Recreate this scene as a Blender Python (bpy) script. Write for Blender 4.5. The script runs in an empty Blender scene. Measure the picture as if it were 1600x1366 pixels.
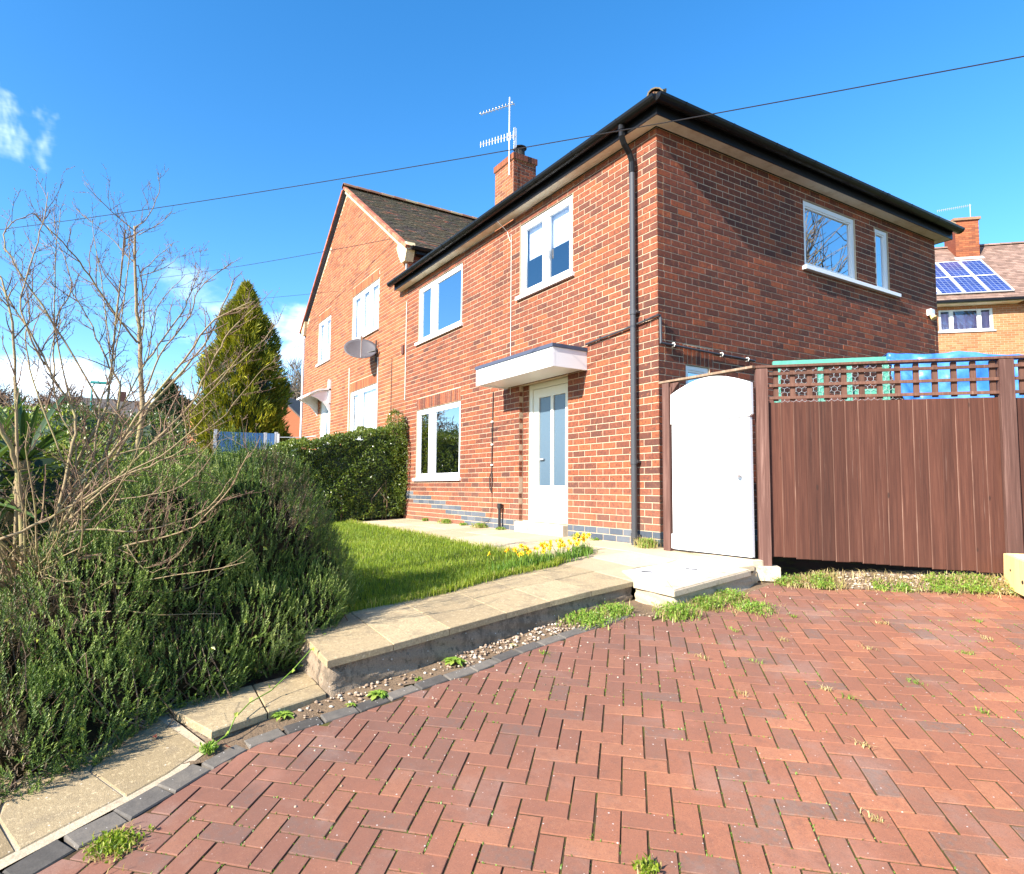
import bpy, math, random
import numpy as np
from math import radians as RAD, sin, cos, pi, sqrt
from mathutils import Matrix, Vector

random.seed(7)
rng = np.random.default_rng(11)
sc = bpy.context.scene
COL = sc.collection

# ------------------------------------------------------------------ camera
cam_d = bpy.data.cameras.new('camera'); cam = bpy.data.objects.new('camera', cam_d); COL.objects.link(cam)
cam.matrix_world = Matrix(((0.49245421, 0.05635857, 0.86851169, 4.9004),
                           (0.87023726, -0.04709412, -0.49037664, -5.2442),
                           (0.01326486, 0.99729928, -0.07223703, 0.5868),
                           (0, 0, 0, 1)))
cam_d.sensor_width = 36; cam_d.lens = 980.7127 / 1600 * 36
cam_d.shift_x = 78.26 / 1600; cam_d.shift_y = 11.4 / 1600
cam_d.clip_start = 0.05; cam_d.clip_end = 2000
sc.camera = cam

# ------------------------------------------------------------------ sun, sky, exposure
SUN = Vector((0.135, -0.84, 0.53)).normalized()
sun_el = math.asin(SUN.z); sun_rot = math.atan2(SUN.x, SUN.y)
sd = bpy.data.lights.new('sun', 'SUN'); sd.energy = 5.0; sd.angle = RAD(0.5); sd.color = (1.0, 0.93, 0.82)
so = bpy.data.objects.new('sun', sd); COL.objects.link(so)
so.rotation_euler = (-SUN).to_track_quat('-Z', 'Y').to_euler()
sc.view_settings.view_transform = 'Standard'; sc.view_settings.look = 'None'
sc.view_settings.exposure = 1.42; sc.view_settings.gamma = 1; sc.view_settings.use_curve_mapping = False

world = bpy.data.worlds.new('World'); sc.world = world; world.use_nodes = True
nt = world.node_tree; nt.nodes.clear()
def N(nt, t, **kw):
    n = nt.nodes.new(t)
    for k, v in kw.items():
        if k == 'i':
            for a, b in v.items(): n.inputs[a].default_value = b
        else: setattr(n, k, v)
    return n
def LK(nt, a, b): nt.links.new(a, b)
def MATH(nt, op, a, b=None, clamp=False):
    n = N(nt, 'ShaderNodeMath', operation=op, use_clamp=clamp)
    for k, v in ((0, a), (1, b)):
        if v is None: continue
        if isinstance(v, (int, float)): n.inputs[k].default_value = v
        else: LK(nt, v, n.inputs[k])
    return n.outputs[0]
def RAMP(nt, fac, stops, interp='LINEAR'):
    n = N(nt, 'ShaderNodeValToRGB'); cr = n.color_ramp; cr.interpolation = interp
    while len(cr.elements) < len(stops): cr.elements.new(0.5)
    for e, (p, c) in zip(cr.elements, stops):
        e.position = p; e.color = (*c, 1) if len(c) == 3 else c
    LK(nt, fac, n.inputs[0]); return n.outputs[0]
def MIXC(nt, fac, a, b, blend='MIX'):
    n = N(nt, 'ShaderNodeMix', data_type='RGBA', blend_type=blend)
    for idx, v in ((0, fac), (6, a), (7, b)):
        if isinstance(v, (int, float)): n.inputs[idx].default_value = v
        elif isinstance(v, tuple): n.inputs[idx].default_value = (*v, 1)
        else: LK(nt, v, n.inputs[idx])
    return n.outputs[2]
sky = N(nt, 'ShaderNodeTexSky', sky_type='NISHITA', sun_disc=False, sun_elevation=sun_el, sun_rotation=sun_rot,
        altitude=100, air_density=1.0, dust_density=0.35, ozone_density=2.4)
hs = N(nt, 'ShaderNodeHueSaturation', i={'Saturation': 1.34, 'Value': 1.0}); LK(nt, sky.outputs[0], hs.inputs['Color'])
geo = N(nt, 'ShaderNodeTexCoord')
sep = N(nt, 'ShaderNodeSeparateXYZ'); LK(nt, geo.outputs['Generated'], sep.inputs[0])
zz = MATH(nt, 'ADD', MATH(nt, 'MAXIMUM', sep.outputs[2], 0.0), 0.12)
cx = MATH(nt, 'DIVIDE', sep.outputs[0], zz); cy = MATH(nt, 'DIVIDE', sep.outputs[1], zz)
cmb = N(nt, 'ShaderNodeCombineXYZ'); LK(nt, cx, cmb.inputs[0]); LK(nt, cy, cmb.inputs[1]); cmb.inputs[2].default_value = 3.3
nz = N(nt, 'ShaderNodeTexNoise', i={'Scale': 1.15, 'Detail': 8, 'Roughness': 0.55, 'Distortion': 0.3}); LK(nt, cmb.outputs[0], nz.inputs['Vector'])
# coverage: banks of cumulus near the horizon, clear higher up, a few wisps
low = N(nt, 'ShaderNodeMapRange', i={1: 0.34, 2: 0.06, 3: -0.34, 4: 0.06}); LK(nt, sep.outputs[2], low.inputs[0])
def blob(d, w, g):
    v = N(nt, 'ShaderNodeVectorMath', operation='DISTANCE'); LK(nt, geo.outputs['Generated'], v.inputs[0]); v.inputs[1].default_value = d
    m = N(nt, 'ShaderNodeMapRange', i={1: w, 2: 0.0, 3: 0.0, 4: g}); LK(nt, v.outputs['Value'], m.inputs[0]); return m.outputs[0]
cov = MATH(nt, 'ADD', low.outputs[0], nz.outputs[0])
nz2 = N(nt, 'ShaderNodeTexNoise', i={'Scale': 7.0, 'Detail': 5, 'Roughness': 0.52, 'Distortion': 0.5}); LK(nt, geo.outputs['Generated'], nz2.inputs['Vector'])
wisp = N(nt, 'ShaderNodeMapRange', i={1: 0.34, 2: 0.75, 3: 0, 4: 1}); LK(nt, nz2.outputs[0], wisp.inputs[0])
for d, w, g in [((-0.914,-0.105,0.393),0.13,0.47),((-0.881,-0.093,0.465),0.10,0.42),((-0.449,0.784,0.428),0.08,0.56),((-0.93,0.05,0.18),0.25,0.30),((-0.93,0.25,0.22),0.14,0.34)]: cov = MATH(nt, 'ADD', cov, MATH(nt, 'MULTIPLY', blob(d, w, g), wisp.outputs[0]))
cm = N(nt, 'ShaderNodeMapRange', i={1: 0.44, 2: 0.74, 3: 0, 4: 0.95}); cm.interpolation_type = 'SMOOTHSTEP'; LK(nt, cov, cm.inputs[0])
cloudc = MIXC(nt, cm.outputs[0], hs.outputs[0], (9.0, 9.6, 10.5))
bg = N(nt, 'ShaderNodeBackground', i={'Strength': 0.128}); LK(nt, cloudc, bg.inputs[0])
wo = N(nt, 'ShaderNodeOutputWorld'); LK(nt, bg.outputs[0], wo.inputs[0])

# ------------------------------------------------------------------ object helpers
WL = {}
def fast(name, V, F, tone=None, smooth=False):
    V = np.asarray(V, dtype=np.float32).reshape(-1, 3); F = np.asarray(F, dtype=np.int32); k = F.shape[1]
    me = bpy.data.meshes.new(name); me.vertices.add(len(V)); me.vertices.foreach_set('co', V.ravel())
    me.loops.add(F.size); me.loops.foreach_set('vertex_index', F.ravel())
    me.polygons.add(len(F)); me.polygons.foreach_set('loop_start', np.arange(0, F.size, k, dtype=np.int32))
    me.polygons.foreach_set('loop_total', np.full(len(F), k, dtype=np.int32))
    me.polygons.foreach_set('use_smooth', np.full(len(F), bool(smooth)))
    if tone is not None:
        a = me.attributes.new('tone', 'FLOAT', 'POINT'); a.data.foreach_set('value', np.asarray(tone, dtype=np.float32))
    me.update(calc_edges=True); me.validate(); return me
def poly(name, V, F, tone=None, smooth=False):
    me = bpy.data.meshes.new(name); me.from_pydata([tuple(v) for v in V], [], [tuple(f) for f in F])
    me.polygons.foreach_set('use_smooth', np.full(len(me.polygons), bool(smooth)))
    if tone is not None:
        a = me.attributes.new('tone', 'FLOAT', 'POINT'); a.data.foreach_set('value', np.asarray(tone, dtype=np.float32))
    me.update(); return me
def place(name, me, m, loc, parent=None, rot=None, kind=None, label=None):
    if m is not None and not me.materials: me.materials.append(m)
    o = bpy.data.objects.new(name, me); COL.objects.link(o)
    if parent is not None:
        o.parent = parent; pl = WL[parent.name]; o.location = (loc[0]-pl[0], loc[1]-pl[1], loc[2]-pl[2])
    else: o.location = loc
    WL[o.name] = tuple(loc)
    if rot is not None: o.rotation_euler = rot
    if kind: o['kind'] = kind
    if label: o['label'] = label
    return o
def part(name, V, F, m, parent=None, tone=None, smooth=False, kind=None, label=None):
    V = np.asarray(V, dtype=np.float64).reshape(-1, 3)
    lo = V.min(0); hi = V.max(0); c = np.array([(lo[0]+hi[0])/2, (lo[1]+hi[1])/2, lo[2]])
    isarr = isinstance(F, np.ndarray)
    me = (fast if isarr else poly)(name, V - c, F, tone, smooth)
    return place(name, me, m, tuple(c), parent, kind=kind, label=label)
def thing(name, loc, label, cat, group=None):
    o = bpy.data.objects.new(name, None); COL.objects.link(o); o.location = loc; WL[o.name] = tuple(loc)
    o.empty_display_size = 0.1; o['label'] = label; o['category'] = cat
    if group: o['group'] = group
    return o
def tag(o, label, cat, group=None):
    o['label'] = label; o['category'] = cat
    if group: o['group'] = group
    return o
class MB:
    def __init__(s): s.V = []; s.F = []; s.T = []; s.n = 0; s.tone = 0.5
    def add(s, V, F, tone=None):
        V = [tuple(map(float, v)) for v in V]
        s.V += V; s.F += [tuple(i + s.n for i in f) for f in F]; s.n += len(V); s.T += [s.tone if tone is None else tone]*len(V); return s
    def box(s, a, b, tone=None):
        x0, y0, z0 = a; x1, y1, z1 = b
        return s.add([(x0,y0,z0),(x1,y0,z0),(x1,y1,z0),(x0,y1,z0),(x0,y0,z1),(x1,y0,z1),(x1,y1,z1),(x0,y1,z1)],
                     [(0,3,2,1),(4,5,6,7),(0,1,5,4),(1,2,6,5),(2,3,7,6),(3,0,4,7)], tone)
    def obox(s, c, ax, ay, az, hx, hy, hz, ch=0.0, tone=None):
        c = np.array(c, float); ax, ay, az = [np.array(v, float) for v in (ax, ay, az)]
        if ch <= 0:
            V = [c + sx*hx*ax + sy*hy*ay + sz*hz*az for sz in (-1,1) for sx, sy in ((-1,-1),(1,-1),(1,1),(-1,1))]
            return s.add(V, [(0,3,2,1),(4,5,6,7),(0,1,5,4),(1,2,6,5),(2,3,7,6),(3,0,4,7)], tone)
        V = []
        for hh, k in ((-hz, 0), (hz-ch, 0), (hz, ch)):
            V += [c + sx*(hx-k)*ax + sy*(hy-k)*ay + hh*az for sx, sy in ((-1,-1),(1,-1),(1,1),(-1,1))]
        F = [(0,3,2,1)] + [(j+i, j+(i+1)%4, j+4+(i+1)%4, j+4+i) for j in (0,4) for i in range(4)] + [(8,9,10,11)]
        return s.add(V, F, tone)
    def beam(s, p, q, w, h, up=(0,0,1), ch=0.0, tone=None):
        p = np.array(p, float); q = np.array(q, float); d = q-p; L = np.linalg.norm(d); d /= L
        u = np.array(up, float); sd_ = np.cross(d, u); sd_ /= np.linalg.norm(sd_); u = np.cross(sd_, d)
        return s.obox((p+q)/2, d, sd_, u, L/2, w/2, h/2, ch, tone)
    def tube(s, pts, r, k=8, caps=True, tone=None):
        pts = [np.array(p, float) for p in pts]; n = len(pts); rr = r if hasattr(r, '__len__') else [r]*n
        V = []; ref = None
        for i, p in enumerate(pts):
            t = pts[min(i+1, n-1)] - pts[max(i-1, 0)]; t /= (np.linalg.norm(t)+1e-9)
            if ref is None: ref = np.array([0,0,1.0]) if abs(t[2]) < .9 else np.array([1.0,0,0])
            a = np.cross(t, ref); a /= (np.linalg.norm(a)+1e-9); b = np.cross(t, a); ref = -b if np.dot(-b, ref) > 0 else b
            a = np.cross(t, ref); a /= (np.linalg.norm(a)+1e-9); b = np.cross(a, t)
            V += [p + rr[i]*(cos(2*pi*j/k)*a + sin(2*pi*j/k)*b) for j in range(k)]
        F = [(i*k+j, i*k+(j+1)%k, (i+1)*k+(j+1)%k, (i+1)*k+j) for i in range(n-1) for j in range(k)]
        if caps: F += [tuple(range(k))[::-1], tuple((n-1)*k+j for j in range(k))]
        return s.add(V, F, tone)
    def prism(s, pts, z0, z1, ch=0.0, tone=None):
        """polygon (ccw xy or xyz-function tops) extruded; z0/z1 may be functions of x,y"""
        f0 = z0 if callable(z0) else (lambda x, y: z0); f1 = z1 if callable(z1) else (lambda x, y: z1)
        n = len(pts); P = np.array(pts, float); c = P.mean(0)
        rings = [[(x, y, f0(x, y)) for x, y in P], [(x, y, f1(x, y)-ch) for x, y in P]]
        if ch > 0:
            d = P - c; L = np.linalg.norm(d, axis=1)[:, None]; Q = P - d/L*ch*1.4
            rings.append([(x, y, f1(x, y)) for x, y in Q])
        V = sum(rings, []); m = len(rings)
        F = [tuple(range(n))[::-1]] + [(j*n+i, j*n+(i+1)%n, (j+1)*n+(i+1)%n, (j+1)*n+i) for j in range(m-1) for i in range(n)] + [tuple((m-1)*n+i for i in range(n))]
        return s.add(V, F, tone)
    def build(s, name, m, parent=None, smooth=False, kind=None, label=None):
        F = s.F
        if all(len(f) == 4 for f in F): F = np.array(F)
        return part(name, s.V, F, m, parent, tone=s.T, smooth=smooth, kind=kind, label=label)

# ------------------------------------------------------------------ materials
MATS = {}
def mat(name, base=(0.5,0.5,0.5), rough=0.7, spec=0.4, metal=0.0):
    m = bpy.data.materials.new(name); m.use_nodes = True; t = m.node_tree; b = t.nodes['Principled BSDF']
    b.inputs['Base Color'].default_value = (*base, 1); b.inputs['Roughness'].default_value = rough
    b.inputs['Specular IOR Level'].default_value = spec; b.inputs['Metallic'].default_value = metal
    MATS[name] = m; m.diffuse_color = (*base, 1); return m, t, b
def coord(t, obj=True):
    n = N(t, 'ShaderNodeNewGeometry'); return n.outputs['Position']
def noise(t, vec, scale, detail=4, rough=0.55, dist=0.0):
    n = N(t, 'ShaderNodeTexNoise', i={'Scale': scale, 'Detail': detail, 'Roughness': rough, 'Distortion': dist}); LK(t, vec, n.inputs['Vector']); return n.outputs[0]
def stretch(t, vec, s, rz=0.0):
    n = N(t, 'ShaderNodeMapping'); n.inputs['Scale'].default_value = s; n.inputs['Rotation'].default_value = (0, 0, rz); LK(t, vec, n.inputs[0]); return n.outputs[0]
def bump(t, b, h, strength=0.3, dist=0.01):
    n = N(t, 'ShaderNodeBump', i={'Strength': strength, 'Distance': dist}); LK(t, h, n.inputs['Height']); LK(t, n.outputs[0], b.inputs['Normal'])
def tone_attr(t):
    return N(t, 'ShaderNodeAttribute', attribute_name='tone').outputs['Fac']
def sm(t, x, a, b):
    n = N(t, 'ShaderNodeMapRange', i={1: a, 2: b, 3: 0, 4: 1}); n.interpolation_type = 'SMOOTHSTEP'; LK(t, x, n.inputs[0]); return n.outputs[0]

def toned(name, stops, nscale=60, namt=0.35, rough=0.85, bs=0.35, bd=0.002, extra=None, spec=0.3, big=0.25):
    m, t, b = mat(name, stops[len(stops)//2][1], rough, spec); P = coord(t)
    f = MATH(t, 'ADD', tone_attr(t), MATH(t, 'MULTIPLY', MATH(t, 'SUBTRACT', noise(t, P, nscale*.35, 3), .5), namt), True)
    c = RAMP(t, f, stops)
    g = noise(t, P, nscale*2.5, 5, .7)
    c = MIXC(t, 1.0, c, RAMP(t, g, [(0.25, (0.72,)*3), (0.75, (1.25,)*3)]), 'MULTIPLY')
    g2 = noise(t, P, 1.1, 4)
    c = MIXC(t, big, c, MIXC(t, 1.0, c, RAMP(t, g2, [(0.3, (0.6,)*3), (0.7, (1.35,)*3)]), 'MULTIPLY'))
    if extra: c = extra(t, P, c)
    LK(t, c, b.inputs['Base Color']); bump(t, b, g, bs, bd); return m
def specks(scale, thr, col, amt=1.0):
    def f(t, P, c):
        v = N(t, 'ShaderNodeTexVoronoi', i={'Scale': scale, 'Randomness': 1.0}); LK(t, P, v.inputs['Vector'])
        sel = N(t, 'ShaderNodeSeparateColor'); LK(t, v.outputs['Color'], sel.inputs[0])
        rad = MATH(t, 'MULTIPLY', sel.outputs[0], thr)
        k = MATH(t, 'LESS_THAN', v.outputs['Distance'], rad)
        k = MATH(t, 'MULTIPLY', k, MATH(t, 'GREATER_THAN', sel.outputs[1], 0.45))
        return MIXC(t, MATH(t, 'MULTIPLY', k, amt), c, col)
    return f

BRK = [(0.0, (0.098,0.039,0.029)), (0.22, (0.13,0.046,0.030)), (0.45, (0.185,0.058,0.033)), (0.7, (0.245,0.072,0.035)), (1.0, (0.315,0.095,0.038))]
def brick_extra(t, P, c):
    # soot and kiln marks within each brick, lime bloom in patches, damp staining near the ground
    g = sm(t, noise(t, P, 26, 5, .75), .47, .62); c = MIXC(t, MATH(t, 'MULTIPLY', g, .62), c, (0.062,0.028,0.024))
    g = sm(t, noise(t, P, 17, 4, .7), .55, .70); c = MIXC(t, MATH(t, 'MULTIPLY', g, .50), c, (0.42,0.15,0.065))
    s = N(t, 'ShaderNodeSeparateXYZ'); LK(t, P, s.inputs[0]); d = MATH(t, 'MULTIPLY', sm(t, MATH(t, 'ADD', s.outputs[2], MATH(t, 'MULTIPLY', noise(t, P, 2.5, 4), 1.2)), 1.5, .5), .22)
    c = MIXC(t, d, c, (0.36,0.22,0.16)); return specks(55, 0.06, (0.5,0.46,0.40), 0.5)(t, P, c)
toned('brick', BRK, 70, 0.45, extra=brick_extra)
toned('brick_side_shaded', [(p, (c[0]*.98, c[1]*.82, c[2]*.72)) for p, c in BRK], 70, 0.45, extra=brick_extra)  # same brick as the front, with the side wall's shade put into its colour
toned('brick_neighbour', [(0.0, (0.19,0.067,0.036)), (0.3, (0.25,0.083,0.039)), (0.6, (0.31,0.102,0.044)), (1.0, (0.38,0.13,0.054))], 50, 0.3)
toned('brick_orange', [(0.0, (0.36,0.135,0.055)), (0.5, (0.44,0.175,0.075)), (1.0, (0.50,0.22,0.10))], 40, 0.3)
toned('brick_blue', [(0.0, (0.055,0.068,0.088)), (0.5, (0.085,0.10,0.125)), (1.0, (0.14,0.15,0.17))], 60, 0.5, rough=0.6)
toned('mortar', [(0.0, (0.34,0.25,0.17)), (0.5, (0.49,0.38,0.265)), (1.0, (0.58,0.47,0.34))], 90, 1.0, rough=0.95, big=.5)
toned('mortar_dark', [(0.0, (0.14,0.10,0.085)), (0.5, (0.25,0.18,0.145)), (1.0, (0.34,0.26,0.21))], 90, 1.0, rough=0.95, big=.5)
def pave_extra(t, P, c):
    # grey dirt and a darker purple tone to the left, fresher red to the right
    s = N(t, 'ShaderNodeSeparateXYZ'); LK(t, P, s.inputs[0])
    k = MATH(t, 'ADD', MATH(t, 'MULTIPLY', s.outputs[0], 0.55), MATH(t, 'ADD', MATH(t, 'MULTIPLY', s.outputs[1], 0.14), MATH(t, 'MULTIPLY', noise(t, P, 1.6, 4), 1.0)))
    k = sm(t, k, 2.15, 0.8)
    c = MIXC(t, MATH(t, 'MULTIPLY', k, 0.62), c, (0.125,0.066,0.054))
    g = sm(t, noise(t, P, 2.3, 5, .65), 0.5, 0.72)
    c = MIXC(t, MATH(t, 'MULTIPLY', g, 0.35), c, (0.26,0.19,0.16))
    g = sm(t, noise(t, P, 130, 3, .8), 0.5, 0.66); c = MIXC(t, MATH(t, 'MULTIPLY', g, 0.45), c, (0.14,0.062,0.045))
    g = sm(t, noise(t, P, 0.9, 5, .6), 0.56, 0.70); c = MIXC(t, MATH(t, 'MULTIPLY', g, 0.30), c, (0.42,0.19,0.13))
    g = sm(t, noise(t, P, 11, 6, .75), 0.52, 0.68); c = MIXC(t, MATH(t, 'MULTIPLY', g, 0.40), c, (0.13,0.065,0.048))
    c = specks(34, 0.13, (0.58,0.54,0.50), 0.7)(t, P, c)
    c = specks(150, 0.20, (0.42,0.28,0.23), 0.6)(t, P, c)
    c = specks(190, 0.20, (0.10,0.05,0.04), 0.6)(t, P, c)
    return c
toned('block_paving', [(0.0, (0.19,0.112,0.083)), (0.06, (0.225,0.108,0.070)), (0.35, (0.265,0.106,0.062)), (0.75, (0.31,0.120,0.065)), (1.0, (0.37,0.155,0.082))], 110, 0.62, rough=0.85, bs=0.8, bd=0.0015, extra=pave_extra)
toned('charcoal_block', [(0.0, (0.062,0.056,0.050)), (0.5, (0.098,0.088,0.078)), (1.0, (0.155,0.135,0.112))], 60, 0.9, bs=.5, bd=.0015, extra=specks(42, 0.16, (0.62,0.58,0.54), 0.75))
def slab_extra(t, P, c):
    k = sm(t, noise(t, P, 5, 6, .7), 0.47, 0.66); c = MIXC(t, MATH(t, 'MULTIPLY', k, 0.55), c, (0.19,0.15,0.10))
    k = sm(t, noise(t, P, 75, 4, .8), 0.48, 0.62); c = MIXC(t, MATH(t, 'MULTIPLY', k, 0.7), c, (0.22,0.165,0.095))
    k = sm(t, noise(t, P, 38, 4, .8), 0.55, 0.66); c = MIXC(t, MATH(t, 'MULTIPLY', k, 0.6), c, (0.60,0.47,0.29))
    return specks(30, 0.15, (0.66,0.62,0.54), 0.6)(t, P, c)
toned('footpath_slab_shaded', [(0.0, (0.23,0.17,0.095)), (0.5, (0.29,0.22,0.125)), (1.0, (0.35,0.27,0.16))], 60, 0.5, rough=0.92, bs=0.9, bd=0.004, extra=slab_extra)  # darker copy of the slab colour, with shade painted into the tone
toned('paving_slab', [(0.0, (0.33,0.25,0.145)), (0.5, (0.39,0.30,0.175)), (1.0, (0.45,0.355,0.215))], 60, 0.5, rough=0.92, bs=0.8, bd=0.004, extra=slab_extra)
toned('path_slab', [(0.0, (0.37,0.29,0.185)), (0.5, (0.45,0.36,0.235)), (1.0, (0.52,0.43,0.29))], 60, 0.5, rough=0.92, bs=0.7, bd=0.003, extra=specks(30, 0.13, (0.66,0.62,0.54), 0.6))
def conc_extra(t, P, c):
    Q = stretch(t, P, (1, 1, 0.45)); k = sm(t, noise(t, Q, 7, 6, .7), 0.47, 0.6); c = MIXC(t, MATH(t, 'MULTIPLY', k, 0.62), c, (0.10,0.08,0.06))
    k = sm(t, noise(t, P, 22, 5, .7), 0.55, 0.66); c = MIXC(t, MATH(t, 'MULTIPLY', k, 0.7), c, (0.055,0.055,0.04))
    return specks(26, 0.15, (0.60,0.58,0.54), 0.8)(t, P, c)
toned('old_concrete', [(0.0, (0.29,0.22,0.155)), (0.5, (0.38,0.295,0.21)), (1.0, (0.48,0.385,0.28))], 40, 0.6, rough=0.95, bs=1.0, bd=0.01, extra=conc_extra)
def pale_extra(t, P, c):
    k = sm(t, noise(t, P, 8, 6, .75), 0.53, 0.66); return MIXC(t, MATH(t, 'MULTIPLY', k, 0.65), c, (0.24,0.19,0.13))
toned('pale_concrete', [(0.0, (0.42,0.34,0.24)), (0.5, (0.52,0.43,0.31)), (1.0, (0.60,0.50,0.37))], 40, 0.6, rough=0.95, bs=0.8, bd=0.004, extra=pale_extra)
toned('grit_soil', [(0.0, (0.17,0.115,0.07)), (0.5, (0.27,0.19,0.125)), (1.0, (0.36,0.27,0.18))], 30, 0.9, rough=1, bs=1, bd=0.01)
m, t, b = mat('manhole_paint', (0.68,0.68,0.68), 0.55); P = coord(t)
c = MIXC(t, sm(t, noise(t, P, 9, 5, .7), .5, .7), (0.70,0.70,0.71), (0.52,0.49,0.44)); LK(t, c, b.inputs[0])
m, t, b = mat('joint_soil', (0.08,0.06,0.035), 1.0, 0.1); P = coord(t)
c = MIXC(t, sm(t, noise(t, P, 9, 5, .7), .45, .66), (0.060,0.040,0.024), (0.085,0.082,0.020)); c = MIXC(t, sm(t, noise(t, P, 1.7, 3), .53, .62), c, (0.085,0.05,0.028))
LK(t, c, b.inputs[0]); bump(t, b, noise(t, P, 200, 4), .8, .004)
m, t, b = mat('garden_soil', (0.07,0.045,0.03), 1.0, 0.1); P = coord(t)
LK(t, RAMP(t, noise(t, P, 16, 6, .75), [(0.3, (0.035,0.024,0.016)), (0.7, (0.15,0.10,0.065))]), b.inputs[0]); bump(t, b, noise(t, P, 40, 6, .7), 1, .04)
m, t, b = mat('lawn_soil', (0.05,0.07,0.02), 1.0, 0.1); P = coord(t)
LK(t, RAMP(t, noise(t, P, 6, 6, .75), [(0.3, (0.035,0.05,0.012)), (0.7, (0.075,0.09,0.026))]), b.inputs[0])
m, t, b = mat('far_grass', (0.07,0.09,0.03), 1.0, 0.1); P = coord(t)
LK(t, RAMP(t, noise(t, P, .35, 6, .75), [(0.3, (0.05,0.075,0.02)), (0.7, (0.12,0.12,0.055))]), b.inputs[0])
toned('pebble', [(0.0, (0.16,0.11,0.075)), (0.3, (0.27,0.19,0.13)), (0.6, (0.37,0.27,0.19)), (1.0, (0.52,0.46,0.38))], 30, 0.2, rough=.8, big=0)

def leafmat(name, stops, rough=0.45, trans=0.25, spec=0.5, ns=3.0):
    m, t, b = mat(name, stops[len(stops)//2][1], rough, spec); P = coord(t)
    f = MATH(t, 'ADD', tone_attr(t), MATH(t, 'MULTIPLY', MATH(t, 'SUBTRACT', noise(t, P, ns, 3), .5), 0.7), True)
    c = RAMP(t, f, stops); LK(t, c, b.inputs['Base Color'])
    if trans > 0:
        tr = N(t, 'ShaderNodeBsdfTranslucent'); LK(t, MIXC(t, 1.0, c, (1.25,1.35,0.7), 'MULTIPLY'), tr.inputs[0])
        mx = N(t, 'ShaderNodeMixShader', i={0: trans}); LK(t, b.outputs[0], mx.inputs[1]); LK(t, tr.outputs[0], mx.inputs[2])
        LK(t, mx.outputs[0], t.nodes['Material Output'].inputs[0])
    return m
leafmat('rosemary_leaf', [(0.0, (0.18,0.125,0.075)), (0.10, (0.15,0.12,0.06)), (0.16, (0.036,0.068,0.013)), (0.5, (0.082,0.140,0.024)), (0.8, (0.175,0.25,0.045)), (1.0, (0.38,0.44,0.14))], .5, .2, .35, 2.0)
leafmat('hedge_leaf', [(0.0, (0.035,0.062,0.012)), (0.5, (0.10,0.15,0.020)), (0.8, (0.19,0.23,0.032)), (1.0, (0.32,0.32,0.055))], .32, .3, .7)
leafmat('conifer_leaf', [(0.0, (0.045,0.072,0.010)), (0.5, (0.19,0.20,0.014)), (1.0, (0.42,0.37,0.024))], .6, .15, .3, .8)
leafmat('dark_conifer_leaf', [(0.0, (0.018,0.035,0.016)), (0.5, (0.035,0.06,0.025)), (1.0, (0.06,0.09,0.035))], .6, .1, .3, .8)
leafmat('grass_blade', [(0.0, (0.075,0.13,0.010)), (0.45, (0.18,0.26,0.018)), (0.8, (0.29,0.34,0.035)), (1.0, (0.44,0.38,0.12))], .5, .35, .35, 1.2)
leafmat('dry_grass', [(0.0, (0.32,0.24,0.09)), (0.5, (0.50,0.38,0.17)), (1.0, (0.62,0.50,0.27))], .8, .3, .2)
leafmat('weed_leaf', [(0.0, (0.10,0.19,0.025)), (0.5, (0.20,0.33,0.04)), (1.0, (0.36,0.42,0.08))], .45, .3, .4)
leafmat('strap_leaf', [(0.0, (0.03,0.06,0.018)), (0.5, (0.075,0.13,0.03)), (1.0, (0.20,0.26,0.06))], .35, .2, .6)
leafmat('shrub_leaf', [(0.0, (0.06,0.10,0.018)), (0.5, (0.15,0.21,0.03)), (1.0, (0.36,0.38,0.06))], .4, .3, .5)
leafmat('dead_twig', [(0.0, (0.10,0.065,0.04)), (0.5, (0.20,0.13,0.085)), (1.0, (0.32,0.22,0.15))], .9, .0, .2)
leafmat('petal', [(0.0, (0.80,0.50,0.02)), (0.5, (0.85,0.62,0.03)), (1.0, (0.88,0.74,0.08))], .5, .3, .3)
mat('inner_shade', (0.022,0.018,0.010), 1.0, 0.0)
m, t, b = mat('trumpet', (0.85,0.36,0.01), .5)
m, t, b = mat('red_leaf', (0.22,0.05,0.03), .8)
def barkmat(name, a, bb, g):
    m, t, b = mat(name, a, .8, .25); P = coord(t); c = MIXC(t, noise(t, P, 35, 5, .7), a, bb)
    c = MIXC(t, sm(t, noise(t, P, 5, 4), .5, .7), c, g); LK(t, c, b.inputs[0]); bump(t, b, noise(t, P, 120, 4), .5, .003)
barkmat('shrub_bark', (0.17,0.115,0.065), (0.38,0.29,0.16), (0.30,0.26,0.11))
barkmat('twig_bark', (0.13,0.08,0.055), (0.26,0.165,0.11), (0.28,0.20,0.10))
barkmat('tree_bark', (0.12,0.09,0.07), (0.26,0.20,0.15), (0.2,0.2,0.11))
mat('upvc', (0.78,0.78,0.78), .35, .5)
mat('upvc_cream', (0.74,0.72,0.62), .4, .5)
m, t, b = mat('gate_paint', (0.80,0.80,0.80), .5); P = coord(t); bump(t, b, noise(t, stretch(t, P, (30, 30, 2)), 4, 4), .08, .002)
m, t, b = mat('soffit_board', (0.62,0.54,0.38), .8); P = coord(t)
LK(t, MIXC(t, sm(t, noise(t, P, 3, 5, .7), .45, .7), (0.76,0.71,0.58), (0.60,0.53,0.40)), b.inputs[0])
mat('black_plastic', (0.010,0.010,0.011), .32, .22)
mat('grey_plastic', (0.055,0.055,0.06), .35, .5)
mat('cable_black', (0.02,0.018,0.018), .5); mat('cable_white', (0.7,0.68,0.62), .5)
mat('felt', (0.06,0.075,0.12), .8)
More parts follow.
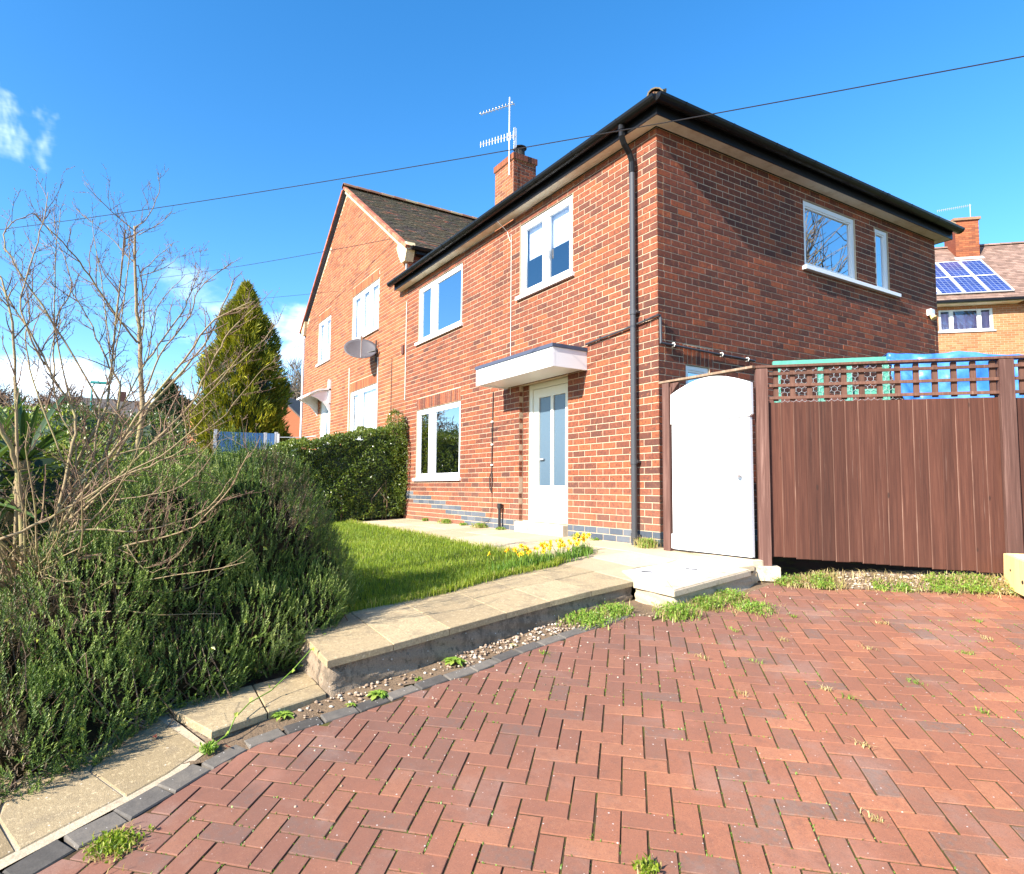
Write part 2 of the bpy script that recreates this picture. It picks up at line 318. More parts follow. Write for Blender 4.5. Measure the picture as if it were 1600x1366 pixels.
mat('aluminium', (0.62,0.60,0.60), .4, .5, .7); mat('lead', (0.32,0.33,0.35), .6); mat('dish_grey', (0.10,0.092,0.098), .5)
mat('pot_black', (0.015,0.013,0.012), .8)
def woodmat(name, a, bb, cc, green=False):
    m, t, b = mat(name, a, .75, .3); P = coord(t); tn = tone_attr(t)
    off = N(t, 'ShaderNodeCombineXYZ'); LK(t, MATH(t, 'MULTIPLY', tn, 37.0), off.inputs[0]); LK(t, MATH(t, 'MULTIPLY', tn, 11.0), off.inputs[1])
    v = N(t, 'ShaderNodeVectorMath', operation='ADD'); LK(t, P, v.inputs[0]); LK(t, off.outputs[0], v.inputs[1])
    g = noise(t, stretch(t, v.outputs[0], (55, 55, 1.6)), 1.0, 6, .65, .6); g2 = noise(t, stretch(t, v.outputs[0], (14, 14, .8)), 1.0, 4, .6)
    c = RAMP(t, g, [(0.28, a), (0.52, bb), (0.75, cc)])
    c = MIXC(t, 1.0, c, RAMP(t, MATH(t, 'ADD', MATH(t, 'MULTIPLY', tn, .5), MATH(t, 'MULTIPLY', g2, .6)), [(0.2, (0.72,)*3), (0.8, (1.3,)*3)]), 'MULTIPLY')
    vo = N(t, 'ShaderNodeTexVoronoi', i={'Scale': 1.0}); LK(t, stretch(t, v.outputs[0], (7, 7, 2.6)), vo.inputs['Vector'])
    c = MIXC(t, MATH(t, 'MULTIPLY', sm(t, vo.outputs['Distance'], .085, .045), .8), c, (0.03,0.014,0.010))
    w = sm(t, noise(t, stretch(t, v.outputs[0], (40, 40, .9)), 1.0, 5, .7), .62, .74); c = MIXC(t, MATH(t, 'MULTIPLY', w, .40), c, (0.30,0.20,0.155))
    LK(t, c, b.inputs[0]); bump(t, b, g, .35, .003)
woodmat('fence_wood', (0.040,0.014,0.009), (0.072,0.026,0.016), (0.105,0.043,0.027)); woodmat('worn_wood_edge', (0.050,0.020,0.013), (0.105,0.050,0.034), (0.24,0.15,0.11))
woodmat('post_wood', (0.065,0.030,0.022), (0.105,0.050,0.038), (0.20,0.115,0.09))
woodmat('rail_wood', (0.15,0.095,0.06), (0.24,0.16,0.105), (0.38,0.29,0.20))
woodmat('raw_timber', (0.60,0.40,0.16), (0.68,0.48,0.21), (0.75,0.57,0.29))
woodmat('trellis_wood', (0.075,0.034,0.022), (0.115,0.054,0.036), (0.17,0.085,0.058))
m, t, b = mat('teal_paint', (0.10,0.42,0.33), .7); P = coord(t); LK(t, MIXC(t, noise(t, P, 25, 5, .7), (0.035,0.22,0.165), (0.12,0.38,0.29)), b.inputs[0])
mat('galvanised_wire', (0.55,0.56,0.56), .4, .5, .5)
m, t, b = mat('tarpaulin', (0.035,0.17,0.52), .35, .5); P = coord(t)
LK(t, MIXC(t, sm(t, noise(t, P, 3, 5, .7), .4, .7), (0.03,0.15,0.50), (0.09,0.27,0.62)), b.inputs[0])
mat('blue_panel', (0.02,0.075,0.19), .5); mat('metal_post', (0.45,0.47,0.5), .5, .5, .3)
mat('curtain_white', (0.80,0.82,0.86), .9); mat('blind', (0.85,0.85,0.87), .8); mat('room_wall', (0.32,0.36,0.42), .9)
m, t, b = mat('curtain_purple', (0.42,0.20,0.50), .9); P = coord(t)
LK(t, MIXC(t, noise(t, stretch(t, P, (9, 9, .2)), 1, 2), (0.62,0.40,0.68), (0.90,0.74,0.92)), b.inputs[0])
def glassmat(name, refl, tint, rough=0.0):
    m = bpy.data.materials.new(name); m.use_nodes = True; t = m.node_tree; t.nodes.clear(); MATS[name] = m
    tr = N(t, 'ShaderNodeBsdfTransparent', i={0: (*tint, 1)}); gl = N(t, 'ShaderNodeBsdfGlossy', i={0: (0.93,0.96,1.0,1), 'Roughness': rough})
    fr = N(t, 'ShaderNodeFresnel', i={0: 1.5}); f = MATH(t, 'ADD', MATH(t, 'MULTIPLY', fr.outputs[0], 1.0), refl, True)
    P = coord(t); bp = N(t, 'ShaderNodeBump', i={'Strength': .04, 'Distance': .01}); LK(t, noise(t, P, 2.2, 2), bp.inputs['Height']); LK(t, bp.outputs[0], gl.inputs['Normal'])
    mx = N(t, 'ShaderNodeMixShader'); LK(t, f, mx.inputs[0]); LK(t, tr.outputs[0], mx.inputs[1]); LK(t, gl.outputs[0], mx.inputs[2])
    o = N(t, 'ShaderNodeOutputMaterial'); LK(t, mx.outputs[0], o.inputs[0])
glassmat('window_glass', 0.52, (0.55,0.62,0.70)); glassmat('blind_glass', 0.20, (0.80,0.86,0.92)); glassmat('net_glass', 0.12, (0.9,0.94,0.97))
mat('frosted_glass', (0.085,0.13,0.175), .25, .8)
def rooftile_extra(t, P, c):
    k = sm(t, noise(t, P, 2.2, 6, .7), .36, .56); c = MIXC(t, MATH(t, 'MULTIPLY', k, .85), c, (0.085,0.074,0.040))
    k = sm(t, noise(t, P, 14, 4, .7), .56, .7); return MIXC(t, MATH(t, 'MULTIPLY', k, .5), c, (0.17,0.165,0.12))
toned('roof_tile', [(0.0, (0.055,0.042,0.038)), (0.75, (0.11,0.078,0.066)), (0.9, (0.24,0.09,0.055)), (1.0, (0.34,0.12,0.07))], 20, 0.2, extra=rooftile_extra)
toned('roof_tile_brown', [(0.0, (0.18,0.115,0.09)), (0.5, (0.25,0.16,0.125)), (1.0, (0.32,0.21,0.165))], 12, 0.3)
toned('verge_tile', [(0.0, (0.32,0.10,0.06)), (0.5, (0.44,0.14,0.08)), (1.0, (0.52,0.22,0.12))], 12, 0.3)
toned('cream_stone', [(0.0, (0.55,0.42,0.24)), (0.5, (0.66,0.52,0.32)), (1.0, (0.72,0.60,0.40))], 12, 0.3)
toned('ridge_clay', [(0.0, (0.20,0.095,0.06)), (0.5, (0.28,0.16,0.095)), (1.0, (0.30,0.24,0.14))], 14, 0.6)
m, t, b = mat('solar_cell', (0.02,0.04,0.16), .18, .8); uv = N(t, 'ShaderNodeTexCoord').outputs['Object']
bx_ = N(t, 'ShaderNodeTexBrick', offset=0.0, i={'Scale': 1.0, 'Mortar Size': .006, 'Brick Width': .156, 'Row Height': .156, 'Color1': (0.018,0.035,0.15,1), 'Color2': (0.03,0.055,0.21,1), 'Mortar': (0.28,0.32,0.42,1)}); LK(t, uv, bx_.inputs['Vector']); LK(t, bx_.outputs[0], b.inputs[0])
mat('far_brick', (0.11,0.045,0.035), .9); mat('far_roof', (0.10,0.085,0.075), .9); mat('far_white', (0.7,0.7,0.7), .7); mat('lamp_green', (0.02,0.22,0.20), .6)
M = MATS

# ================================================================== THE SETTING
CH = 0.07875            # brick course height
def drv(x, y): return -0.0935 - 0.0836*x + 0.1077*y        # plane of the sloping drive
def pth(x, y): return 0.092*y - 0.04*x if x > 0 else 0.092*y*min(1, max(0, 1+x*0.4)) + 0.05*y*(1-min(1, max(0, 1+x*0.4)))
def lawnz(x, y): return 0.092*y - 0.012*x - 0.01 + 0.012*sin(x*2.1)*sin(y*2.7+1)
def soilz(x, y): return min(-0.60 - 0.10*x + 0.10*(y+4.5), 0.2) + 0.02*sin(5*x)*sin(4*y)
def ss(x, a, b):
    k = min(1, max(0, (x-a)/(b-a))); return k*k*(3-2*k)
def terr(x, y):
    near = max(-2.6, min(drv(x, y)-0.35, -0.16))
    z = near*(1-ss(-x, 6.7, 8.2)) + 0.93*ss(-x, 6.7, 8.2)
    z += max(0, -x-10)*0.045
    z += 2.4*ss(y, 8, 22)
    r = sqrt(x*x+y*y); z += max(0, r-110)*0.03
    return z
gx = sorted(set(list(np.linspace(-14, 14, 57)) + list(np.linspace(-400, -14, 40)) + list(np.linspace(14, 400, 40))))
V = [(x, y, terr(x, y)) for y in gx for x in gx]; n_ = len(gx)
F = [(j*n_+i, j*n_+i+1, (j+1)*n_+i+1, (j+1)*n_+i) for j in range(n_-1) for i in range(n_-1)]
part('ground', V, np.array(F), M['far_grass'], smooth=True, kind='structure')

def grid_sheet(name, m, x0, x1, y0, y1, f, step, inside=None, kind='structure', skirt=0.0):
    xs = np.linspace(x0, x1, max(2, int((x1-x0)/step)+1)); ys = np.linspace(y0, y1, max(2, int((y1-y0)/step)+1))
    V = [(x, y, f(x, y)) for y in ys for x in xs]; nx = len(xs)
    F = [(j*nx+i, j*nx+i+1, (j+1)*nx+i+1, (j+1)*nx+i) for j in range(len(ys)-1) for i in range(nx-1)
         if inside is None or inside((xs[i]+xs[i+1])/2, (ys[j]+ys[j+1])/2)]
    return part(name, V, np.array(F), m, kind=kind, smooth=True)
def inpoly(x, y, P):
    c = False; n = len(P)
    for i in range(n):
        x1, y1 = P[i]; x2, y2 = P[(i+1) % n]
        if (y1 > y) != (y2 > y) and x < (x2-x1)*(y-y1)/(y2-y1)+x1: c = not c
    return c
LAWN_EDGE = [(-0.10,-1.28),(0.03,-1.45),(0.08,-2.12),(0.27,-2.78),(0.30,-3.62),(0.42,-4.12)]
LAWN = LAWN_EDGE + [(-6.5,-4.4),(-6.5,-1.22),(-3,-1.25)]
V = []
grid_sheet('lawn_ground', M['lawn_soil'], -6.5, 0.5, -4.4, -1.2, lawnz, 0.08, lambda x, y: inpoly(x, y, LAWN))
grid_sheet('garden_bed', M['garden_soil'], -6.5, 1.25, -9.0, -4.08, soilz, 0.12)
grid_sheet('side_yard', M['joint_soil'], 0.0, 9, -0.02, 14, lambda x, y: min(drv(x, y)-0.02, 0.02), 0.5)

# ------------------------------------------------------------------ walls made of single bricks
class Wall:
    def __init__(s, O, ang, item_mat, mortar):
        s.O = np.array(O, float); s.a = np.array([cos(ang), sin(ang), 0]); s.n = np.array([sin(ang), -cos(ang), 0]); s.ang = ang
        s.m = item_mat; s.mo = mortar; s.items = []
    def W(s, u, d, z): return s.O + s.a*u - s.n*d + np.array([0, 0, z])      # d = depth into the wall
    def box(s, mb, u0, u1, d0, d1, z0, z1, ch=0.0, tone=None):
        return mb.obox(s.W((u0+u1)/2, (d0+d1)/2, (z0+z1)/2), s.a, s.n, (0,0,1), abs(u1-u0)/2, abs(d1-d0)/2, abs(z1-z0)/2, ch, tone)
    def courses(s, u0, u1, c0, c1, holes=(), ph=(0.0, 0.1125), J=0.0098, keep=None, blue=None, tonef=None, L=0.225, ch=CH, drop=None):
        for c in range(c0, c1):
            z0 = c*ch; z1 = z0+ch; zm = (z0+z1)/2; off = ph[c % 2]
            k0 = math.floor((u0-off)/L)-1; k1 = math.ceil((u1-off)/L)+1
            for k in range(k0, k1):
                segs = [(max(u0, off+k*L), min(u1, off+(k+1)*L))]
                for h in holes:
                    if h[2] < zm < h[3]:
                        ns = []
                        for a, b in segs:
                            if b <= h[0] or a >= h[1]: ns.append((a, b)); continue
                            if a < h[0]: ns.append((a, h[0]))
                            if b > h[1]: ns.append((h[1], b))
                        segs = ns
                for a, b in segs:
                    if b-a < 0.035: continue
                    if keep and not keep((a+b)/2, zm, a, b): continue
                    t = tonef(c, k) if tonef else random.random()
                    g0 = 0 if abs(a-u0) < 1e-6 else J/2; g1 = 0 if abs(b-u1) < 1e-6 else J/2
                    s.items.append((a+g0, b-g1, z0+J/2, z1-J/2, t, 'brick_blue' if blue and blue((a+b)/2, zm, c) else s.m))
    def soldiers(s, u0, u1, z0, z1, pitch=0.075, J=0.010):
        n = max(1, round((u1-u0)/pitch)); p = (u1-u0)/n
        for i in range(n): s.items.append((u0+i*p+J/2, u0+(i+1)*p-J/2, z0+J/2, z1-J/2, random.random(), s.m))
    def sheet(s, name, u0, u1, z0, z1, holes, parent, depth=0.10, extra=(), rec=0.005):
        us = sorted({u0, u1, *[h[0] for h in holes], *[h[1] for h in holes]}); zs = sorted({z0, z1, *[h[2] for h in holes], *[h[3] for h in holes]})
        us = [u for u in us if u0 <= u <= u1]; zs = [z for z in zs if z0 <= z <= z1]
        mb = MB()
        for i in range(len(us)-1):
            for j in range(len(zs)-1):
                um, zm = (us[i]+us[i+1])/2, (zs[j]+zs[j+1])/2
                if any(h[0] < um < h[1] and h[2] < zm < h[3] for h in holes): continue
                mb.add([s.W(us[i], rec, zs[j]), s.W(us[i+1], rec, zs[j]), s.W(us[i+1], rec, zs[j+1]), s.W(us[i], rec, zs[j+1])], [(0,1,2,3)])
                mb.add([s.W(us[i], depth, zs[j]), s.W(us[i+1], depth, zs[j]), s.W(us[i+1], depth, zs[j+1]), s.W(us[i], depth, zs[j+1])], [(0,3,2,1)])
        for h in holes:
            c = [(h[0], h[2]), (h[1], h[2]), (h[1], h[3]), (h[0], h[3])]
            for q in range(4):
                (a, b), (e, f) = c[q], c[(q+1) % 4]
                mb.add([s.W(a, rec, b), s.W(a, depth, b), s.W(e, depth, f), s.W(e, rec, f)], [(0,1,2,3)])
        for e in extra: mb.add([s.W(*p) for p in e], [tuple(range(len(e)))])
        return mb.build(name, M[s.mo], parent)
CAMP = np.array([4.9, -5.24, 0.587])
brick_cache = {}
def brick_geo(w, h):
    c = 0.0028; V = []
    for d, k in ((0.016, 0), (c, 0), (0, c)):
        V += [(sx*(w/2-k), d, sz*(h/2-k)) for sx, sz in ((-1,-1),(1,-1),(1,1),(-1,1))]
    F = [(j+i, j+(i+1)%4, j+4+(i+1)%4, j+4+i) for j in (0,4) for i in range(4)] + [(8,9,10,11)]
    return V, F
def emit_bricks(walls, parent, nbest, vis):
    allit = []
    for w in walls:
        for it in w.items:
            c = w.W((it[0]+it[1])/2, 0, (it[2]+it[3])/2); d = np.linalg.norm(c-CAMP)
            v = (CAMP-c)/d; size = abs(it[1]-it[0])/d*max(0.05, float(v@w.n))
            allit.append((-(size) if vis(w, c) and it[1]-it[0] > .1 else 1.0, len(allit), w, it, c))
    allit.sort(key=lambda q: (q[0], q[1]))
    for q in allit[:nbest]:
        _, _, w, it, c = q; wd = round(it[1]-it[0], 4); hh = round(it[3]-it[2], 4); v = int(it[4]*11.99)
        key = (wd, hh, v, it[5])
        if key not in brick_cache:
            V, F = brick_geo(wd, hh); brick_cache[key] = fast('brick', V, np.array(F), tone=[(v+.5)/12]*12); brick_cache[key].materials.append(M[it[5]])
        place('brick', brick_cache[key], None, tuple(c + w.n*random.uniform(-.0012, .0012)), parent, rot=(0, 0, w.ang))
    groups = {}
    for q in allit[nbest:]:
        _, _, w, it, c = q; V, F = brick_geo(it[1]-it[0], it[3]-it[2]); g = groups.setdefault(it[5], [[], [], []])
        pr = random.uniform(-.0012, .0012)
        P = [c + w.a*x - w.n*(y-pr) + np.array([0,0,z]) for x, y, z in V]
        k = sum(len(p) for p in g[0]); g[0].append(P); g[1].append(np.array(F)+k if len(g[0]) == 1 else np.array(F)+12*(len(g[0])-1)); g[2] += [it[4]]*12
    # one joined part for all the bricks past the limit, one material slot per kind of brick
    VV = []; FF = []; TT = []; MI = []; names = list(groups); k = 0
    for mi, nme in enumerate(names):
        g = groups[nme]; V = np.array(g[0]).reshape(-1, 3); F = np.vstack(g[1]) + k
        VV.append(V); FF.append(F); TT += g[2]; MI += [mi]*len(F); k += len(V)
    if VV:
        V = np.vstack(VV); o = part('brickwork', V, np.vstack(FF), M[names[0]], parent, tone=TT, kind='stuff')
        for nme in names[1:]: o.data.materials.append(M[nme])
        o.data.polygons.foreach_set('material_index', np.array(MI, dtype=np.int32))

def make_window(house, w, u0, u1, z0, z1, bars, fr=0.06, d=0.025, glass='window_glass', sill=True, cols=None, name='window', label=None, fd=0.065):
    """frame mesh (part) with panes (sub-parts); bars = list of (u_start, u_end) mullions"""
    mb = MB(); g = 0.004
    a, b, c, e = u0+g, u1-g, z0+g, z1-g
    w.box(mb, a, a+fr, d, d+fd, c, e, .004); w.box(mb, b-fr, b, d, d+fd, c, e, .004)
    w.box(mb, a+fr, b-fr, d+.001, d+fd, e-fr, e, .004); w.box(mb, a+fr, b-fr, d+.001, d+fd, c, c+fr, .004)
    edges = [a+fr]
    for m0, m1 in bars:
        w.box(mb, m0, m1, d+.002, d+fd, c+fr, e-fr, .004); edges += [m0, m1]
    edges.append(b-fr)
    if sill:
        w.box(mb, u0-.05, u1+.05, -.045, d-.002, z0-.045, z0+.012, .005)
    f = mb.build(name, M['upvc'], house, label=label)
    for i in range(0, len(edges), 2):
        p0, p1 = edges[i], edges[i+1]; q = MB()
        # casement bead round the pane, then the pane itself
        t = .022
        for (x0, x1, y0, y1) in ((p0, p0+t, c+fr, e-fr), (p1-t, p1, c+fr, e-fr), (p0+t, p1-t, e-fr-t, e-fr), (p0+t, p1-t, c+fr, c+fr+t)):
            w.box(q, x0, x1, d+.012, d+.05, y0, y1, .003)
        q.build('bead', M['upvc'], f)
        r = MB(); r.add([w.W(p0+t, d+.03, c+fr+t), w.W(p1-t, d+.03, c+fr+t), w.W(p1-t, d+.03, e-fr-t), w.W(p0+t, d+.03, e-fr-t)], [(0,1,2,3)])
        r.build('pane', M[glass], f)
    return f
def curtain(w, f, u0, u1, z0, z1, d, m, name='curtain', amp=.02, waves=9):
    n = max(2, int((u1-u0)/0.02)); V = []
    for i in range(n+1):
        u = u0+(u1-u0)*i/n; dd = d + amp*sin(2*pi*waves*(u-u0)) + amp*.4*sin(2*pi*waves*2.3*u)
        V += [w.W(u, dd, z0), w.W(u, dd, z1)]
    return part(name, V, np.array([(2*i, 2*i+2, 2*i+3, 2*i+1) for i in range(n)]), M[m], f, smooth=True)

# ------------------------------------------------------------------ roof tiles
def tile_plane(mb, o, u, up, ulen, vlen, keep=None, tw=0.19, gauge=0.125, th=0.016, wob=0.004, tonef=None):
    o = np.array(o, float); u = np.array(u, float); up = np.array(up, float); nrm = np.cross(u, up); nrm /= np.linalg.norm(nrm)
    nv = int(vlen/gauge)
    for j in range(nv):
        nu = int(ulen/tw)+1
        for i in range(nu):
            s0 = i*tw - (tw/2 if j % 2 else 0); s1 = s0+tw-.006; s0 = max(s0, 0); s1 = min(s1, ulen)
            if s1-s0 < .03: continue
            t = (j+.5)*gauge
            if keep and not keep((s0+s1)/2, t): continue
            c = o + u*(s0+s1)/2 + up*(t+.01) + nrm*(th*.9+random.uniform(-wob, wob))
            tilt = up*cos(.10) - nrm*sin(.10); nn = nrm*cos(.10)+up*sin(.10)
            mb.obox(c, u, tilt, nn, (s1-s0)/2, gauge*.58, th/2, 0, random.random())

# ================================================================== THE NEAR HOUSE
house = thing('brick_house', (-3.3, 3.1, 0), 'near red brick semi with hipped roof, white porch canopy and black gutters', 'house')
fr_ = Wall((0, 0, 0), 0, 'brick', 'mortar'); sd_ = Wall((0, 0, 0), pi/2, 'brick_side_shaded', 'mortar')
PX = -6.76
W1 = (-2.70, -1.48, 44*CH, 58*CH); W2 = (-6.22, -4.46, 44*CH, 58*CH); W3 = (-6.22, -4.46, 10*CH, 27*CH)
DR_ = (-2.69, -1.57, 0.0, 27*CH)
S1 = (2.76, 4.00, 46*CH, 58*CH); S2 = (4.53, 4.89, 46*CH, 58*CH); S3 = (0.44, 0.84, 14*CH, 26*CH)
corner_t = [random.random() for _ in range(70)]
def bluef(u, z, c):
    if c < 2: return u > -4.3
    if u > -3.5 : return False
    base = int(round((-u-3.4)/0.62)) # the damp course steps up to the left with the ground
    return c in (base, base+1) and c < 9 and u > -6.9
fr_.courses(PX, -0.001, 0, 60, [W1, W2, W3, DR_, (-2.69, -1.57, 27*CH, 30*CH), (-6.22, -4.46, 27*CH, 30*CH)], (0.0, -0.1125), blue=bluef,
            tonef=lambda c, k: corner_t[c] if k == -1 else min(1, max(0, random.gauss(.60, .22))))
fr_.soldiers(W3[0], W3[1], 27*CH, 30*CH-.01); fr_.soldiers(DR_[0], DR_[1], 27*CH, 30*CH-.01)
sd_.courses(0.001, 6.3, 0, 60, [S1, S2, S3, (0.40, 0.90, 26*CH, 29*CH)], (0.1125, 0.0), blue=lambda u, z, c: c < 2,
            tonef=lambda c, k: corner_t[c] if k == (-1 if c % 2 == 0 else 0) else min(1, max(0, random.gauss(.42, .26))))  # lower mean tone also darkens the bricks of the shaded side
sd_.soldiers(0.40, 0.90, 26*CH, 29*CH-.01)
fr_.sheet('front_wall', PX, 0.0, -0.3, 60*CH+.004, [W1, W2, W3, DR_], house)
sd_.sheet('side_wall', 0.0, 6.3, -0.3, 60*CH+.004, [S1, S2, S3], house)
bk = Wall((0, 6.3, 0), pi, 'brick', 'mortar'); bk.sheet('rear_wall', 0.0, 6.76, -0.3, 60*CH+.004, [], house, rec=0.0)
mb = MB(); mb.box((PX+.02, 0.12, 2.30), (-.12, 6.18, 2.50)); mb.box((PX+.02, 0.12, 4.735), (-.12, 6.18, 4.80)); mb.box((PX+.02, .12, -.1), (-.12, 6.18, 0.0)); mb.box((PX+.02, 2.9, 0.01), (-.12, 3.0, 2.29)); mb.box((PX+.02, 2.9, 2.51), (-.12, 3.0, 4.73)); mb.box((-3.9, .12, 2.51), (-3.8, 2.89, 4.73)); mb.box((-3.9, .12, 0.01), (-3.8, 2.89, 2.29)); mb.box((-1.4, .12, 2.51), (-1.3, 2.89, 4.73))
mb.box((PX+.03, .12, .01), (PX+.04, 6.18, 4.7)); mb.build('interior_wall', M['room_wall'], house)
# recessed jambs beside the door
jm = MB(); jm.box((-2.685, 0.075, 0.14), (-2.545, 0.099, 27*CH-.002)); jm.build('door_jamb', M['mortar'], house)
jw = Wall((0, 0.07, 0), 0, 'brick', 'mortar'); jw.courses(-2.685, -2.55, 2, 27, (), (0.0, -0.1125), tonef=lambda c, k: random.gauss(.6, .15)); fr_jw = jw
rv = Wall((-2.69, 0, 0), pi/2, 'brick', 'mortar'); rv.courses(0.004, 0.066, 2, 27, (), (0.0, 0.0), tonef=lambda c, k: random.gauss(.5, .2))

def seen(w, c):
    if w is sd_ and c[1] > .2 and c[2] < 2.05 + (c[1]*.02): return False
    return True
emit_bricks([fr_, sd_, jw, rv], house, 300, seen)

w1 = make_window(house, fr_, *W1, bars=[(-2.16, -2.045)], fr=.075, glass='blind_glass', label='first floor window with a half lowered white blind')
curtain(fr_, w1, -2.62, -1.57, 4.02, 4.50, .12, 'blind', 'blind', amp=0.001)
hb = MB(); fr_.box(hb, -2.035, -2.015, .0, .02, 3.86, 4.0, .004); hb.build('handle', M['upvc'], w1)
w2 = make_window(house, fr_, *W2, bars=[(-5.72, -5.50)], fr=.065)
w3 = make_window(house, fr_, *W3, bars=[(-5.72, -5.50)], fr=.07, label='ground floor window beside the hedge')
lb = MB(); fr_.box(lb, -5.6, -4.55, .35, .40, 1.88, 1.93, .01); lb.build('blind', M['blind'], w3)
w4 = make_window(house, sd_, *S1, bars=[], fr=.065, sill=False)
w5 = make_window(house, sd_, *S2, bars=[], fr=.055, sill=False)
q = MB(); sd_.box(q, 2.70, 5.08, -.06, .02, S1[2]-.045, S1[2]+.008, .005); q.build('window_sill', M['upvc'], house)
w6 = make_window(house, sd_, *S3, bars=[], fr=.05, sill=True, label='small window over the garden gate')

# front door
D0, D1, DT = -2.545, -1.575, 27*CH-.004
mb = MB(); fr_.box(mb, D0, D0+.075, .085, .16, .145, DT, .004); fr_.box(mb, D1-.06, D1, .085, .16, .145, DT, .004); fr_.box(mb, D0+.075, D1-.06, .086, .16, DT-.075, DT, .004)
dfr = mb.build('door_frame', M['upvc_cream'], house)
mb = MB(); a, b = D0+.08, D1-.065; zb = .15; zt = DT-.08; m1, m2 = a+.13, b-.10; mid = (m1+m2)/2; gz = .66
fr_.box(mb, a, m1, .10, .145, zb, zt, .003); fr_.box(mb, m2, b, .10, .145, zb, zt, .003); fr_.box(mb, m1, m2, .101, .145, zb, gz, .003); fr_.box(mb, m1, m2, .101, .145, zt-.13, zt, .003)
fr_.box(mb, mid-.03, mid+.03, .102, .145, gz, zt-.13, .003)
door = mb.build('door', M['upvc_cream'], house, label='white front door with two tall frosted panes')
for x0, x1 in ((m1, mid-.03), (mid+.03, m2)):
    q = MB(); fr_.box(q, x0+.004, x1-.004, .118, .126, gz+.004, zt-.134); q.build('pane', M['frosted_glass'], door)
q = MB(); fr_.box(q, m1+.02, m1+.12, .085, .105, 1.02, 1.045, .004); q.build('handle', M['aluminium'], door)
q = MB(); fr_.box(q, mid+.005, mid+.03, .096, .10, .4, .52, .002); q.build('letter_plate', M['aluminium'], door)
mb = MB(); mb.obox((-2.125, -.0, .045), (1,0,0), (0,1,0), (0,0,1), .555, .075, .10, .01); mb.build('door_step', M['pale_concrete'], house)
# porch canopy
mb = MB(); mb.box((-3.02, -.545, 2.12), (-1.185, -.505, 2.36)); mb.box((-1.225, -.504, 2.121), (-1.186, 0.0, 2.359)); mb.box((-3.02, -.504, 2.121), (-2.98, 0.0, 2.359)); mb.box((-2.98, -.504, 2.14), (-1.225, -.002, 2.155))
can = mb.build('porch_canopy', M['upvc'], house, label='flat white canopy over the front door')
mb = MB(); mb.box((-3.035, -.56, 2.361), (-1.17, -.001, 2.405)); mb.build('canopy_felt', M['felt'], can)

# eaves
Ex, Ey0, Ey1 = .17, -.17, 6.47
mb = MB(); zS = 60*CH
mb.box((PX-.28, Ey0, zS+.006), (Ex, -.012, zS+.022)); mb.box((.012, -.0115, zS+.006), (Ex, Ey1, zS+.022)); mb.box((-6.7, 6.312, zS+.006), (.0115, Ey1, zS+.022))
mb.build('soffit', M['soffit_board'], house)
mb = MB(); mb.box((PX-.28, Ey0-.012, zS+.0), (Ex+.012, Ey0-.0005, zS+.19)); mb.box((Ex+.0005, Ey0, zS+.0), (Ex+.0125, Ey1, zS+.19)); mb.box((-6.7, Ey1+.0005, zS), (Ex+.012, Ey1+.012, zS+.19))
mb.build('fascia', M['black_plastic'], house)
def gutter(p, q, out, r=.058, name='gutter', parent=None):
    p = np.array(p, float); q = np.array(q, float); out = np.array(out, float); mb = MB(); K = 8; n = 2; V = []
    L = np.linalg.norm(q-p); seg = max(1, int(L/1.9)); d = (q-p)/L
    def prof(rr, c0): return [c0 + out*(rr*-cos(pi*j/K)) + np.array([0,0,-rr*sin(pi*j/K)]) for j in range(K+1)]
    for e0, e1, rr in [(p, q, r)] + [(p+d*(L*i/seg)-d*.03, p+d*(L*i/seg)+d*.03, r+.006) for i in range(1, seg)] + [(p+d*x-d*.008, p+d*x+d*.008, r+.004) for x in np.arange(.4, L, .8)]:
        A = prof(rr, e0); B = prof(rr, e1); A2 = prof(rr-.003, e0); B2 = prof(rr-.003, e1); m_ = K+1
        V = A+B+A2+B2
        F = [(j, j+1, m_+j+1, m_+j) for j in range(K)] + [(2*m_+j, 3*m_+j, 3*m_+j+1, 2*m_+j+1) for j in range(K)] + [(0, m_, 3*m_, 2*m_), (K, 2*m_+K, 3*m_+K, m_+K)]
        mb.add(V, F)
    for e0 in (p, q):
        A = prof(r, e0); mb.add(A, [tuple(range(K+1))])
    return mb.build(name, M['black_plastic'], parent, smooth=False)
zG = zS+.165
gutter((PX-.35, Ey0-.085, zG-.01), (Ex+.08, Ey0-.085, zG-.01), (0,-1,0), r=.072, parent=house)
gutter((Ex+.085, Ey0-.10, zG-.008), (Ex+.085, Ey1+.08, zG-.008), (1,0,0), r=.072, parent=house)
pit = RAD(35); ez = zS+.19; HY = (Ey1-Ey0)/2
ridge_z = ez + HY*math.tan(pit)
u = np.array([cos(pit), 0, 0])
mb = MB()
slope = HY/cos(pit)
xl = PX; xr = Ex+.03
e_ = [(xl, Ey0-.05, ez), (xr, Ey0-.05, ez), (xr, Ey1+.05, ez), (xl, Ey1+.05, ez)]; rr_ = xr-(HY+.05)
mb.add([e_[0], e_[1], (rr_, 3.15, ridge_z), (xl, 3.15, ridge_z)], [(0,1,2,3)]); mb.add([e_[1], e_[2], (rr_, 3.15, ridge_z)], [(0,1,2)]); mb.add([e_[2], e_[3], (xl, 3.15, ridge_z), (rr_, 3.15, ridge_z)], [(0,1,2,3)])
roof = mb.build('roof', M['felt'], house)
mb = MB(); Lf = xr-xl
tile_plane(mb, (xl, Ey0-.06, ez), (1,0,0), (0,cos(pit),sin(pit)), Lf, slope, lambda s, t: s < Lf - t*cos(pit)+.05)
tile_plane(mb, (xr+.01, Ey0-.05, ez), (0,1,0), (-cos(pit),0,sin(pit)), HY*2+.1, slope, lambda s, t: t*cos(pit)-.05 < s < 2*HY+.15 - t*cos(pit))
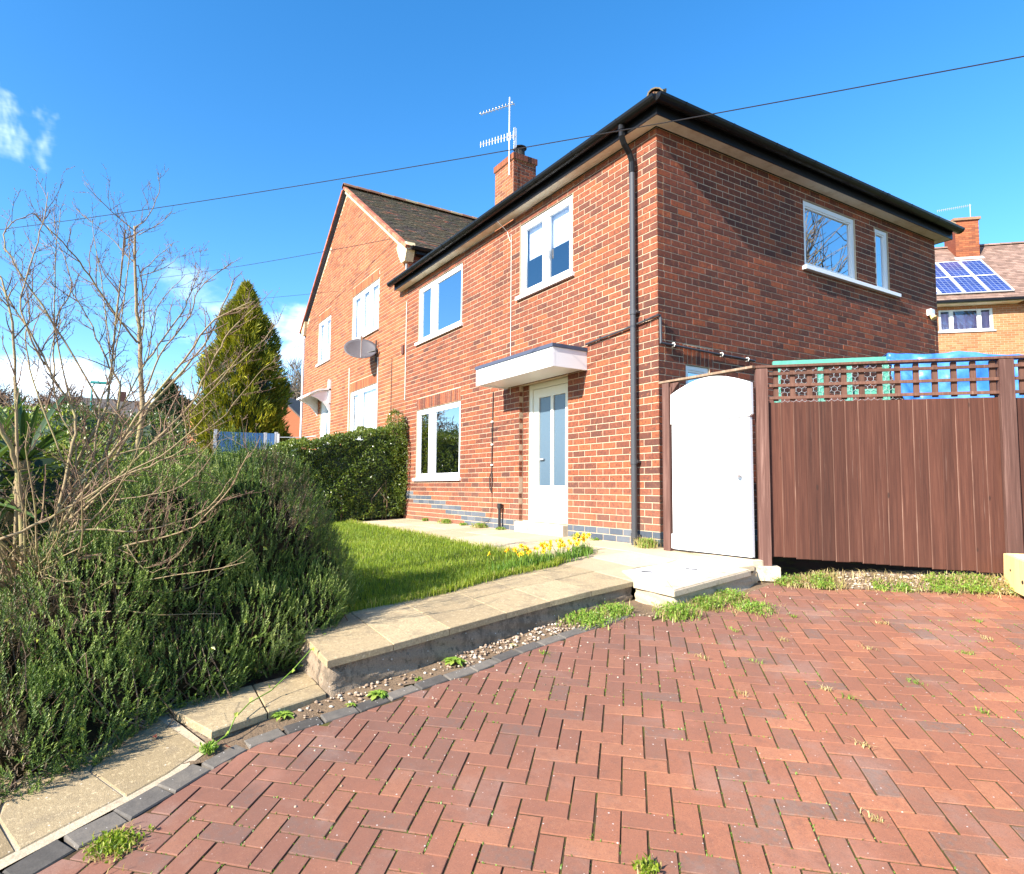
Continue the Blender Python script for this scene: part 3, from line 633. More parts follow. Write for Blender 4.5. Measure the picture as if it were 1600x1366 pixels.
tile_plane(mb, (xr, Ey1+.06, ez), (-1,0,0), (0,-cos(pit),sin(pit)), Lf, slope, lambda s, t: s > t*cos(pit)-.05)
mb.build('roof_tiles', M['roof_tile'], roof, kind='stuff')
def half_tile_run(p, q, name, m, parent, r=.085, L=.33):
    p = np.array(p, float); q = np.array(q, float); D = q-p; T = np.linalg.norm(D); d = D/T; n = int(T/L)
    sidev = np.cross(d, (0,0,1)); sidev /= np.linalg.norm(sidev); up = np.cross(sidev, d)
    for i in range(n):
        mb = MB(); a = p+d*i*L; b = p+d*((i+1)*L-.006); K = 6; V = []
        for e0, rr in ((a, r*1.08), (b, r)):
            V += [e0 + sidev*(rr*cos(pi*j/K)) + up*(rr*.85*sin(pi*j/K)) for j in range(K+1)]
            V += [e0 + sidev*((rr-.015)*cos(pi*j/K)) + up*((rr-.015)*.85*sin(pi*j/K)) for j in range(K+1)]
        k = K+1
        F = [(j, j+1, 2*k+j+1, 2*k+j) for j in range(K)] + [(j, k+j, k+j+1, j+1) for j in range(K)] + [(2*k+j, 2*k+j+1, 3*k+j+1, 3*k+j) for j in range(K)] + [(0, 2*k, 3*k, k), (K, k+K, 3*k+K, 2*k+K)]
        mb.add(V, F, random.random()); mb.build(name, M[m], parent)
half_tile_run((xr-.02, Ey0-.03, ez+.02), (rr_, 3.15, ridge_z+.02), 'hip_tile', 'ridge_clay', roof)
half_tile_run((rr_, 3.15, ridge_z+.02), (xl+.5, 3.15, ridge_z+.02), 'ridge_tile', 'ridge_clay', roof)
half_tile_run((xr-.02, Ey1+.03, ez+.02), (rr_, 3.15, ridge_z+.02), 'hip_tile', 'ridge_clay', roof)

# rainwater downpipe with swan neck
dp = MB(); X = -.315
dp.tube([(X+.02, Ey0-.075, zG-.04), (X+.02, Ey0-.075, zG-.20), (X+.01, Ey0-.03, zG-.27), (X, -.10, zG-.36), (X, -.062, zG-.45), (X, -.062, zG-.55)], .034, 12)
dp.tube([(X+.02, Ey0-.075, zG-.04), (X+.02, Ey0-.075, zG-.13)], .042, 12)
dp.tube([(X, -.062, zG-.46), (X, -.062, zG-.58)], .040, 12)
o = dp.build('swan_neck', M['black_plastic'], house, smooth=False)
dp = MB(); dp.tube([(X, -.062, zG-.5), (X, -.062, -.03)], .034, 14)
pipe = dp.build('downpipe', M['grey_plastic'], house, label='grey rainwater downpipe left of the house corner')
for z in (.93, .10, 2.65):
    q = MB(); q.tube([(X, -.062, z-.03), (X, -.062, z+.03)], .041, 14); q.box((X-.05, -.06, z-.012), (X+.05, -.001, z+.012)); q.build('pipe_collar', M['grey_plastic'], pipe)
q = MB(); q.tube([(-1.17, -.03, 2.45), (-.5, -.03, 2.49), (.03, -.03, 2.54), (.035, -.03, 2.54)], .013, 8); q.tube([(.03, -.03, 2.54), (.03, .0, 2.54), (.03, .005, 2.52), (.03, .01, 2.23)], .013, 8); q.tube([(.03, .0, 2.235), (.03, .9, 2.22), (.03, 1.62, 2.215)], .012, 8)
wp = q.build('overflow_pipe', M['grey_plastic'], house, label='thin black pipe running along the wall and round the corner')
for y, z in ((.21, 2.235), (1.02, 2.222), (1.49, 2.217)):
    q = MB(); q.tube([(.008, y, z+.02), (.035, y, z+.022), (.05, y, z), (.035, y, z-.02), (.008, y, z-.02)], .007, 6); q.build('pipe_clip', M['cable_white'], wp)
for x, z in ((-.16, 2.52), (-.9, 2.47)):
    q = MB(); q.tube([(x, -.006, z+.015), (x, -.045, z+.018), (x, -.045, z-.018), (x, -.006, z-.018)], .006, 6); q.build('pipe_clip', M['cable_black'], wp)
q = MB(); q.tube([(-3.39, -.012, 2.13), (-3.40, -.014, 1.5), (-3.41, -.012, .88), (-3.455, -.02, .78), (-3.45, -.02, .62), (-3.40, -.02, .55), (-3.385, -.02, .7), (-3.40, -.012, .86)], .009, 6)
cb = q.build('cable', M['cable_black'], house, label='black cable hanging left of the front door')
q = MB(); q.tube([(-3.40, -.012, .56), (-3.38, -.02, .3), (-3.45, -.02, .12), (-3.7, -.03, .04)], .004, 5); q.build('cable', M['cable_black'], house)
for z in (1.66, 1.30, .98):
    q = MB(); q.box((-3.425, -.024, z-.012), (-3.375, -.001, z+.012)); q.build('cable_clip', M['cable_white'], cb)
q = MB(); q.tube([(-2.93, -.25, 4.66), (-2.95, -.06, 4.55), (-2.94, -.02, 4.42), (-2.90, -.02, 4.38), (-2.89, -.03, 4.5), (-2.91, -.012, 4.35), (-2.91, -.01, 2.02)], .005, 5); q.build('cable', M['cable_white'], house, label='pale cable running down beside the blind window')
q = MB(); q.tube([(-3.10, -.06, -.02), (-3.10, -.06, .33)], .022, 10); q.tube([(-3.10, -.06, .31), (-3.10, -.06, .39)], .036, 10); q.build('vent_pipe', M['cable_black'], house, label='short black standpipe by the door step')
q = MB(); q.box((-6.96, -.03, 3.38), (-6.86, 0, 3.56)); q.build('air_vent', M['far_brick'], house)
q = MB(); q.tube([(0.0, .10, .71), (.035, .10, .71)], .045, 14); q.tube([(.03, .10, .71), (.06, .12, .70), (.075, .15, .62), (.06, .16, .55)], .018, 8); q.build('outside_tap', M['cable_black'], house, label='dark round outlet with a bent hose beside the gate post')
q = MB(); sd_.box(q, 5.96, 6.06, -.07, 0, 3.44, 3.54, .008); ol = q.build('outdoor_light', M['upvc'], house, label='small white outdoor light high on the side wall')
q = MB(); q.tube([(.05, 6.0, 3.44), (.09, 5.99, 3.38)], [.03, .045], 10); q.build('lamp_head', M['raw_timber'], ol)


# ================================================================== THE ATTACHED NEIGHBOUR
nb = thing('gabled_brick_house', (-10.7, 4, .9), 'orange brick house with tall front gable and mossy roof, joined to the near house', 'house')
nf = Wall((0, 0, 0), 0, 'brick_neighbour', 'mortar'); NL, NR, NA, NE, NZ = -14.55, PX-.001, -10.80, 5.60, 8.52
NWA = (-13.10, -11.93, 53*CH, 69*CH); NWB = (-10.16, -8.36, 54*CH, 69*CH); NWC = (-10.16, -8.34, 20*CH, 38*CH); ND = (-12.68, -11.75, 13*CH, 40*CH)
NH = [NWA, NWB, NWC, ND]
def gabz(x): return NE + (NZ-NE)*((x-NL)/(NA-NL) if x < NA else (NR-x)/(NR-NA))
SOL = [(h[0], h[1], h[3], h[3]+3*CH) for h in NH]
nf.courses(NL, NR, 12, 109, NH+SOL, (0.0, -0.1125), keep=lambda u, z, a, b: z < gabz(a)-.02 and z < gabz(b)-.02, tonef=lambda c, k: min(1, max(0, random.gauss(.55, .27))))
for h in SOL: nf.soldiers(h[0], h[1], h[2], h[3]-.01)
nf.sheet('front_wall', NL, NR, .3, NE, NH, nb, extra=[[(NL, .005, NE), (NR, .005, NE), (NA, .005, NZ)], [(NR, .1, NE), (NL, .1, NE), (NA, .1, NZ)]])
ns = Wall((NR, 0, 0), pi/2, 'brick_side_shaded', 'mortar_dark'); ns.courses(0.001, 3.2, 60, 70, (), (0.1125, 0.0)); ns.sheet('side_wall', 0, 8, 4.5, NE, [], nb)
mb = MB(); mb.box((NL, .12, .3), (NL+.1, 8, NE)); mb.box((NL+.1, 7.9, .3), (NR-.1, 8, NE)); mb.box((NL+.12, .11, 3.35), (NR-.12, 7.9, 3.5)); mb.box((NL+.12, 2.0, 3.5), (NR-.12, 2.1, 5.5)); mb.box((NL+.12, 2.0, .9), (NR-.12, 2.1, 3.3)); mb.box((NL+.12, .11, 5.5), (NR-.12, 7.9, 5.58)); mb.build('interior_wall', M['room_wall'], nb)
emit_bricks([nf, ns], nb, 300, lambda w, c: c[2] > 1.9)
a = make_window(nb, nf, *NWA, bars=[(-12.58, -12.42)], fr=.07, glass='net_glass'); curtain(nf, a, -13.04, -12.0, NWA[2]+.08, NWA[3]-.08, .12, 'curtain_white')
a = make_window(nb, nf, *NWB, bars=[(-9.62, -9.46), (-9.02, -8.90)], fr=.07, glass='net_glass'); curtain(nf, a, -10.1, -8.42, NWB[2]+.08, NWB[3]-.08, .12, 'curtain_white')
a = make_window(nb, nf, *NWC, bars=[(-9.62, -9.40)], fr=.07, glass='net_glass', sill=False); curtain(nf, a, -10.1, -8.42, NWC[2]+.08, NWC[3]-.08, .12, 'curtain_white')
mb = MB(); nf.box(mb, ND[0]+.01, ND[0]+.36, .03, .09, ND[2], ND[3]-.01); nf.box(mb, ND[0]+.36, ND[1]-.01, .05, .10, ND[2], ND[3]-.01, .004); nd = mb.build('front_door', M['upvc'], nb)
q = MB(); nf.box(q, -12.22, -12.12, .044, .052, 2.0, 2.95); q.build('pane', M['frosted_glass'], nd)
# curved door hood
K = 10; V = []
for i in range(K+1):
    t = i/K; y = -.60*t; z = 3.30 - .20*t**2.2 + .03*t
    V += [(-13.0, y, z), (-11.72, y, z), (-13.0, y, z-.045), (-11.72, y, z-.045)]
F = []
for i in range(K):
    j = 4*i; F += [(j, j+1, j+5, j+4), (j+2, j+6, j+7, j+3), (j, j+4, j+6, j+2), (j+1, j+3, j+7, j+5)]
F += [(4*K, 4*K+1, 4*K+3, 4*K+2)]
hood = part('door_hood', V, np.array(F), M['upvc'], nb, label='white curved hood over the door')
for x in (-12.95, -11.80):
    q = MB(); pr = [(-.001, 3.34)] + [(-.8*(i/8), 3.05+.16*(i/8)**.5 - .0) for i in range(8, -1, -1)]
    pr = [(-.001, 3.25), (-.30, 3.22), (-.55, 3.08), (-.38, 3.02), (-.22, 2.93), (-.10, 2.80), (-.001, 2.66)]
    q.add([(x-.03, y, z) for y, z in pr] + [(x+.03, y, z) for y, z in pr], [tuple(range(7))[::-1], tuple(range(7, 14))] + [(i, (i+1) % 7, (i+1) % 7+7, i+7) for i in range(7)]); q.build('bracket', M['upvc'], hood)
q = MB(); nf.box(q, -11.83, -11.72, -.06, 0, 2.9, 3.55); q.build('side_panel', M['upvc'], hood)
# roof
mb = MB(); ov = .10; pl_ = math.atan2(NZ-NE, NA-NL); pr_ = math.atan2(NZ-NE, NR-NA); Z0 = NZ+.06
Ll = (NA-NL)+.22; Lr = (NR-NA)+.14
L1 = (NA-Ll, Z0-Ll*math.tan(pl_)); R1 = (NA+Lr, Z0-Lr*math.tan(pr_))
mb.add([(L1[0], -ov, L1[1]), (NA, -ov, Z0), (NA, 8.1, Z0), (L1[0], 8.1, L1[1])], [(0,3,2,1)]); mb.add([(R1[0], -ov, R1[1]), (NA, -ov, Z0), (NA, 8.1, Z0), (R1[0], 8.1, R1[1])], [(0,1,2,3)])
mb.add([(L1[0], -ov, L1[1]-.05), (NA, -ov, Z0-.05), (NA, 8.1, Z0-.05), (L1[0], 8.1, L1[1]-.05)], [(0,1,2,3)]); mb.add([(R1[0], -ov, R1[1]-.05), (NA, -ov, Z0-.05), (NA, 8.1, Z0-.05), (R1[0], 8.1, R1[1]-.05)], [(0,3,2,1)])
nroof = mb.build('roof', M['felt'], nb)
mb = MB(); tile_plane(mb, (R1[0], -ov, R1[1]), (0,1,0), (-cos(pr_),0,sin(pr_)), 8.2, Lr/cos(pr_)+.06, tw=.19, gauge=.12)
tile_plane(mb, (L1[0], 8.1, L1[1]), (0,-1,0), (cos(pl_),0,sin(pl_)), 8.2, Ll/cos(pl_)+.06, tw=.19, gauge=.12)
mb.build('roof_tiles', M['roof_tile'], nroof, kind='stuff')
half_tile_run((NA, -ov-.02, Z0+.02), (NA, 8.1, Z0+.02), 'ridge_tile', 'ridge_clay', nroof, r=.11, L=.36)
mb = MB(); q = MB()
nrt = int(Lr/cos(pr_)/.15)
for i in range(nrt):
    s = (i+.5)*.15; c = (R1[0]-s*cos(pr_), -ov+.02, R1[1]+s*sin(pr_)+.0); mb.obox(c, (-cos(pr_),0,sin(pr_)), (0,1,0), (sin(pr_),0,cos(pr_)), .072, .05, .032, .004, random.random())
nlt = int(Ll/cos(pl_)/.15)
for i in range(nlt):
    s = (i+.5)*.15; c = (L1[0]+s*cos(pl_), -ov+.02, L1[1]+s*sin(pl_)); mb.obox(c, (cos(pl_),0,sin(pl_)), (0,1,0), (-sin(pl_),0,cos(pl_)), .072, .05, .032, .004, random.random())
mb.build('verge_tiles', M['verge_tile'], nroof, kind='stuff')
q = MB(); 
q.beam((NR-.05, -.03, NE+.02-.06), (NA, -.03, NZ-.06), .06, .05); q.build('verge_undercloak', M['cream_stone'], nroof)
mb = MB(); pts = [(NR+.02, NE-.30), (NR+.14, NE-.02), (NR+.10, NE+.08), (NR-.34, NE+.18), (NR-.42, NE+.10), (NR-.30, NE-.12), (NR-.16, NE-.30)]
mb.add([(x, -.09, z) for x, z in pts]+[(x, .10, z) for x, z in pts], [tuple(range(7))[::-1], tuple(range(7, 14))]+[(i, (i+1) % 7, (i+1) % 7+7, i+7) for i in range(7)]); mb.build('kneeler_stone', M['cream_stone'], nb)
mb = MB(); pts = [(NL-.02, NE-.26), (NL-.16, NE-.06), (NL-.16, NE+.02), (NL+.25, NE+.16), (NL+.16, NE-.26)]
mb.add([(x, -.09, z) for x, z in pts]+[(x, .10, z) for x, z in pts], [tuple(range(5))[::-1], tuple(range(5, 10))]+[(i, (i+1) % 5, (i+1) % 5+5, i+5) for i in range(5)]); mb.build('kneeler_stone', M['cream_stone'], nb)
gutter((NL-.2, -.12, NE-.06), (NL-.2, 8, NE-.06), (-1,0,0), parent=nb)
q = MB(); q.box((NR+.001, .11, NE-.16), (NR+.16, 8, NE-.05)); q.build('fascia', M['black_plastic'], nb); gutter((NR+.2, -.02, NE-.04), (NR+.2, 8, NE-.04), (1,0,0), parent=nb)
q = MB(); q.tube([(NL-.06, -.02, NE-.3), (NL-.06, -.02, .9)], .033, 10); q.build('downpipe', M['upvc'], nb)
q = MB(); q.box((PX-.20, -.04, 4.93), (PX+.3, .25, 4.96)); q.tube([(PX-.02, -.03, 4.95), (PX-.02, -.03, 5.25)], .02, 6); q.build('lead_flashing', M['lead'], nb)
for pts, mm, r in ((((-10.23, -.01, 3.63), (-10.21, -.01, 2.8), (-10.2, -.01, 1.3)), 'cable_white', .012), (((-8.30, -.01, 3.56), (-8.28, -.01, 2.6), (-8.27, -.01, 1.2)), 'cable_white', .014), (((-7.49, -.01, 3.40), (-7.5, -.01, 1.3)), 'cable_black', .006), (((-6.765, -.012, 4.45), (-6.765, -.012, 2.4)), 'cable_white', .008)):
    q = MB(); q.tube(pts, r, 6); q.build('cable', M[mm], nb)
# chimney on the party ridge
cw = Wall((-7.85, 2.8, 0), 0, 'brick_neighbour', 'mortar'); cs = Wall((-7.03, 2.8, 0), pi/2, 'brick_side_shaded', 'mortar')  # the chimney's side face takes the brick copy with shade in its colour
cw.courses(0.0, .819, 78, 107, (), (0.0, .1125)); cs.courses(0.001, .65, 78, 107, (), (.1125, 0.0))
cw.soldiers(-.03, .849, 107*CH, 107*CH+.16); cs.soldiers(-.03, .68, 107*CH, 107*CH+.16)
mb = MB(); mb.box((-7.845, 2.805, 5.9), (-7.035, 3.445, 107*CH+.002)); mb.box((-7.87, 2.78, 107*CH+.004), (-7.01, 3.47, 107*CH+.15)); mb.box((-7.80, 2.85, 107*CH+.151), (-7.08, 3.40, 107*CH+.17))
ch_ = mb.build('chimney', M['mortar'], nb)
for w_ in (cw, cs):
    for i, it in enumerate(w_.items):
        if it[3] > 107*CH: w_.items[i] = it[:4] + (random.random()*.5, w_.m)
    V, F, T, MI = [], [], [], []
    for k, it in enumerate(w_.items):
        c = w_.W((it[0]+it[1])/2, -.03 if it[3] > 107*CH else 0, (it[2]+it[3])/2); a_, b_ = brick_geo(it[1]-it[0], it[3]-it[2])
        V += [c + w_.a*x - w_.n*y + np.array([0,0,z]) for x, y, z in a_]; F += [tuple(i+12*k for i in f) for f in b_]; T += [it[4]]*12; MI += [1 if it[5] == 'mortar' else 0]*len(b_)
    o = part('chimney_bricks', V, np.array(F), M[w_.m], ch_, tone=T, kind='stuff'); o.data.materials.append(M['pale_concrete']); o.data.polygons.foreach_set('material_index', np.array(MI, dtype=np.int32))
q = MB(); q.tube([(-7.22, 3.1, 8.62), (-7.22, 3.1, 8.84)], [.13, .12], 14); q.tube([(-7.22, 3.1, 8.84), (-7.22, 3.1, 8.86), (-7.22, 3.1, 8.90)], [.17, .17, .05], 14); q.build('chimney_pot', M['pot_black'], ch_)
# aerials on the chimney
an = thing('tv_aerial', (-7.14, 2.74, 8.1), 'white mast with two comb shaped aerials strapped to the front of the chimney', 'aerial')
q = MB(); q.tube([(-7.13, 2.74, 8.05), (-7.13, 2.74, 9.98)], .016, 8); q.build('mast', M['aluminium'], an)
def yagi(p, q_, n, L, vert, name, both=True):
    p = np.array(p); q_ = np.array(q_); d = (q_-p); T = np.linalg.norm(d); d /= T; s = np.array([0,0,1.0]) if vert else np.cross(d, (0,0,1)); mb = MB()
    mb.tube([p, q_], .010, 6)
    for i in range(n):
        c = p + d*T*(.02+.96*i/(n-1)); l = L*(.7+.3*i/(n-1)); mb.tube([c-s*l/2, c+s*l/2], .006, 4)
        if not vert: mb.tube([c-s*l/2*.9+np.array([0,0,.05]), c+np.array([0,0,-.02])], .006, 4); mb.tube([c+s*l/2*.9+np.array([0,0,.05]), c+np.array([0,0,-.02])], .006, 4)
    mb.build(name, M['aluminium'], an)
yagi((-7.80, 2.33, 9.78), (-7.02, 2.79, 9.78), 11, .15, False, 'upper_aerial'); yagi((-7.78, 2.31, 8.99), (-7.0, 2.78, 8.99), 12, .20, True, 'lower_aerial')
q = MB()
for x, h in ((-7.03, 9.2), (-6.98, 9.18), (-6.93, 9.12)): q.tube([(x, 2.8, 8.66), (x, 2.8, h)], .010, 5)
q.tube([(-7.13, 2.74, 8.95), (-6.92, 2.8, 8.95)], .010, 5); q.build('side_aerial', M['aluminium'], an)
q = MB(); q.tube([(-7.15, 2.78, 8.5), (-7.0, 2.76, 8.35), (-7.0, 2.78, 7.0)], .006, 5); q.build('cable', M['cable_black'], an)
# satellite dish
ds = thing('satellite_dish', (-8.6, 0, 3.7), 'grey oval satellite dish on a wall bracket between the gable windows', 'satellite dish')
C0 = np.array([-8.56, -.33, 3.70]); ax = np.array([.72, -.25, .65]); ax /= np.linalg.norm(ax); e1 = np.cross(ax, (0,0,1)); e1 /= np.linalg.norm(e1); e2 = np.cross(e1, ax)
V = []; R_, S_ = 7, 24
for side in (0, 1):
    for i in range(R_+1):
        r = i/R_
        for j in range(S_):
            t = 2*pi*j/S_; V.append(C0 + e1*.38*r*cos(t) + e2*.36*r*sin(t) + ax*(.10*r*r - .012*side))
F = []; o1 = (R_+1)*S_
for i in range(R_):
    for j in range(S_):
        a_ = i*S_+j; b_ = i*S_+(j+1) % S_; F += [(a_, b_, b_+S_, a_+S_), (o1+a_, o1+a_+S_, o1+b_+S_, o1+b_)]
F += [(R_*S_+j, R_*S_+(j+1) % S_, o1+R_*S_+(j+1) % S_, o1+R_*S_+j) for j in range(S_)]
part('dish', V, np.array(F), M['dish_grey'], ds, smooth=True)
q = MB(); q.tube([C0-ax*.01, C0-ax*.08, (-8.35, -.06, 3.72), (-8.33, 0, 3.70)], .018, 8); q.tube([(-8.33, -.05, 3.95), (-8.33, -.05, 3.45)], .018, 8); q.build('bracket', M['cable_black'], ds)
q = MB(); lp = C0 - e2*.28 + ax*.06; q.tube([lp, C0+ax*.42-e2*.10], .012, 6); q.tube([C0+ax*.40-e2*.10, C0+ax*.50-e2*.08], .030, 8); q.build('receiver_arm', M['aluminium'], ds)
q = MB(); q.tube([(-8.33, -.02, 3.5), (-8.31, -.012, 3.3), (-8.3, -.01, 2.9)], .006, 5); q.build('cable', M['cable_black'], ds)

# low brick outbuilding beyond the neighbour's door
ob = thing('brick_outbuilding', (-17, 1.4, 1), 'low flat topped orange brick outbuilding left of the gabled house', 'outbuilding')
ow = Wall((-18.6, 1.2, 0), 0, 'brick_neighbour', 'mortar'); ow.courses(0, 3.9, 14, 43, (), (0, .1125), L=.225); ow.sheet('front_wall', 0, 3.9, .9, 43*CH, [], ob, rec=.005)
emit_bricks([ow], ob, 60, lambda w, c: True)
mb = MB(); mb.box((-18.6, 1.31, .9), (-14.7, 3.5, 43*CH)); mb.build('side_wall', M['brick_neighbour'], ob); mb = MB(); mb.box((-18.7, 1.1, 43*CH+.002), (-14.6, 3.6, 43*CH+.06)); mb.build('coping', M['mortar_dark'], ob)
q = MB(); q.box((-15.9, 1.12, 1.0), (-15.72, 1.194, 3.0)); q.build('dark_post', M['pot_black'], ob)

# ================================================================== HOUSE WITH SOLAR PANELS, uphill to the right
rh = thing('solar_panel_house', (-5.96, 20.57, 2.3), 'orange brick house with solar panels and purple curtains behind the near house', 'house')
A47 = RAD(47); rw = Wall((-5.96, 20.57, 0), A47, 'brick_orange', 'mortar')
RWN = (-.06, 1.61, 6.46, 7.28)
rw.courses(-5, 7, 48, 95, [RWN, (-.1, 1.75, 5.55, 5.67)], (0, .1125), tonef=lambda c, k: random.random(), ch=CH); rw.soldiers(-.1, 1.75, 5.55, 5.67, .06)
rw.sheet('front_wall', -8, 8, 2, 7.45, [RWN], rh)
emit_bricks([rw], rh, 0, lambda w, c: False)
mb = MB(); rw.box(mb, -8, 8, .15, 6.5, 2, 6.0); rw.box(mb, -8, -.6, .15, 6.5, 6.0, 7.4); rw.box(mb, 2.2, 8, .15, 6.5, 6.0, 7.4); rw.box(mb, -.6, 2.2, 1.5, 6.5, 6, 7.4); mb.build('rear_wall', M['brick_orange'], rh)
a = make_window(rh, rw, *RWN, bars=[(.30, .39), (1.16, 1.25)], fr=.055, glass='net_glass'); a['label'] = 'white three light window with purple curtains'
for u0, u1, zt in ((.02, .29, 7.14), (.40, 1.15, 7.08), (1.26, 1.55, 7.16)): curtain(rw, a, u0, u1, 6.52, zt, .13, 'curtain_purple', waves=6)
P43 = RAD(43); upv = -rw.n*cos(P43) + np.array([0,0,sin(P43)]); o0 = rw.W(-8, -.35, 7.5); nrm = np.cross(rw.a, upv)
mb = MB(); LL = 4.4; B2 = rw.W(-8, -.35+2*LL*cos(P43), 7.5)
mb.add([o0, o0+rw.a*16, o0+rw.a*16+upv*LL, o0+upv*LL], [(0,1,2,3)]); mb.add([o0+upv*LL, o0+rw.a*16+upv*LL, B2+rw.a*16, B2], [(0,1,2,3)]); mb.add([o0+(0,0,-.01), o0+upv*LL+(0,0,-.01), B2+(0,0,-.01)], [(0,1,2)]); mb.add([o0+rw.a*16, o0+rw.a*16+upv*LL, B2+rw.a*16], [(0,2,1)])
rr = mb.build('roof', M['roof_tile_brown'], rh)
mb = MB(); tile_plane(mb, o0+rw.a*5, rw.a, upv, 8, LL, tw=.2, gauge=.14, wob=.002); mb.build('roof_tiles', M['roof_tile_brown'], rr, kind='stuff')
half_tile_run(o0+rw.a*5+upv*LL, o0+rw.a*13+upv*LL, 'ridge_tile', 'roof_tile_brown', rr, r=.10, L=.4)
mb = MB(); rw.box(mb, -8, 2.45, -.36, -.33, 7.38, 7.5); rw.box(mb, -8, 2.35, -.34, 0, 7.37, 7.385); mb.build('fascia', M['soffit_board'], rh)
mb = MB(); rw.box(mb, -8, 2.42, -.48, -.365, 7.40, 7.485, .02); mb.build('gutter', M['black_plastic'], rh)
mb = MB(); rw.box(mb, 2.46, 8, -.48, -.33, 7.36, 7.46, .02); mb.build('gutter', M['upvc'], rh)
# panels: each a part with its own cells
PW, PH = .755, 1.32
for r_ in range(2):
    for i in range(6):
        s = 2.20-(i+1)*PW+8; t = .30+r_*PH; c = o0 + rw.a*(s+PW/2) + upv*(t+PH/2) + nrm*.10
        mb = MB(); 
        for (x0, x1, y0, y1) in ((-PW/2+.01, -PW/2+.045, -PH/2+.01, PH/2-.01), (PW/2-.045, PW/2-.01, -PH/2+.01, PH/2-.01), (-PW/2+.045, PW/2-.045, PH/2-.045, PH/2-.01), (-PW/2+.045, PW/2-.045, -PH/2+.01, -PH/2+.025)):
            mb.obox(c+rw.a*(x0+x1)/2+upv*(y0+y1)/2, rw.a, upv, nrm, (x1-x0)/2, (y1-y0)/2, .02)
        f = mb.build('solar_panel', M['far_white'], rh)
        me = fast('solar_cells', [(-PW/2+.045, -PH/2+.03, 0), (PW/2-.045, -PH/2+.03, 0), (PW/2-.045, PH/2-.045, 0), (-PW/2+.045, PH/2-.045, 0)], np.array([(0,1,2,3)]))
        o = place('solar_cells', me, M['solar_cell'], tuple(c+nrm*.012), f); o.rotation_euler = Matrix((rw.a, upv, nrm)).transposed().to_euler()
# chimney
cc = o0 + rw.a*10.0 + upv*(LL-.35)
mb = MB(); mb.obox(cc+(0,0,-.02), rw.a, rw.n, (0,0,1), .40, .42, 1.12, 0); cm_ = mb.build('chimney', M['brick_side_shaded'], rh)
cwf = Wall(cc - rw.a*.40 + rw.n*.423, A47, 'brick_side_shaded', 'mortar'); cwf.courses(0, .80, -10, 13, (), (0, .1125)); emit = []
V, F, T = [], [], []
for k, it in enumerate(cwf.items):
    c = cwf.W((it[0]+it[1])/2, 0, (it[2]+it[3])/2); a_, b_ = brick_geo(it[1]-it[0], it[3]-it[2]); V += [c+cwf.a*x-cwf.n*y+np.array([0,0,z]) for x, y, z in a_]; F += [tuple(i+12*k for i in f) for f in b_]; T += [it[4]]*12
part('chimney_bricks', V, np.array(F), M['brick_neighbour'], cm_, tone=T, kind='stuff')
q = MB(); q.obox(cc+(0,0,1.14), rw.a, rw.n, (0,0,1), .46, .48, .05, 0); q.build('chimney_cap', M['ridge_clay'], cm_)
q = MB(); q.tube([cc-rw.a*.2+(0,0,1.19), cc-rw.a*.2+(0,0,1.32)], .12, 10); q.build('chimney_pot', M['verge_tile'], cm_)
q = MB(); q.obox(cc+rw.n*.50+(0,0,-.46), rw.a, upv, nrm, .48, .09, .02); q.build('lead_flashing', M['far_white'], cm_)
an = thing('roof_aerial', tuple(cc+rw.a*.3+(0,0,1.2)), 'thin comb aerial on the chimney of the solar panel house', 'aerial')
pA = cc+rw.a*.35+(0,0,1.15); q = MB(); q.tube([pA, pA+(0,0,.75)], .014, 5); tp = pA+(0,0,.70); q.tube([tp+rw.a*.05, tp-rw.a*1.15+(0,0,-.12)], .012, 5)
for i in range(16):
    c = tp - rw.a*(.08+i*.07)+(0,0,-.12*(.08+i*.07)); q.tube([c+(0,0,.05), c-(0,0,.05)], .008, 4)
q.build('aerial_comb', M['aluminium'], an)
# small white-topped shed posts glimpsed under its window are part of the next garden fence

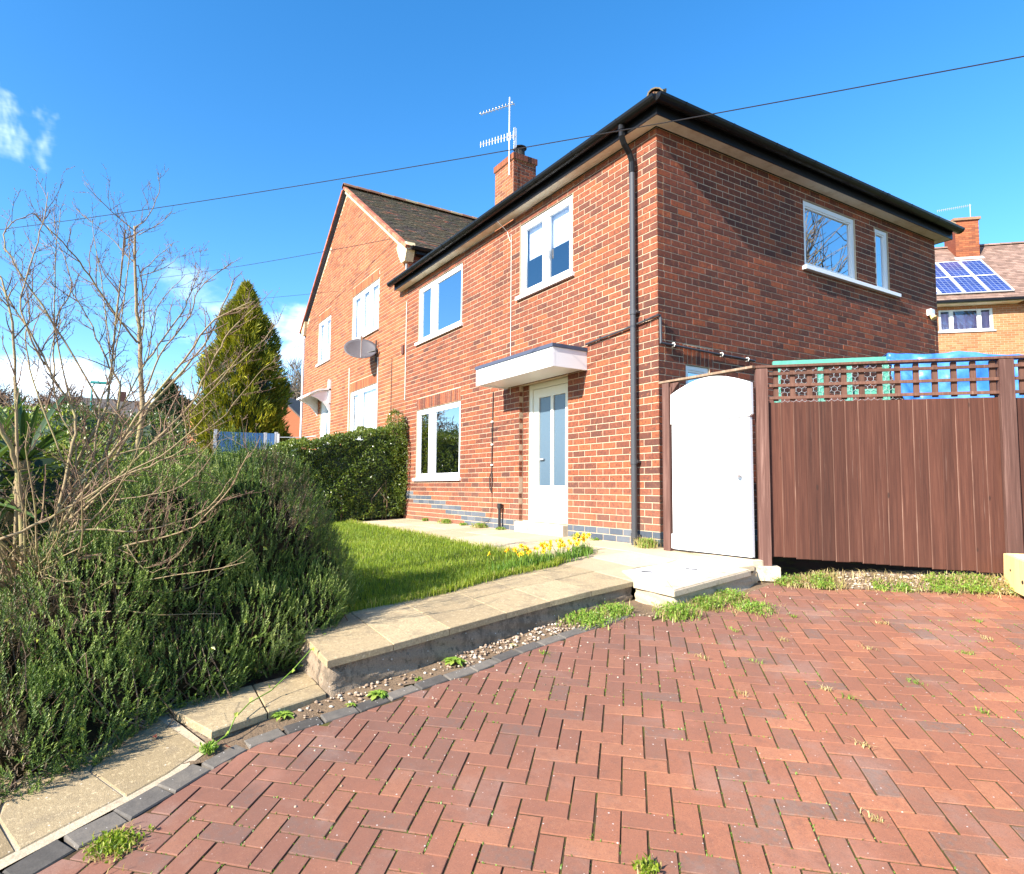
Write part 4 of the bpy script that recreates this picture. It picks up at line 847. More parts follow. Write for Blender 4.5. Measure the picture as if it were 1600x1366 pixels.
# ================================================================== FAR HOUSES, LAMP, BLUE GATES
def far_house(x, y, z, ang, w, d, h, rh_, label, wins, brick='far_brick', roofm='far_roof', gable=False, chim=True, nm='distant_house'):
    t = thing(nm, (x, y, z), label, 'house'); wl = Wall((x, y, z), ang, brick, 'mortar'); mb = MB()
    wl.box(mb, 0, w, 0, d, 0, h)
    if gable:
        mb.add([wl.W(0,0,h), wl.W(w,0,h), wl.W(w/2,0,h+rh_)], [(0,1,2)]); mb.add([wl.W(0,d,h), wl.W(w,d,h), wl.W(w/2,d,h+rh_)], [(0,2,1)])
    else:
        mb.add([wl.W(0,0,h), wl.W(0,d,h), wl.W(0,d/2,h+rh_)], [(0,1,2)]); mb.add([wl.W(w,0,h), wl.W(w,d,h), wl.W(w,d/2,h+rh_)], [(0,1,2)])
    mb.build('wall', M[brick], t)
    mb = MB(); o = .25; k = rh_/((w if gable else d)/2)
    if gable:
        for s in (0, 1):
            u0, u1 = (-o, w/2) if s == 0 else (w+o, w/2); V = [wl.W(u0,-o,h-o*k), wl.W(u1,-o,h+rh_), wl.W(u1,d+o,h+rh_), wl.W(u0,d+o,h-o*k)]
            mb.add(V + [v+np.array([0,0,.12]) for v in V], [(0,1,2,3),(4,5,6,7),(0,1,5,4),(3,2,6,7),(0,3,7,4)])
    else:
        for s in (0, 1):
            d0 = -o if s == 0 else d+o; V = [wl.W(-o,d0,h-o*k), wl.W(w+o,d0,h-o*k), wl.W(w+o,d/2,h+rh_), wl.W(-o,d/2,h+rh_)]
            mb.add(V + [v+np.array([0,0,.12]) for v in V], [(0,1,2,3),(4,5,6,7),(0,1,5,4),(0,3,7,4),(1,2,6,5)])
    r = mb.build('roof', M[roofm], t)
    if chim:
        q = MB(); wl.box(q, w*.45, w*.45+.9, d/2-.35, d/2+.35, h+rh_*.6, h+rh_+1.1); q.build('chimney', M[brick], r)
    for (a, b, c, e) in wins:
        q = MB(); t_ = .09
        wl.box(q, a, a+t_, -.03, .03, c, e); wl.box(q, b-t_, b, -.03, .03, c, e); wl.box(q, a+t_, b-t_, -.03, .03, e-t_, e); wl.box(q, a+t_, b-t_, -.03, .03, c, c+t_); wl.box(q, (a+b)/2-.05, (a+b)/2+.05, -.028, .03, c+t_, e-t_)
        f = q.build('window', M['far_white'], t); g = MB(); g.add([wl.W(a+t_,-.01,c+t_), wl.W(b-t_,-.01,c+t_), wl.W(b-t_,-.01,e-t_), wl.W(a+t_,-.01,e-t_)], [(0,1,2,3)]); g.build('pane', M['frosted_glass'], f)
    return t
BKA = pi/2
far_house(-75.5, -9.5, 3.4, BKA, 11, 7, 4.9, 2.2, 'dark brick terrace far away behind the bare trees at the left', [(1.2,2.2,3,4.3),(5.2,6.2,2.2,3.5),(7.9,9.0,2.2,3.5),(7.9,9.0,.2,1.4),(3.2,4.2,3,4.3)])
far_house(-74.0, 2.4, 3.4, BKA, 9, 7, 4.6, 2.2, 'distant dark brick house just left of the tall conifer', [(.8,1.8,3,4.2),(3.8,4.9,3,4.2)])
far_house(-50.0, 1.0, 2.9, BKA, 7, 7, 2.8, 1.4, 'distant orange roofed bungalow in front of the far terrace', [(1,2.2,1,2.2)], brick='brick_orange', roofm='roof_tile_brown', chim=False)
far_house(-39.6, 3.4, 2.3, pi/4, 3.9, 7, 2.75, 1.7, 'orange brick gabled house seen between the conifer and the neighbour', [(.5,1.7,2.0,2.6),(.3,1.1,1.0,1.7)], brick='brick_neighbour', gable=True, chim=False)
far_house(-27.0, 0.6, 2.0, BKA, 2.6, 3.5, .75, .35, 'small dark roofed shed under the tall conifer', [(.3,.9,.2,.6)], brick='far_white', chim=False, nm='garden_shed')
lp = thing('street_lamp', (-45.1, -6.4, 3), 'green street lamp standing above the roofs at the far left', 'street lamp')
q = MB(); q.tube([(-45.1,-6.4,3), (-45.1,-6.4,7.3)], [.09,.05], 8); q.tube([(-45.1,-6.4,7.3), (-45.0,-6.25,7.6)], .04, 6); q.build('post', M['lamp_green'], lp)
q = MB(); q.obox((-44.95,-5.95,7.65), (.2,.98,0), (.98,-.2,0), (0,0,1), .55, .16, .08, .05); q.build('lamp_head', M['lamp_green'], lp)
bgt = thing('blue_gate', (-13.8, -2, 1.0), 'blue boarded gate with pale metal posts behind the rosemary', 'gate')
gp = [(-13.92,-2.62), (-13.66,-1.30), (-13.52,-1.02)]
for (x, y), h in zip(gp, (2.2, 2.16, 2.18)):
    q = MB(); q.box((x-.04, y-.04, .9), (x+.04, y+.04, h)); q.build('post', M['metal_post'], bgt)
for (p, q_) in ((gp[0], gp[1]), (gp[1], gp[2])):
    L = math.dist(p, q_); n = max(2, int(L/.14)); dx, dy = (q_[0]-p[0])/L, (q_[1]-p[1])/L
    for i in range(n):
        s = .05+(i+.5)*(L-.10)/n; q = MB(); q.obox((p[0]+dx*s, p[1]+dy*s, 1.52), (dx,dy,0), (-dy,dx,0), (0,0,1), (L-.10)/n/2-.004, .015, .62, .003, random.random()); q.build('board', M['blue_panel'], bgt)
tag(MB().tube([(-13.5,-1.0,2.03),(-13.3,-.3,2.05),(-12.9,-.02,2.08)], .012, 6).build('hand_rail', M['metal_post']), 'thin metal rail between the blue gate and the neighbour\'s wall', 'rail')
q = MB(); q.tube([(-13.1,-1.05,.9),(-13.1,-1.05,2.1)], .03, 8); tag(q.build('metal_post', M['metal_post']), 'slim pale post just right of the blue gate', 'post')

# overhead wires
def wire(name, p, q_, sag, r, label):
    p = np.array(p, float); q_ = np.array(q_, float); pts = [p+(q_-p)*t - np.array([0,0,sag*4*t*(1-t)]) for t in np.linspace(0, 1, 25)]
    mb = MB(); mb.tube(pts, r, 5); tag(mb.build(name, M['cable_black']), label, 'wire')
wire('overhead_wire', (-15.17,-12.4,5.79), (4.78,1.03,3.45), .30, .0045, 'dark overhead cable crossing the whole sky and passing over the near house corner')
wire('overhead_wire', (-42.8,-11.6,13.0), (-7.39,-.02,6.02), .5, .0065, 'thin overhead wire running left from under the right kneeler of the gable')
wire('overhead_wire', (-38.9,-12.9,11.0), (-11.25,-.02,5.9), .5, .005, 'faint lower wire ending at the middle of the neighbour\'s gable wall')

# ================================================================== FENCE AND GATE
gate = thing('garden_gate', (.7, -.07, 0), 'white solid garden gate with an arched top between brown posts', 'gate')
mb = MB(); mb.box((.262, -.09, .006), (1.178, -.05, 1.298)); lower = mb.build('gate_panel', M['gate_paint'], gate)
K = 20; top = [(.262+(1.205-.262)*i/K, 1.585 + .145*sin(pi*(.10+.80*i/K))**.9 ) for i in range(K+1)]
z0_ = 1.303; n_ = K+1; y0, y1 = -.104, -.068
V = [(x, y0, z) for x, z in top] + [(1.205, y0, 1.31), (1.205, y0, 1.40), (.262, y0, z0_)]
top = [(.262+(1.205-.262)*i/K, 1.575 + .160*sin(pi*(.08+.84*i/K))) for i in range(K+1)]
outl = [(.255, 1.303), (1.178, 1.303)] + [(1.205, 1.32)] + [(1.205, top[-1][1])] + top[::-1]
V = [(x, y0, z) for x, z in outl] + [(x, y1, z) for x, z in outl]; n_ = len(outl)
part('arched_panel', V, [tuple(range(n_)), tuple(range(n_, 2*n_))[::-1]] + [(i, i+n_, (i+1) % n_+n_, (i+1) % n_) for i in range(n_)], M['gate_paint'], gate)
q = MB(); q.box((.25, -.10, .012), (.268, -.045, .16)); q.build('batten', M['gate_paint'], gate)
q = MB(); q.tube([(1.075, -.091, .76), (1.075, -.115, .76), (1.075, -.135, .76)], [.012, .012, .027], 12); q.tube([(1.075, -.135, .76), (1.075, -.15, .76)], [.027, .018], 12); q.build('knob', M['aluminium'], gate)
q = MB(); q.box((1.06, -.093, .66), (1.09, -.09, .72)); q.build('keyhole_plate', M['aluminium'], gate)
q = MB(); q.beam((.10, -.075, 1.765), (1.20, -.03, 1.765), .075, .022, ch=.003, tone=.4); hr = q.build('head_rail', M['rail_wood'], gate)
q = MB(); q.box((.155, -.115, -.02), (.245, -.03, 1.745)); q.tone = .3; q.build('hinge_post', M['post_wood'], gate)
q = MB(); q.box((.2455, -.10, 1.30), (.262, -.03, 1.70)); q.add([(.246,-.09,1.74),(.36,-.09,1.74),(.246,-.09,1.62),(.246,-.06,1.74),(.36,-.06,1.74),(.246,-.06,1.62)], [(0,2,1),(3,4,5),(0,1,4,3),(1,2,5,4)]); q.build('gusset', M['post_wood'], gate)
AZ = RAD(44); fw = Wall((1.22, .03, 0), AZ, 'fence_wood', 'mortar')
fence = thing('timber_fence', (2.0, .8, 0), 'dark brown close boarded fence with a lattice top to the right of the white gate', 'fence')
def post(u, w, zt, zb, m='post_wood', tone=.5, dd=0.0):
    q = MB(); fw.box(q, u-w/2, u+w/2, -.05+dd, .05+dd, zb, zt, .006, tone); return q.build('post', M[m], fence)
post(0, .10, 1.745, -.09, tone=.8)
q = MB(); q.obox((1.235, .035, -.13), fw.a, fw.n, (0,0,1), .10, .085, .065, .008, .5); q.build('post_base', M['pale_concrete'], fence)
post(1.885, .105, 1.75, -.35, tone=.2, dd=.005); post(3.80, .10, 1.76, -.5, tone=.6)
def bedz(x, y):
    dd = -((np.array([x, y, 0])-fw.O*np.array([1, 1, 0]))@(-fw.n)); k = ss(-dd, -.23, -.08)*ss(x, 1.35, 1.65)
    return drv(x, y)+.075*k
def bay(u0, u1, zb0, zb1, n, zt=1.43):
    w = (u1-u0)/n
    for i in range(n):
        a = u0+i*w; zb = zb0+(zb1-zb0)*i/n + random.uniform(-.006, .006); q = MB(); c = fw.W(a+w/2+.004, .0, (zb+zt)/2)
        th = .0045; ang = -.095 + random.uniform(-.015, .015); aa = fw.a*cos(ang)+fw.n*sin(ang)*1.0; nn = np.cross(aa, (0,0,1)); lean = random.uniform(-.003, .003)
        up = np.array([0,0,1.0]) + fw.a*lean; up /= np.linalg.norm(up)
        q.obox(c, aa, up, nn, w/2+.007, (zt-zb)/2, .006, .005, random.random()); o_ = q.build('board', M['fence_wood'], fence); o_.data.materials.append(M['worn_wood_edge']); o_.data.polygons.foreach_set('material_index', [1 if (p in (6, 8) and i % 5 != 3) else 0 for p in range(len(o_.data.polygons))])
    for z in (.25, .80, 1.32):
        q = MB(); fw.box(q, u0, u1, .030, .065, z-.035, z+.035, .003, .5); q.build('arris_rail', M['fence_wood'], fence)
    q = MB(); fw.box(q, u0-.02, u0+.012, -.012, .028, zb0, zt+.02, .002, .1); q.build('edge_batten', M['fence_wood'], fence)
    for z in (1.47, 1.585, 1.695):
        q = MB(); fw.box(q, u0, u1, -.030, -.008, z-.013, z+.013, .003, random.random()); q.build('lattice_rail', M['trellis_wood'], fence)
    m = 13
    for i in range(m):
        u = u0 + .07 + (u1-u0-.10)*i/(m-1); q = MB(); fw.box(q, u-.021, u+.021, -.006, .014, 1.445, 1.745, .003, random.random()); q.build('lattice_slat', M['trellis_wood'], fence)
bay(.055, 1.832, .015, -.052, 17); bay(1.94, 3.74, -.05, -.14, 17, 1.42)
q = MB(); fw.box(q, -.05, 3.9, -.045, .045, 1.753, 1.775, .004, .4); q.build('capping_rail', M['trellis_wood'], fence)

# green timber run with chicken wire and the blue tarpaulin behind the fence
run = thing('teal_chicken_run', (1.9, 2.0, 0), 'teal painted timber run covered in chicken wire behind the lattice fence', 'animal run')
bw = Wall((.97, .62, 0), AZ, 'teal_paint', 'mortar')
q = MB(); bw.box(q, -.02, 1.30, 0, .045, 1.87, 1.935, .004); q.build('top_rail', M['teal_paint'], run)
for i, u in enumerate((.02, .42, .66, .98, 1.25, 1.60, 2.35, 2.55)):
    q = MB(); bw.box(q, u-.028, u+.028, .003+.002*i, .05, 0, 1.87 if u < 1.25 else 1.68, .004); q.build('post', M['teal_paint'], run)
for z, u0, u1 in ((1.60, .66, 1.60), (1.44, .02, 1.7), (.9, .02, 2.5), (1.55, 2.3, 3.2), (1.38, 2.3, 3.2)):
    q = MB(); bw.box(q, u0, u1, .052, .09, z-.03, z+.03, .004); q.build('rail', M['teal_paint'], run)
mb = MB(); hx = .030; V = []; F = []
def wseg(p, q_, k=[0]):
    p = bw.W(p[0], -.01, p[1]); q_ = bw.W(q_[0], -.01, q_[1]); d = q_-p; L = np.linalg.norm(d); d /= L; s = np.cross(d, bw.n)*.0016; n = bw.n*.0014; b = len(V)
    V.extend([p+s, p-s, p+n, q_+s, q_-s, q_+n]); F.extend([(b, b+1, b+4, b+3), (b+1, b+2, b+5, b+4), (b+2, b, b+3, b+5)])
for r in range(0, 14):
    for c in range(0, 34):
        x = c*hx*1.75 + (hx*.875 if r % 2 else 0); z = 1.87 - r*hx*1.5
        if z < 1.36 or x > 1.95: continue
        wseg((x, z), (x+hx*.875, z+hx*.5)); wseg((x+hx*.875, z+hx*.5), (x+hx*1.75, z)); wseg((x, z), (x, z-hx))
part('wire_mesh', V, np.array(F), M['galvanised_wire'], run, kind='stuff')
q = MB(); bw.box(q, .02, 1.9, .9, .95, .2, 1.7); q.tone = .1; q.build('back_board', M['far_brick'], run)
# tarpaulin: a creased sheet over the far end of the run
nx, nz = 46, 26; V = []
for j in range(nz+1):
    for i in range(nx+1):
        u = .98+1.55*i/nx; t = j/nz
        if t < .30: d = .75-.72*t/.30; z = 1.945 + .02*sin(u*4)*t - (.09*max(0, (u-1.5)))
        else: d = .03 - .09*(t-.30)/.7; z = 1.945 - (.09*max(0, (u-1.5))) - .68*(t-.30)/.7*(1 if u > 1.2 else .3+.7*max(0, (u-.98)/.22))
        wv = .022*sin(7*u+9*t+2*sin(5*t+u*3)) + .012*sin(19*u-13*t+3*sin(u*6)) + .006*sin(41*u+23*t)
        V.append(bw.W(u + .012*sin(11*t), d - abs(wv)*1.2 - .055, z + wv*.35))
F = [(j*(nx+1)+i, j*(nx+1)+i+1, (j+1)*(nx+1)+i+1, (j+1)*(nx+1)+i) for j in range(nz) for i in range(nx)]
tp = part('tarpaulin', V, np.array(F), M['tarpaulin'], None, smooth=True); tag(tp, 'bright blue creased tarpaulin draped behind the lattice fence', 'tarpaulin')
md = tp.modifiers.new('thickness', 'SOLIDIFY'); md.thickness = .004

# timber box at the right edge
bx = thing('timber_box', (2.75, 1.45, -.1), 'pale yellow open topped timber box at the right edge by the fence foot', 'box')
A = np.array([2.56, 1.225, 0]); d1 = np.array([.62, -.78, 0]); d1 /= np.linalg.norm(d1); d2 = np.array([d1[1]*-1, d1[0], 0])
zb = -.145; zt = .125; L1, L2 = .62, .45
def side(p, q_, name):
    zf = lambda v: (zb+zt)/2 - .08*float((v-A)@d1); m_ = MB(); m_.beam((p[0], p[1], zf(p)), (q_[0], q_[1], zf(q_)), .022, zt-zb, ch=.003, tone=random.random()); return m_.build(name, M['raw_timber'], bx)
B = A+d1*L1; C_ = B+d2*L2; D_ = A+d2*L2
s1 = side(A, B, 'side_board'); side(B+d2*.012, C_-d2*.012, 'side_board'); side(C_, D_, 'side_board'); side(D_-d2*.012, A+d2*.012, 'side_board')
m_ = MB(); c = (A+C_)/2; m_.obox((c[0], c[1], zb-.03), d1+np.array([0,0,-.15]), d2, (.15*d1[0],.15*d1[1],1), L1/2-.012, L2/2-.012, .01); m_.build('base_board', M['raw_timber'], bx)
nrm_ = -d2
for s, z, r in ((.13, -.0, .010), (.34, -.07, .016), (.47, -.04, .012)):
    m_ = MB(); p = A+d1*s; p = p + nrm_*.0115; m_.tube([(p[0], p[1], z), (p[0]+nrm_[0]*.002, p[1]+nrm_[1]*.002, z)], r, 10); m_.build('hole_disc', M['pot_black'], s1)  # flat black disc painted in for the dark inside of a hole

# ================================================================== DRIVE OF BLOCK PAVING
EI = np.array([0.70178846, 0.71215656, 0.01805503]); EJ = np.array([0.70755321, -0.69385729, -0.13390488]); EN = np.array([0.08283362, -0.10674779, 0.9908297])
OO = np.array([2.63683333, -3.08199693, -0.64598255]); PITCH = .1015
BIN = [(3.2,-7.6), (2.55,-6.4), (2.03,-5.4), (1.95,-5.26), (1.88,-5.10), (1.78,-4.92), (1.64,-4.70), (1.55,-4.50), (1.53,-4.20), (1.52,-3.90), (1.48,-3.69), (1.455,-3.47), (1.44,-3.15), (1.37,-2.82), (1.325,-2.44), (1.285,-2.03), (1.25,-1.62), (1.42,-1.42), (1.44,-.9), (1.36,-.25), (1.33,.02), (1.62,.10), (2.1,.58), (2.72,1.18), (3.6,2.05), (5.0,3.4)]
DRIVE = BIN + [(9.5,2.5), (9.5,-9), (4.2,-9)]
cen = np.array([4.5, -2.5])
def clip_poly(P, a, b):
    a = np.array(a); b = np.array(b); n = np.array([-(b-a)[1], (b-a)[0]]); 
    if n @ (cen - a) < 0: n = -n
    out = []; m = len(P)
    for i in range(m):
        p, q_ = P[i], P[(i+1) % m]; dp = n@(p-a); dq = n@(q_-a)
        if dp >= 0: out.append(p)
        if dp*dq < 0: out.append(p+(q_-p)*dp/(dp-dq))
    return out
BINa = [np.array(p) for p in BIN]
def seg_dist(p, a, b):
    t = max(0, min(1, (p-a)@(b-a)/((b-a)@(b-a)))); return np.linalg.norm(p-(a+(b-a)*t))
def block_shape(P, z0=-.05, ch=.0022, rise=0.0, tilt=(0, 0)):
    P = np.array(P); c = P.mean(0); n = len(P); R = []
    for h, k in ((z0, 0), (-ch, 0), (0, 1)):
        for x, y in P:
            if k:
                v = np.array([x, y])-c; L = np.linalg.norm(v)+1e-9; x, y = np.array([x, y]) - v/L*ch*1.3
            zz_ = drv(x, y) + rise + h + (tilt[0]*(x-c[0])+tilt[1]*(y-c[1]) if h > -.04 else 0); R.append((x, y, zz_))
    F = [(j*n+i, j*n+(i+1) % n, (j+1)*n+(i+1) % n, (j+1)*n+i) for j in (0, 1) for i in range(n)] + [tuple(2*n+i for i in range(n))]
    return R, F
drive = part('drive', *(lambda: ([(x, y, drv(x, y)-.0048) for x, y in DRIVE], [tuple(range(len(DRIVE)))[::-1]]))(), M['joint_soil'], kind='structure')
# ensure the bed faces up
blocks = []; gap = .0080
for j in range(-60, 75):
    for i in range(-75, 75):
        for kind_, (ci, cj, wi, wj) in (('H', (i+1, j+.5, 2, 1)), ('V', (i+.5, j+1, 1, 2))):
            if kind_ == 'H' and (i-j) % 4 != 0: continue
            if kind_ == 'V' and (i-j+1) % 4 != 0: continue
            c3 = OO + PITCH*(ci*EI + cj*EJ)
            if not (-.2 < c3[0] < 8.2 and -7.6 < c3[1] < 4.2): continue
            hw, hh = wi*PITCH/2-gap/2, wj*PITCH/2-gap/2; a_ = random.gauss(0, .004)
            e1 = EI*cos(a_)+EJ*sin(a_); e2 = EJ*cos(a_)-EI*sin(a_); jx, jy = random.gauss(0, .0006), random.gauss(0, .0006)
            Q = [c3 + e1*(sx*hw+jx) + e2*(sy*hh+jy) for sx, sy in ((-1,-1),(-1,1),(1,1),(1,-1))]
            P = [np.array([q[0], q[1]]) for q in Q]; c = sum(P)/4
            near = min(seg_dist(c, BINa[k], BINa[k+1]) for k in range(len(BINa)-1)) if c[0] < 4 or c[1] > .5 else 1
            cut = False
            if near < .16:
                ins = [inpoly(p[0], p[1], DRIVE) for p in P]
                if not all(ins):
                    cut = True
                    for k in range(len(BINa)-1):
                        if seg_dist(c, BINa[k], BINa[k+1]) < .13:
                            m_ = (BINa[k]+BINa[k+1])/2
                            P2 = clip_poly(P, BINa[k], BINa[k+1]); P = P2
                            if len(P) < 3: break
                    if len(P) < 3: continue
                    cc_ = sum(P)/len(P)
                    A_ = abs(sum(P[k][0]*P[(k+1) % len(P)][1]-P[(k+1) % len(P)][0]*P[k][1] for k in range(len(P))))/2
                    if A_ < .0012 or not inpoly(cc_[0], cc_[1], DRIVE): continue
            elif not inpoly(c[0], c[1], DRIVE): continue
            blocks.append((P, cut, c))
def bsize(b):
    c = b[2]; p = np.array([c[0], c[1], drv(*c)]); v = p-CAMP; Mx = np.array(cam.matrix_world)[:3, :3]; q = v@Mx; dep = -q[2]
    if dep < .3: return 0
    uu = 800+980.7*q[0]/dep-78.3; vv = 694.4-980.7*q[1]/dep
    if not (-30 < uu < 1630 and vv < 1390): return 0
    d = np.linalg.norm(v); return (v[2]**2)**.5/d/d/d
sizes = [(0 if b[1] else bsize(b)) for b in blocks]; order = sorted(range(len(blocks)), key=lambda k: -sizes[k])
bV, bF, bT, nn_ = [], [], [], 0
blk_cache = {}
for r_, k in enumerate(order):
    P, cut, c = blocks[k]; tn = random.random()**1.0; rise = random.uniform(-.0012, .0018); tl = (random.gauss(0, .0045), random.gauss(0, .0045))
    R, F = block_shape(P, rise=rise, tilt=tl)
    if r_ < 300: part('paving_block', R, F, M['block_paving'], drive, tone=[tn]*len(R))
    else:
        if len(P) == 4: pass
        bV += R; bF += [tuple(i+nn_ for i in f) for f in F]; nn_ += len(R); bT += [tn]*len(R)
part('paving_blocks', bV, bF, M['block_paving'], drive, tone=bT, kind='stuff')
# charcoal edging course
path_len = [0]
for a, b in zip(BINa[:-1], BINa[1:]): path_len.append(path_len[-1]+np.linalg.norm(b-a))
def along(s):
    for k in range(len(BINa)-1):
        if s <= path_len[k+1]: return BINa[k] + (BINa[k+1]-BINa[k])*(s-path_len[k])/(path_len[k+1]-path_len[k])
    return BINa[-1]
send = path_len[16]; s = 0.0
while s < send-.05:
    L = .20; a = along(s+.003); b = along(min(s+L-.004, send)); d = (b-a)/(np.linalg.norm(b-a)+1e-9); n = np.array([-d[1], d[0]])
    w = .100 if s > 3.2 else .135
    P = [a+n*.007, b+n*.007, b+n*(w+random.uniform(-.004, .004)), a+n*w]
    P = [P[3], P[2], P[1], P[0]]
    R, F = block_shape(P, rise=random.uniform(-.001, .004), tilt=(random.gauss(0, .01), random.gauss(0, .01)), ch=.006)
    F = [f[::-1] for f in F]; F = F[:-1]+[F[-1]]
    part('edging_block', R, F, M['charcoal_block'], drive, tone=[random.random()]*len(R)); s += L+.003

# ================================================================== KERB WALLS, SLABS, STEP, MANHOLE
FRONT = [(1.25,-4.07), (1.20,-3.60), (1.13,-3.10), (1.06,-2.60), (1.01,-2.20), (.98,-1.80), (.955,-1.345)]
def fx(y):
    for (x0, y0), (x1, y1) in zip(FRONT[:-1], FRONT[1:]):
        if y <= y1: return x0+(x1-x0)*(y-y0)/(y1-y0)
    return FRONT[-1][0]
terr_ = thing('raised_garden_path', (.8, -2.6, -.45), 'raised stone slab path with a stained concrete retaining wall along the block paving', 'path')
ins = .022
def wobble_wall(pts, zt, zb, name, parent, m='old_concrete', dz=.045, cell=.035, amp=.008):
    """vertical concrete face with uneven surface along a polyline (outer side to the right of travel)"""
    P = [np.array(p) for p in pts]; Ls = [0]
    for a, b in zip(P[:-1], P[1:]): Ls.append(Ls[-1]+np.linalg.norm(b-a))
    n = max(2, int(Ls[-1]/cell)); mrows = 8; V = []
    for i in range(n+1):
        s = Ls[-1]*i/n; k = max(j for j in range(len(Ls)) if Ls[j] <= s+1e-9); k = min(k, len(P)-2)
        t = (s-Ls[k])/(Ls[k+1]-Ls[k]); p = P[k]+(P[k+1]-P[k])*t; d = P[k+1]-P[k]; d = d/np.linalg.norm(d); nn = np.array([d[1], -d[0]])
        for j in range(mrows+1):
            f = j/mrows; z = zb(*p)*(1-f)+zt(*p)*f; w = amp*(sin(s*13+j*1.7)+.6*sin(s*31+j*2.9+1)) + .016*(1-f); w = max(w, -.01)
            V.append((p[0]+nn[0]*w, p[1]+nn[1]*w, z))
    F = [(i*(mrows+1)+j, (i+1)*(mrows+1)+j, (i+1)*(mrows+1)+j+1, i*(mrows+1)+j+1) for i in range(n) for j in range(mrows)]
    return part(name, V, np.array(F), M[m], parent, smooth=True)
ztop = lambda x, y: pth(x, y)-.040
zbot = lambda x, y: drv(x, y)-.06
wobble_wall([(.42,-4.045), (1.222,-4.045)] + [(x-ins, y) for x, y in FRONT[1:]] , ztop, zbot, 'retaining_wall', terr_)
ys = [-4.07, -3.63, -3.20, -2.70, -2.27, -1.82, -1.345]
for k in range(6):
    y0, y1 = ys[k]+.0025, ys[k+1]-.0025; w = .50
    tl = random.uniform(-.004, .004)
    mb = MB(); mb.tone = random.random()
    P = [(fx(y0)-w, y0+.02), (fx(y0), y0), (fx(y1), y1), (fx(y1)-w, y1+.02)]
    mb.prism(P, lambda x, y: pth(x, y)-.042, lambda x, y: pth(x, y)+tl*.5+.002*sin(x*9+y*7), .003); mb.build('paving_slab', M['paving_slab'], terr_)
    mb = MB(); mb.tone = random.random(); sh = -.05
    lx0 = {0: .40, 1: .30, 2: .27, 3: .10, 4: .06, 5: .03}[k]; lx1 = {0: .30, 1: .28, 2: .12, 3: .06, 4: .04, 5: -.02}[k]
    P = [(lx0, y0+.03), (fx(y0)-w-.008, y0+.02), (fx(y1)-w-.008, y1+.02), (lx1, y1+.03)]
    mb.prism(P, lambda x, y: pth(x, y)-.042, lambda x, y: pth(x, y)+.001+.002*sin(x*9+y*7), .003); mb.build('paving_slab', M['paving_slab'], terr_)
# slabs round the manhole and up to the house
def slab(P, m='path_slab', h=.045, parent=None, ch=.004, f=pth, dz=0.0):
    mb = MB(); mb.tone = random.random(); e = random.uniform(-.002, .002); mb.prism(P, lambda x, y: f(x, y)-h, lambda x, y: f(x, y)+e+dz, ch); return mb.build('paving_slab', M[m], parent or terr_)
slab([(-.02,-1.31), (.45,-1.33), (.50,-.93), (-.10,-.90)]); slab([(.458,-1.335), (.95,-1.338), (.62,-1.14), (.60,-.94), (.508,-.93)])
slab([(-.10,-.892), (.55,-.925), (.62,-.60), (.58,-.42), (-.05,-.40)]); slab([(-.75,-.40),(-.058,-.40),(-.04,-.01),(-.75,-.01)])
slab([(-.05,-.392), (.58,-.412), (.60,-.02), (-.035,-.01)]); slab([(.588,-.412), (1.18,-.33), (1.22,-.12), (.608,-.06)], dz=.004)
MHC = [(.625,-1.15), (1.12,-1.12), (1.10,-.56), (.66,-.64)]
apr = [(.96,-1.345), (1.375,-1.325), (1.30,-.30), (.59,-.41), (.63,-.62), (.60,-1.14)]
mb = MB(); mb.tone = .6; 
mb.prism([(.965,-1.345), (1.375,-1.325), (1.13,-1.128), (.612,-1.158)], lambda x, y: pth(x, y)-.045, lambda x, y: pth(x, y)+.003, .005)
mb.prism([(1.375,-1.320), (1.30,-.30), (1.108,-.548), (1.13,-1.122)], lambda x, y: pth(x, y)-.045, lambda x, y: pth(x, y)+.003, .005)
mb.prism([(1.295,-.30), (.60,-.405), (.65,-.632), (1.104,-.552)], lambda x, y: pth(x, y)-.045, lambda x, y: pth(x, y)+.003, .005)
mb.build('concrete_surround', M['pale_concrete'], terr_)
mb = MB(); mb.prism(MHC, lambda x, y: pth(x, y)-.03, lambda x, y: pth(x, y)+.006, .004); mh = mb.build('manhole_cover', M['manhole_paint'], terr_, label='white painted metal manhole cover')
for cxm, cym in ((.80,-1.02), (.98,-.66)):
    q = MB(); q.obox((cxm, cym, pth(cxm, cym)+.008), (.87,.5,0), (-.5,.87,0), (0,0,1), .05, .014, .003); q.build('lifting_slot', M['pot_black'], mh)
wobble_wall([(.965,-1.325), (1.355,-1.305), (1.285,-.31), (1.22,-.10)], lambda x, y: pth(x, y)-.044, lambda x, y: drv(x, y)-.05, 'manhole_kerb', terr_, 'pale_concrete')
mb = MB(); mb.prism([(.968,-1.352), (1.385,-1.332), (1.308,-.29), (1.25,-.30), (1.32,-1.28), (.968,-1.30)], lambda x, y: pth(x, y)-.05, lambda x, y: pth(x, y)-.006, .004); mb.build('concrete_lip', M['pale_concrete'], terr_)
# threshold strip below the gate
mb = MB(); mb.prism([(.10,-.02), (.62,-.055), (1.20,-.11), (1.24,-.02), (.1,.3)], lambda x, y: -.2, lambda x, y: -.012, .006); mb.build('gate_threshold', M['pale_concrete'], terr_)
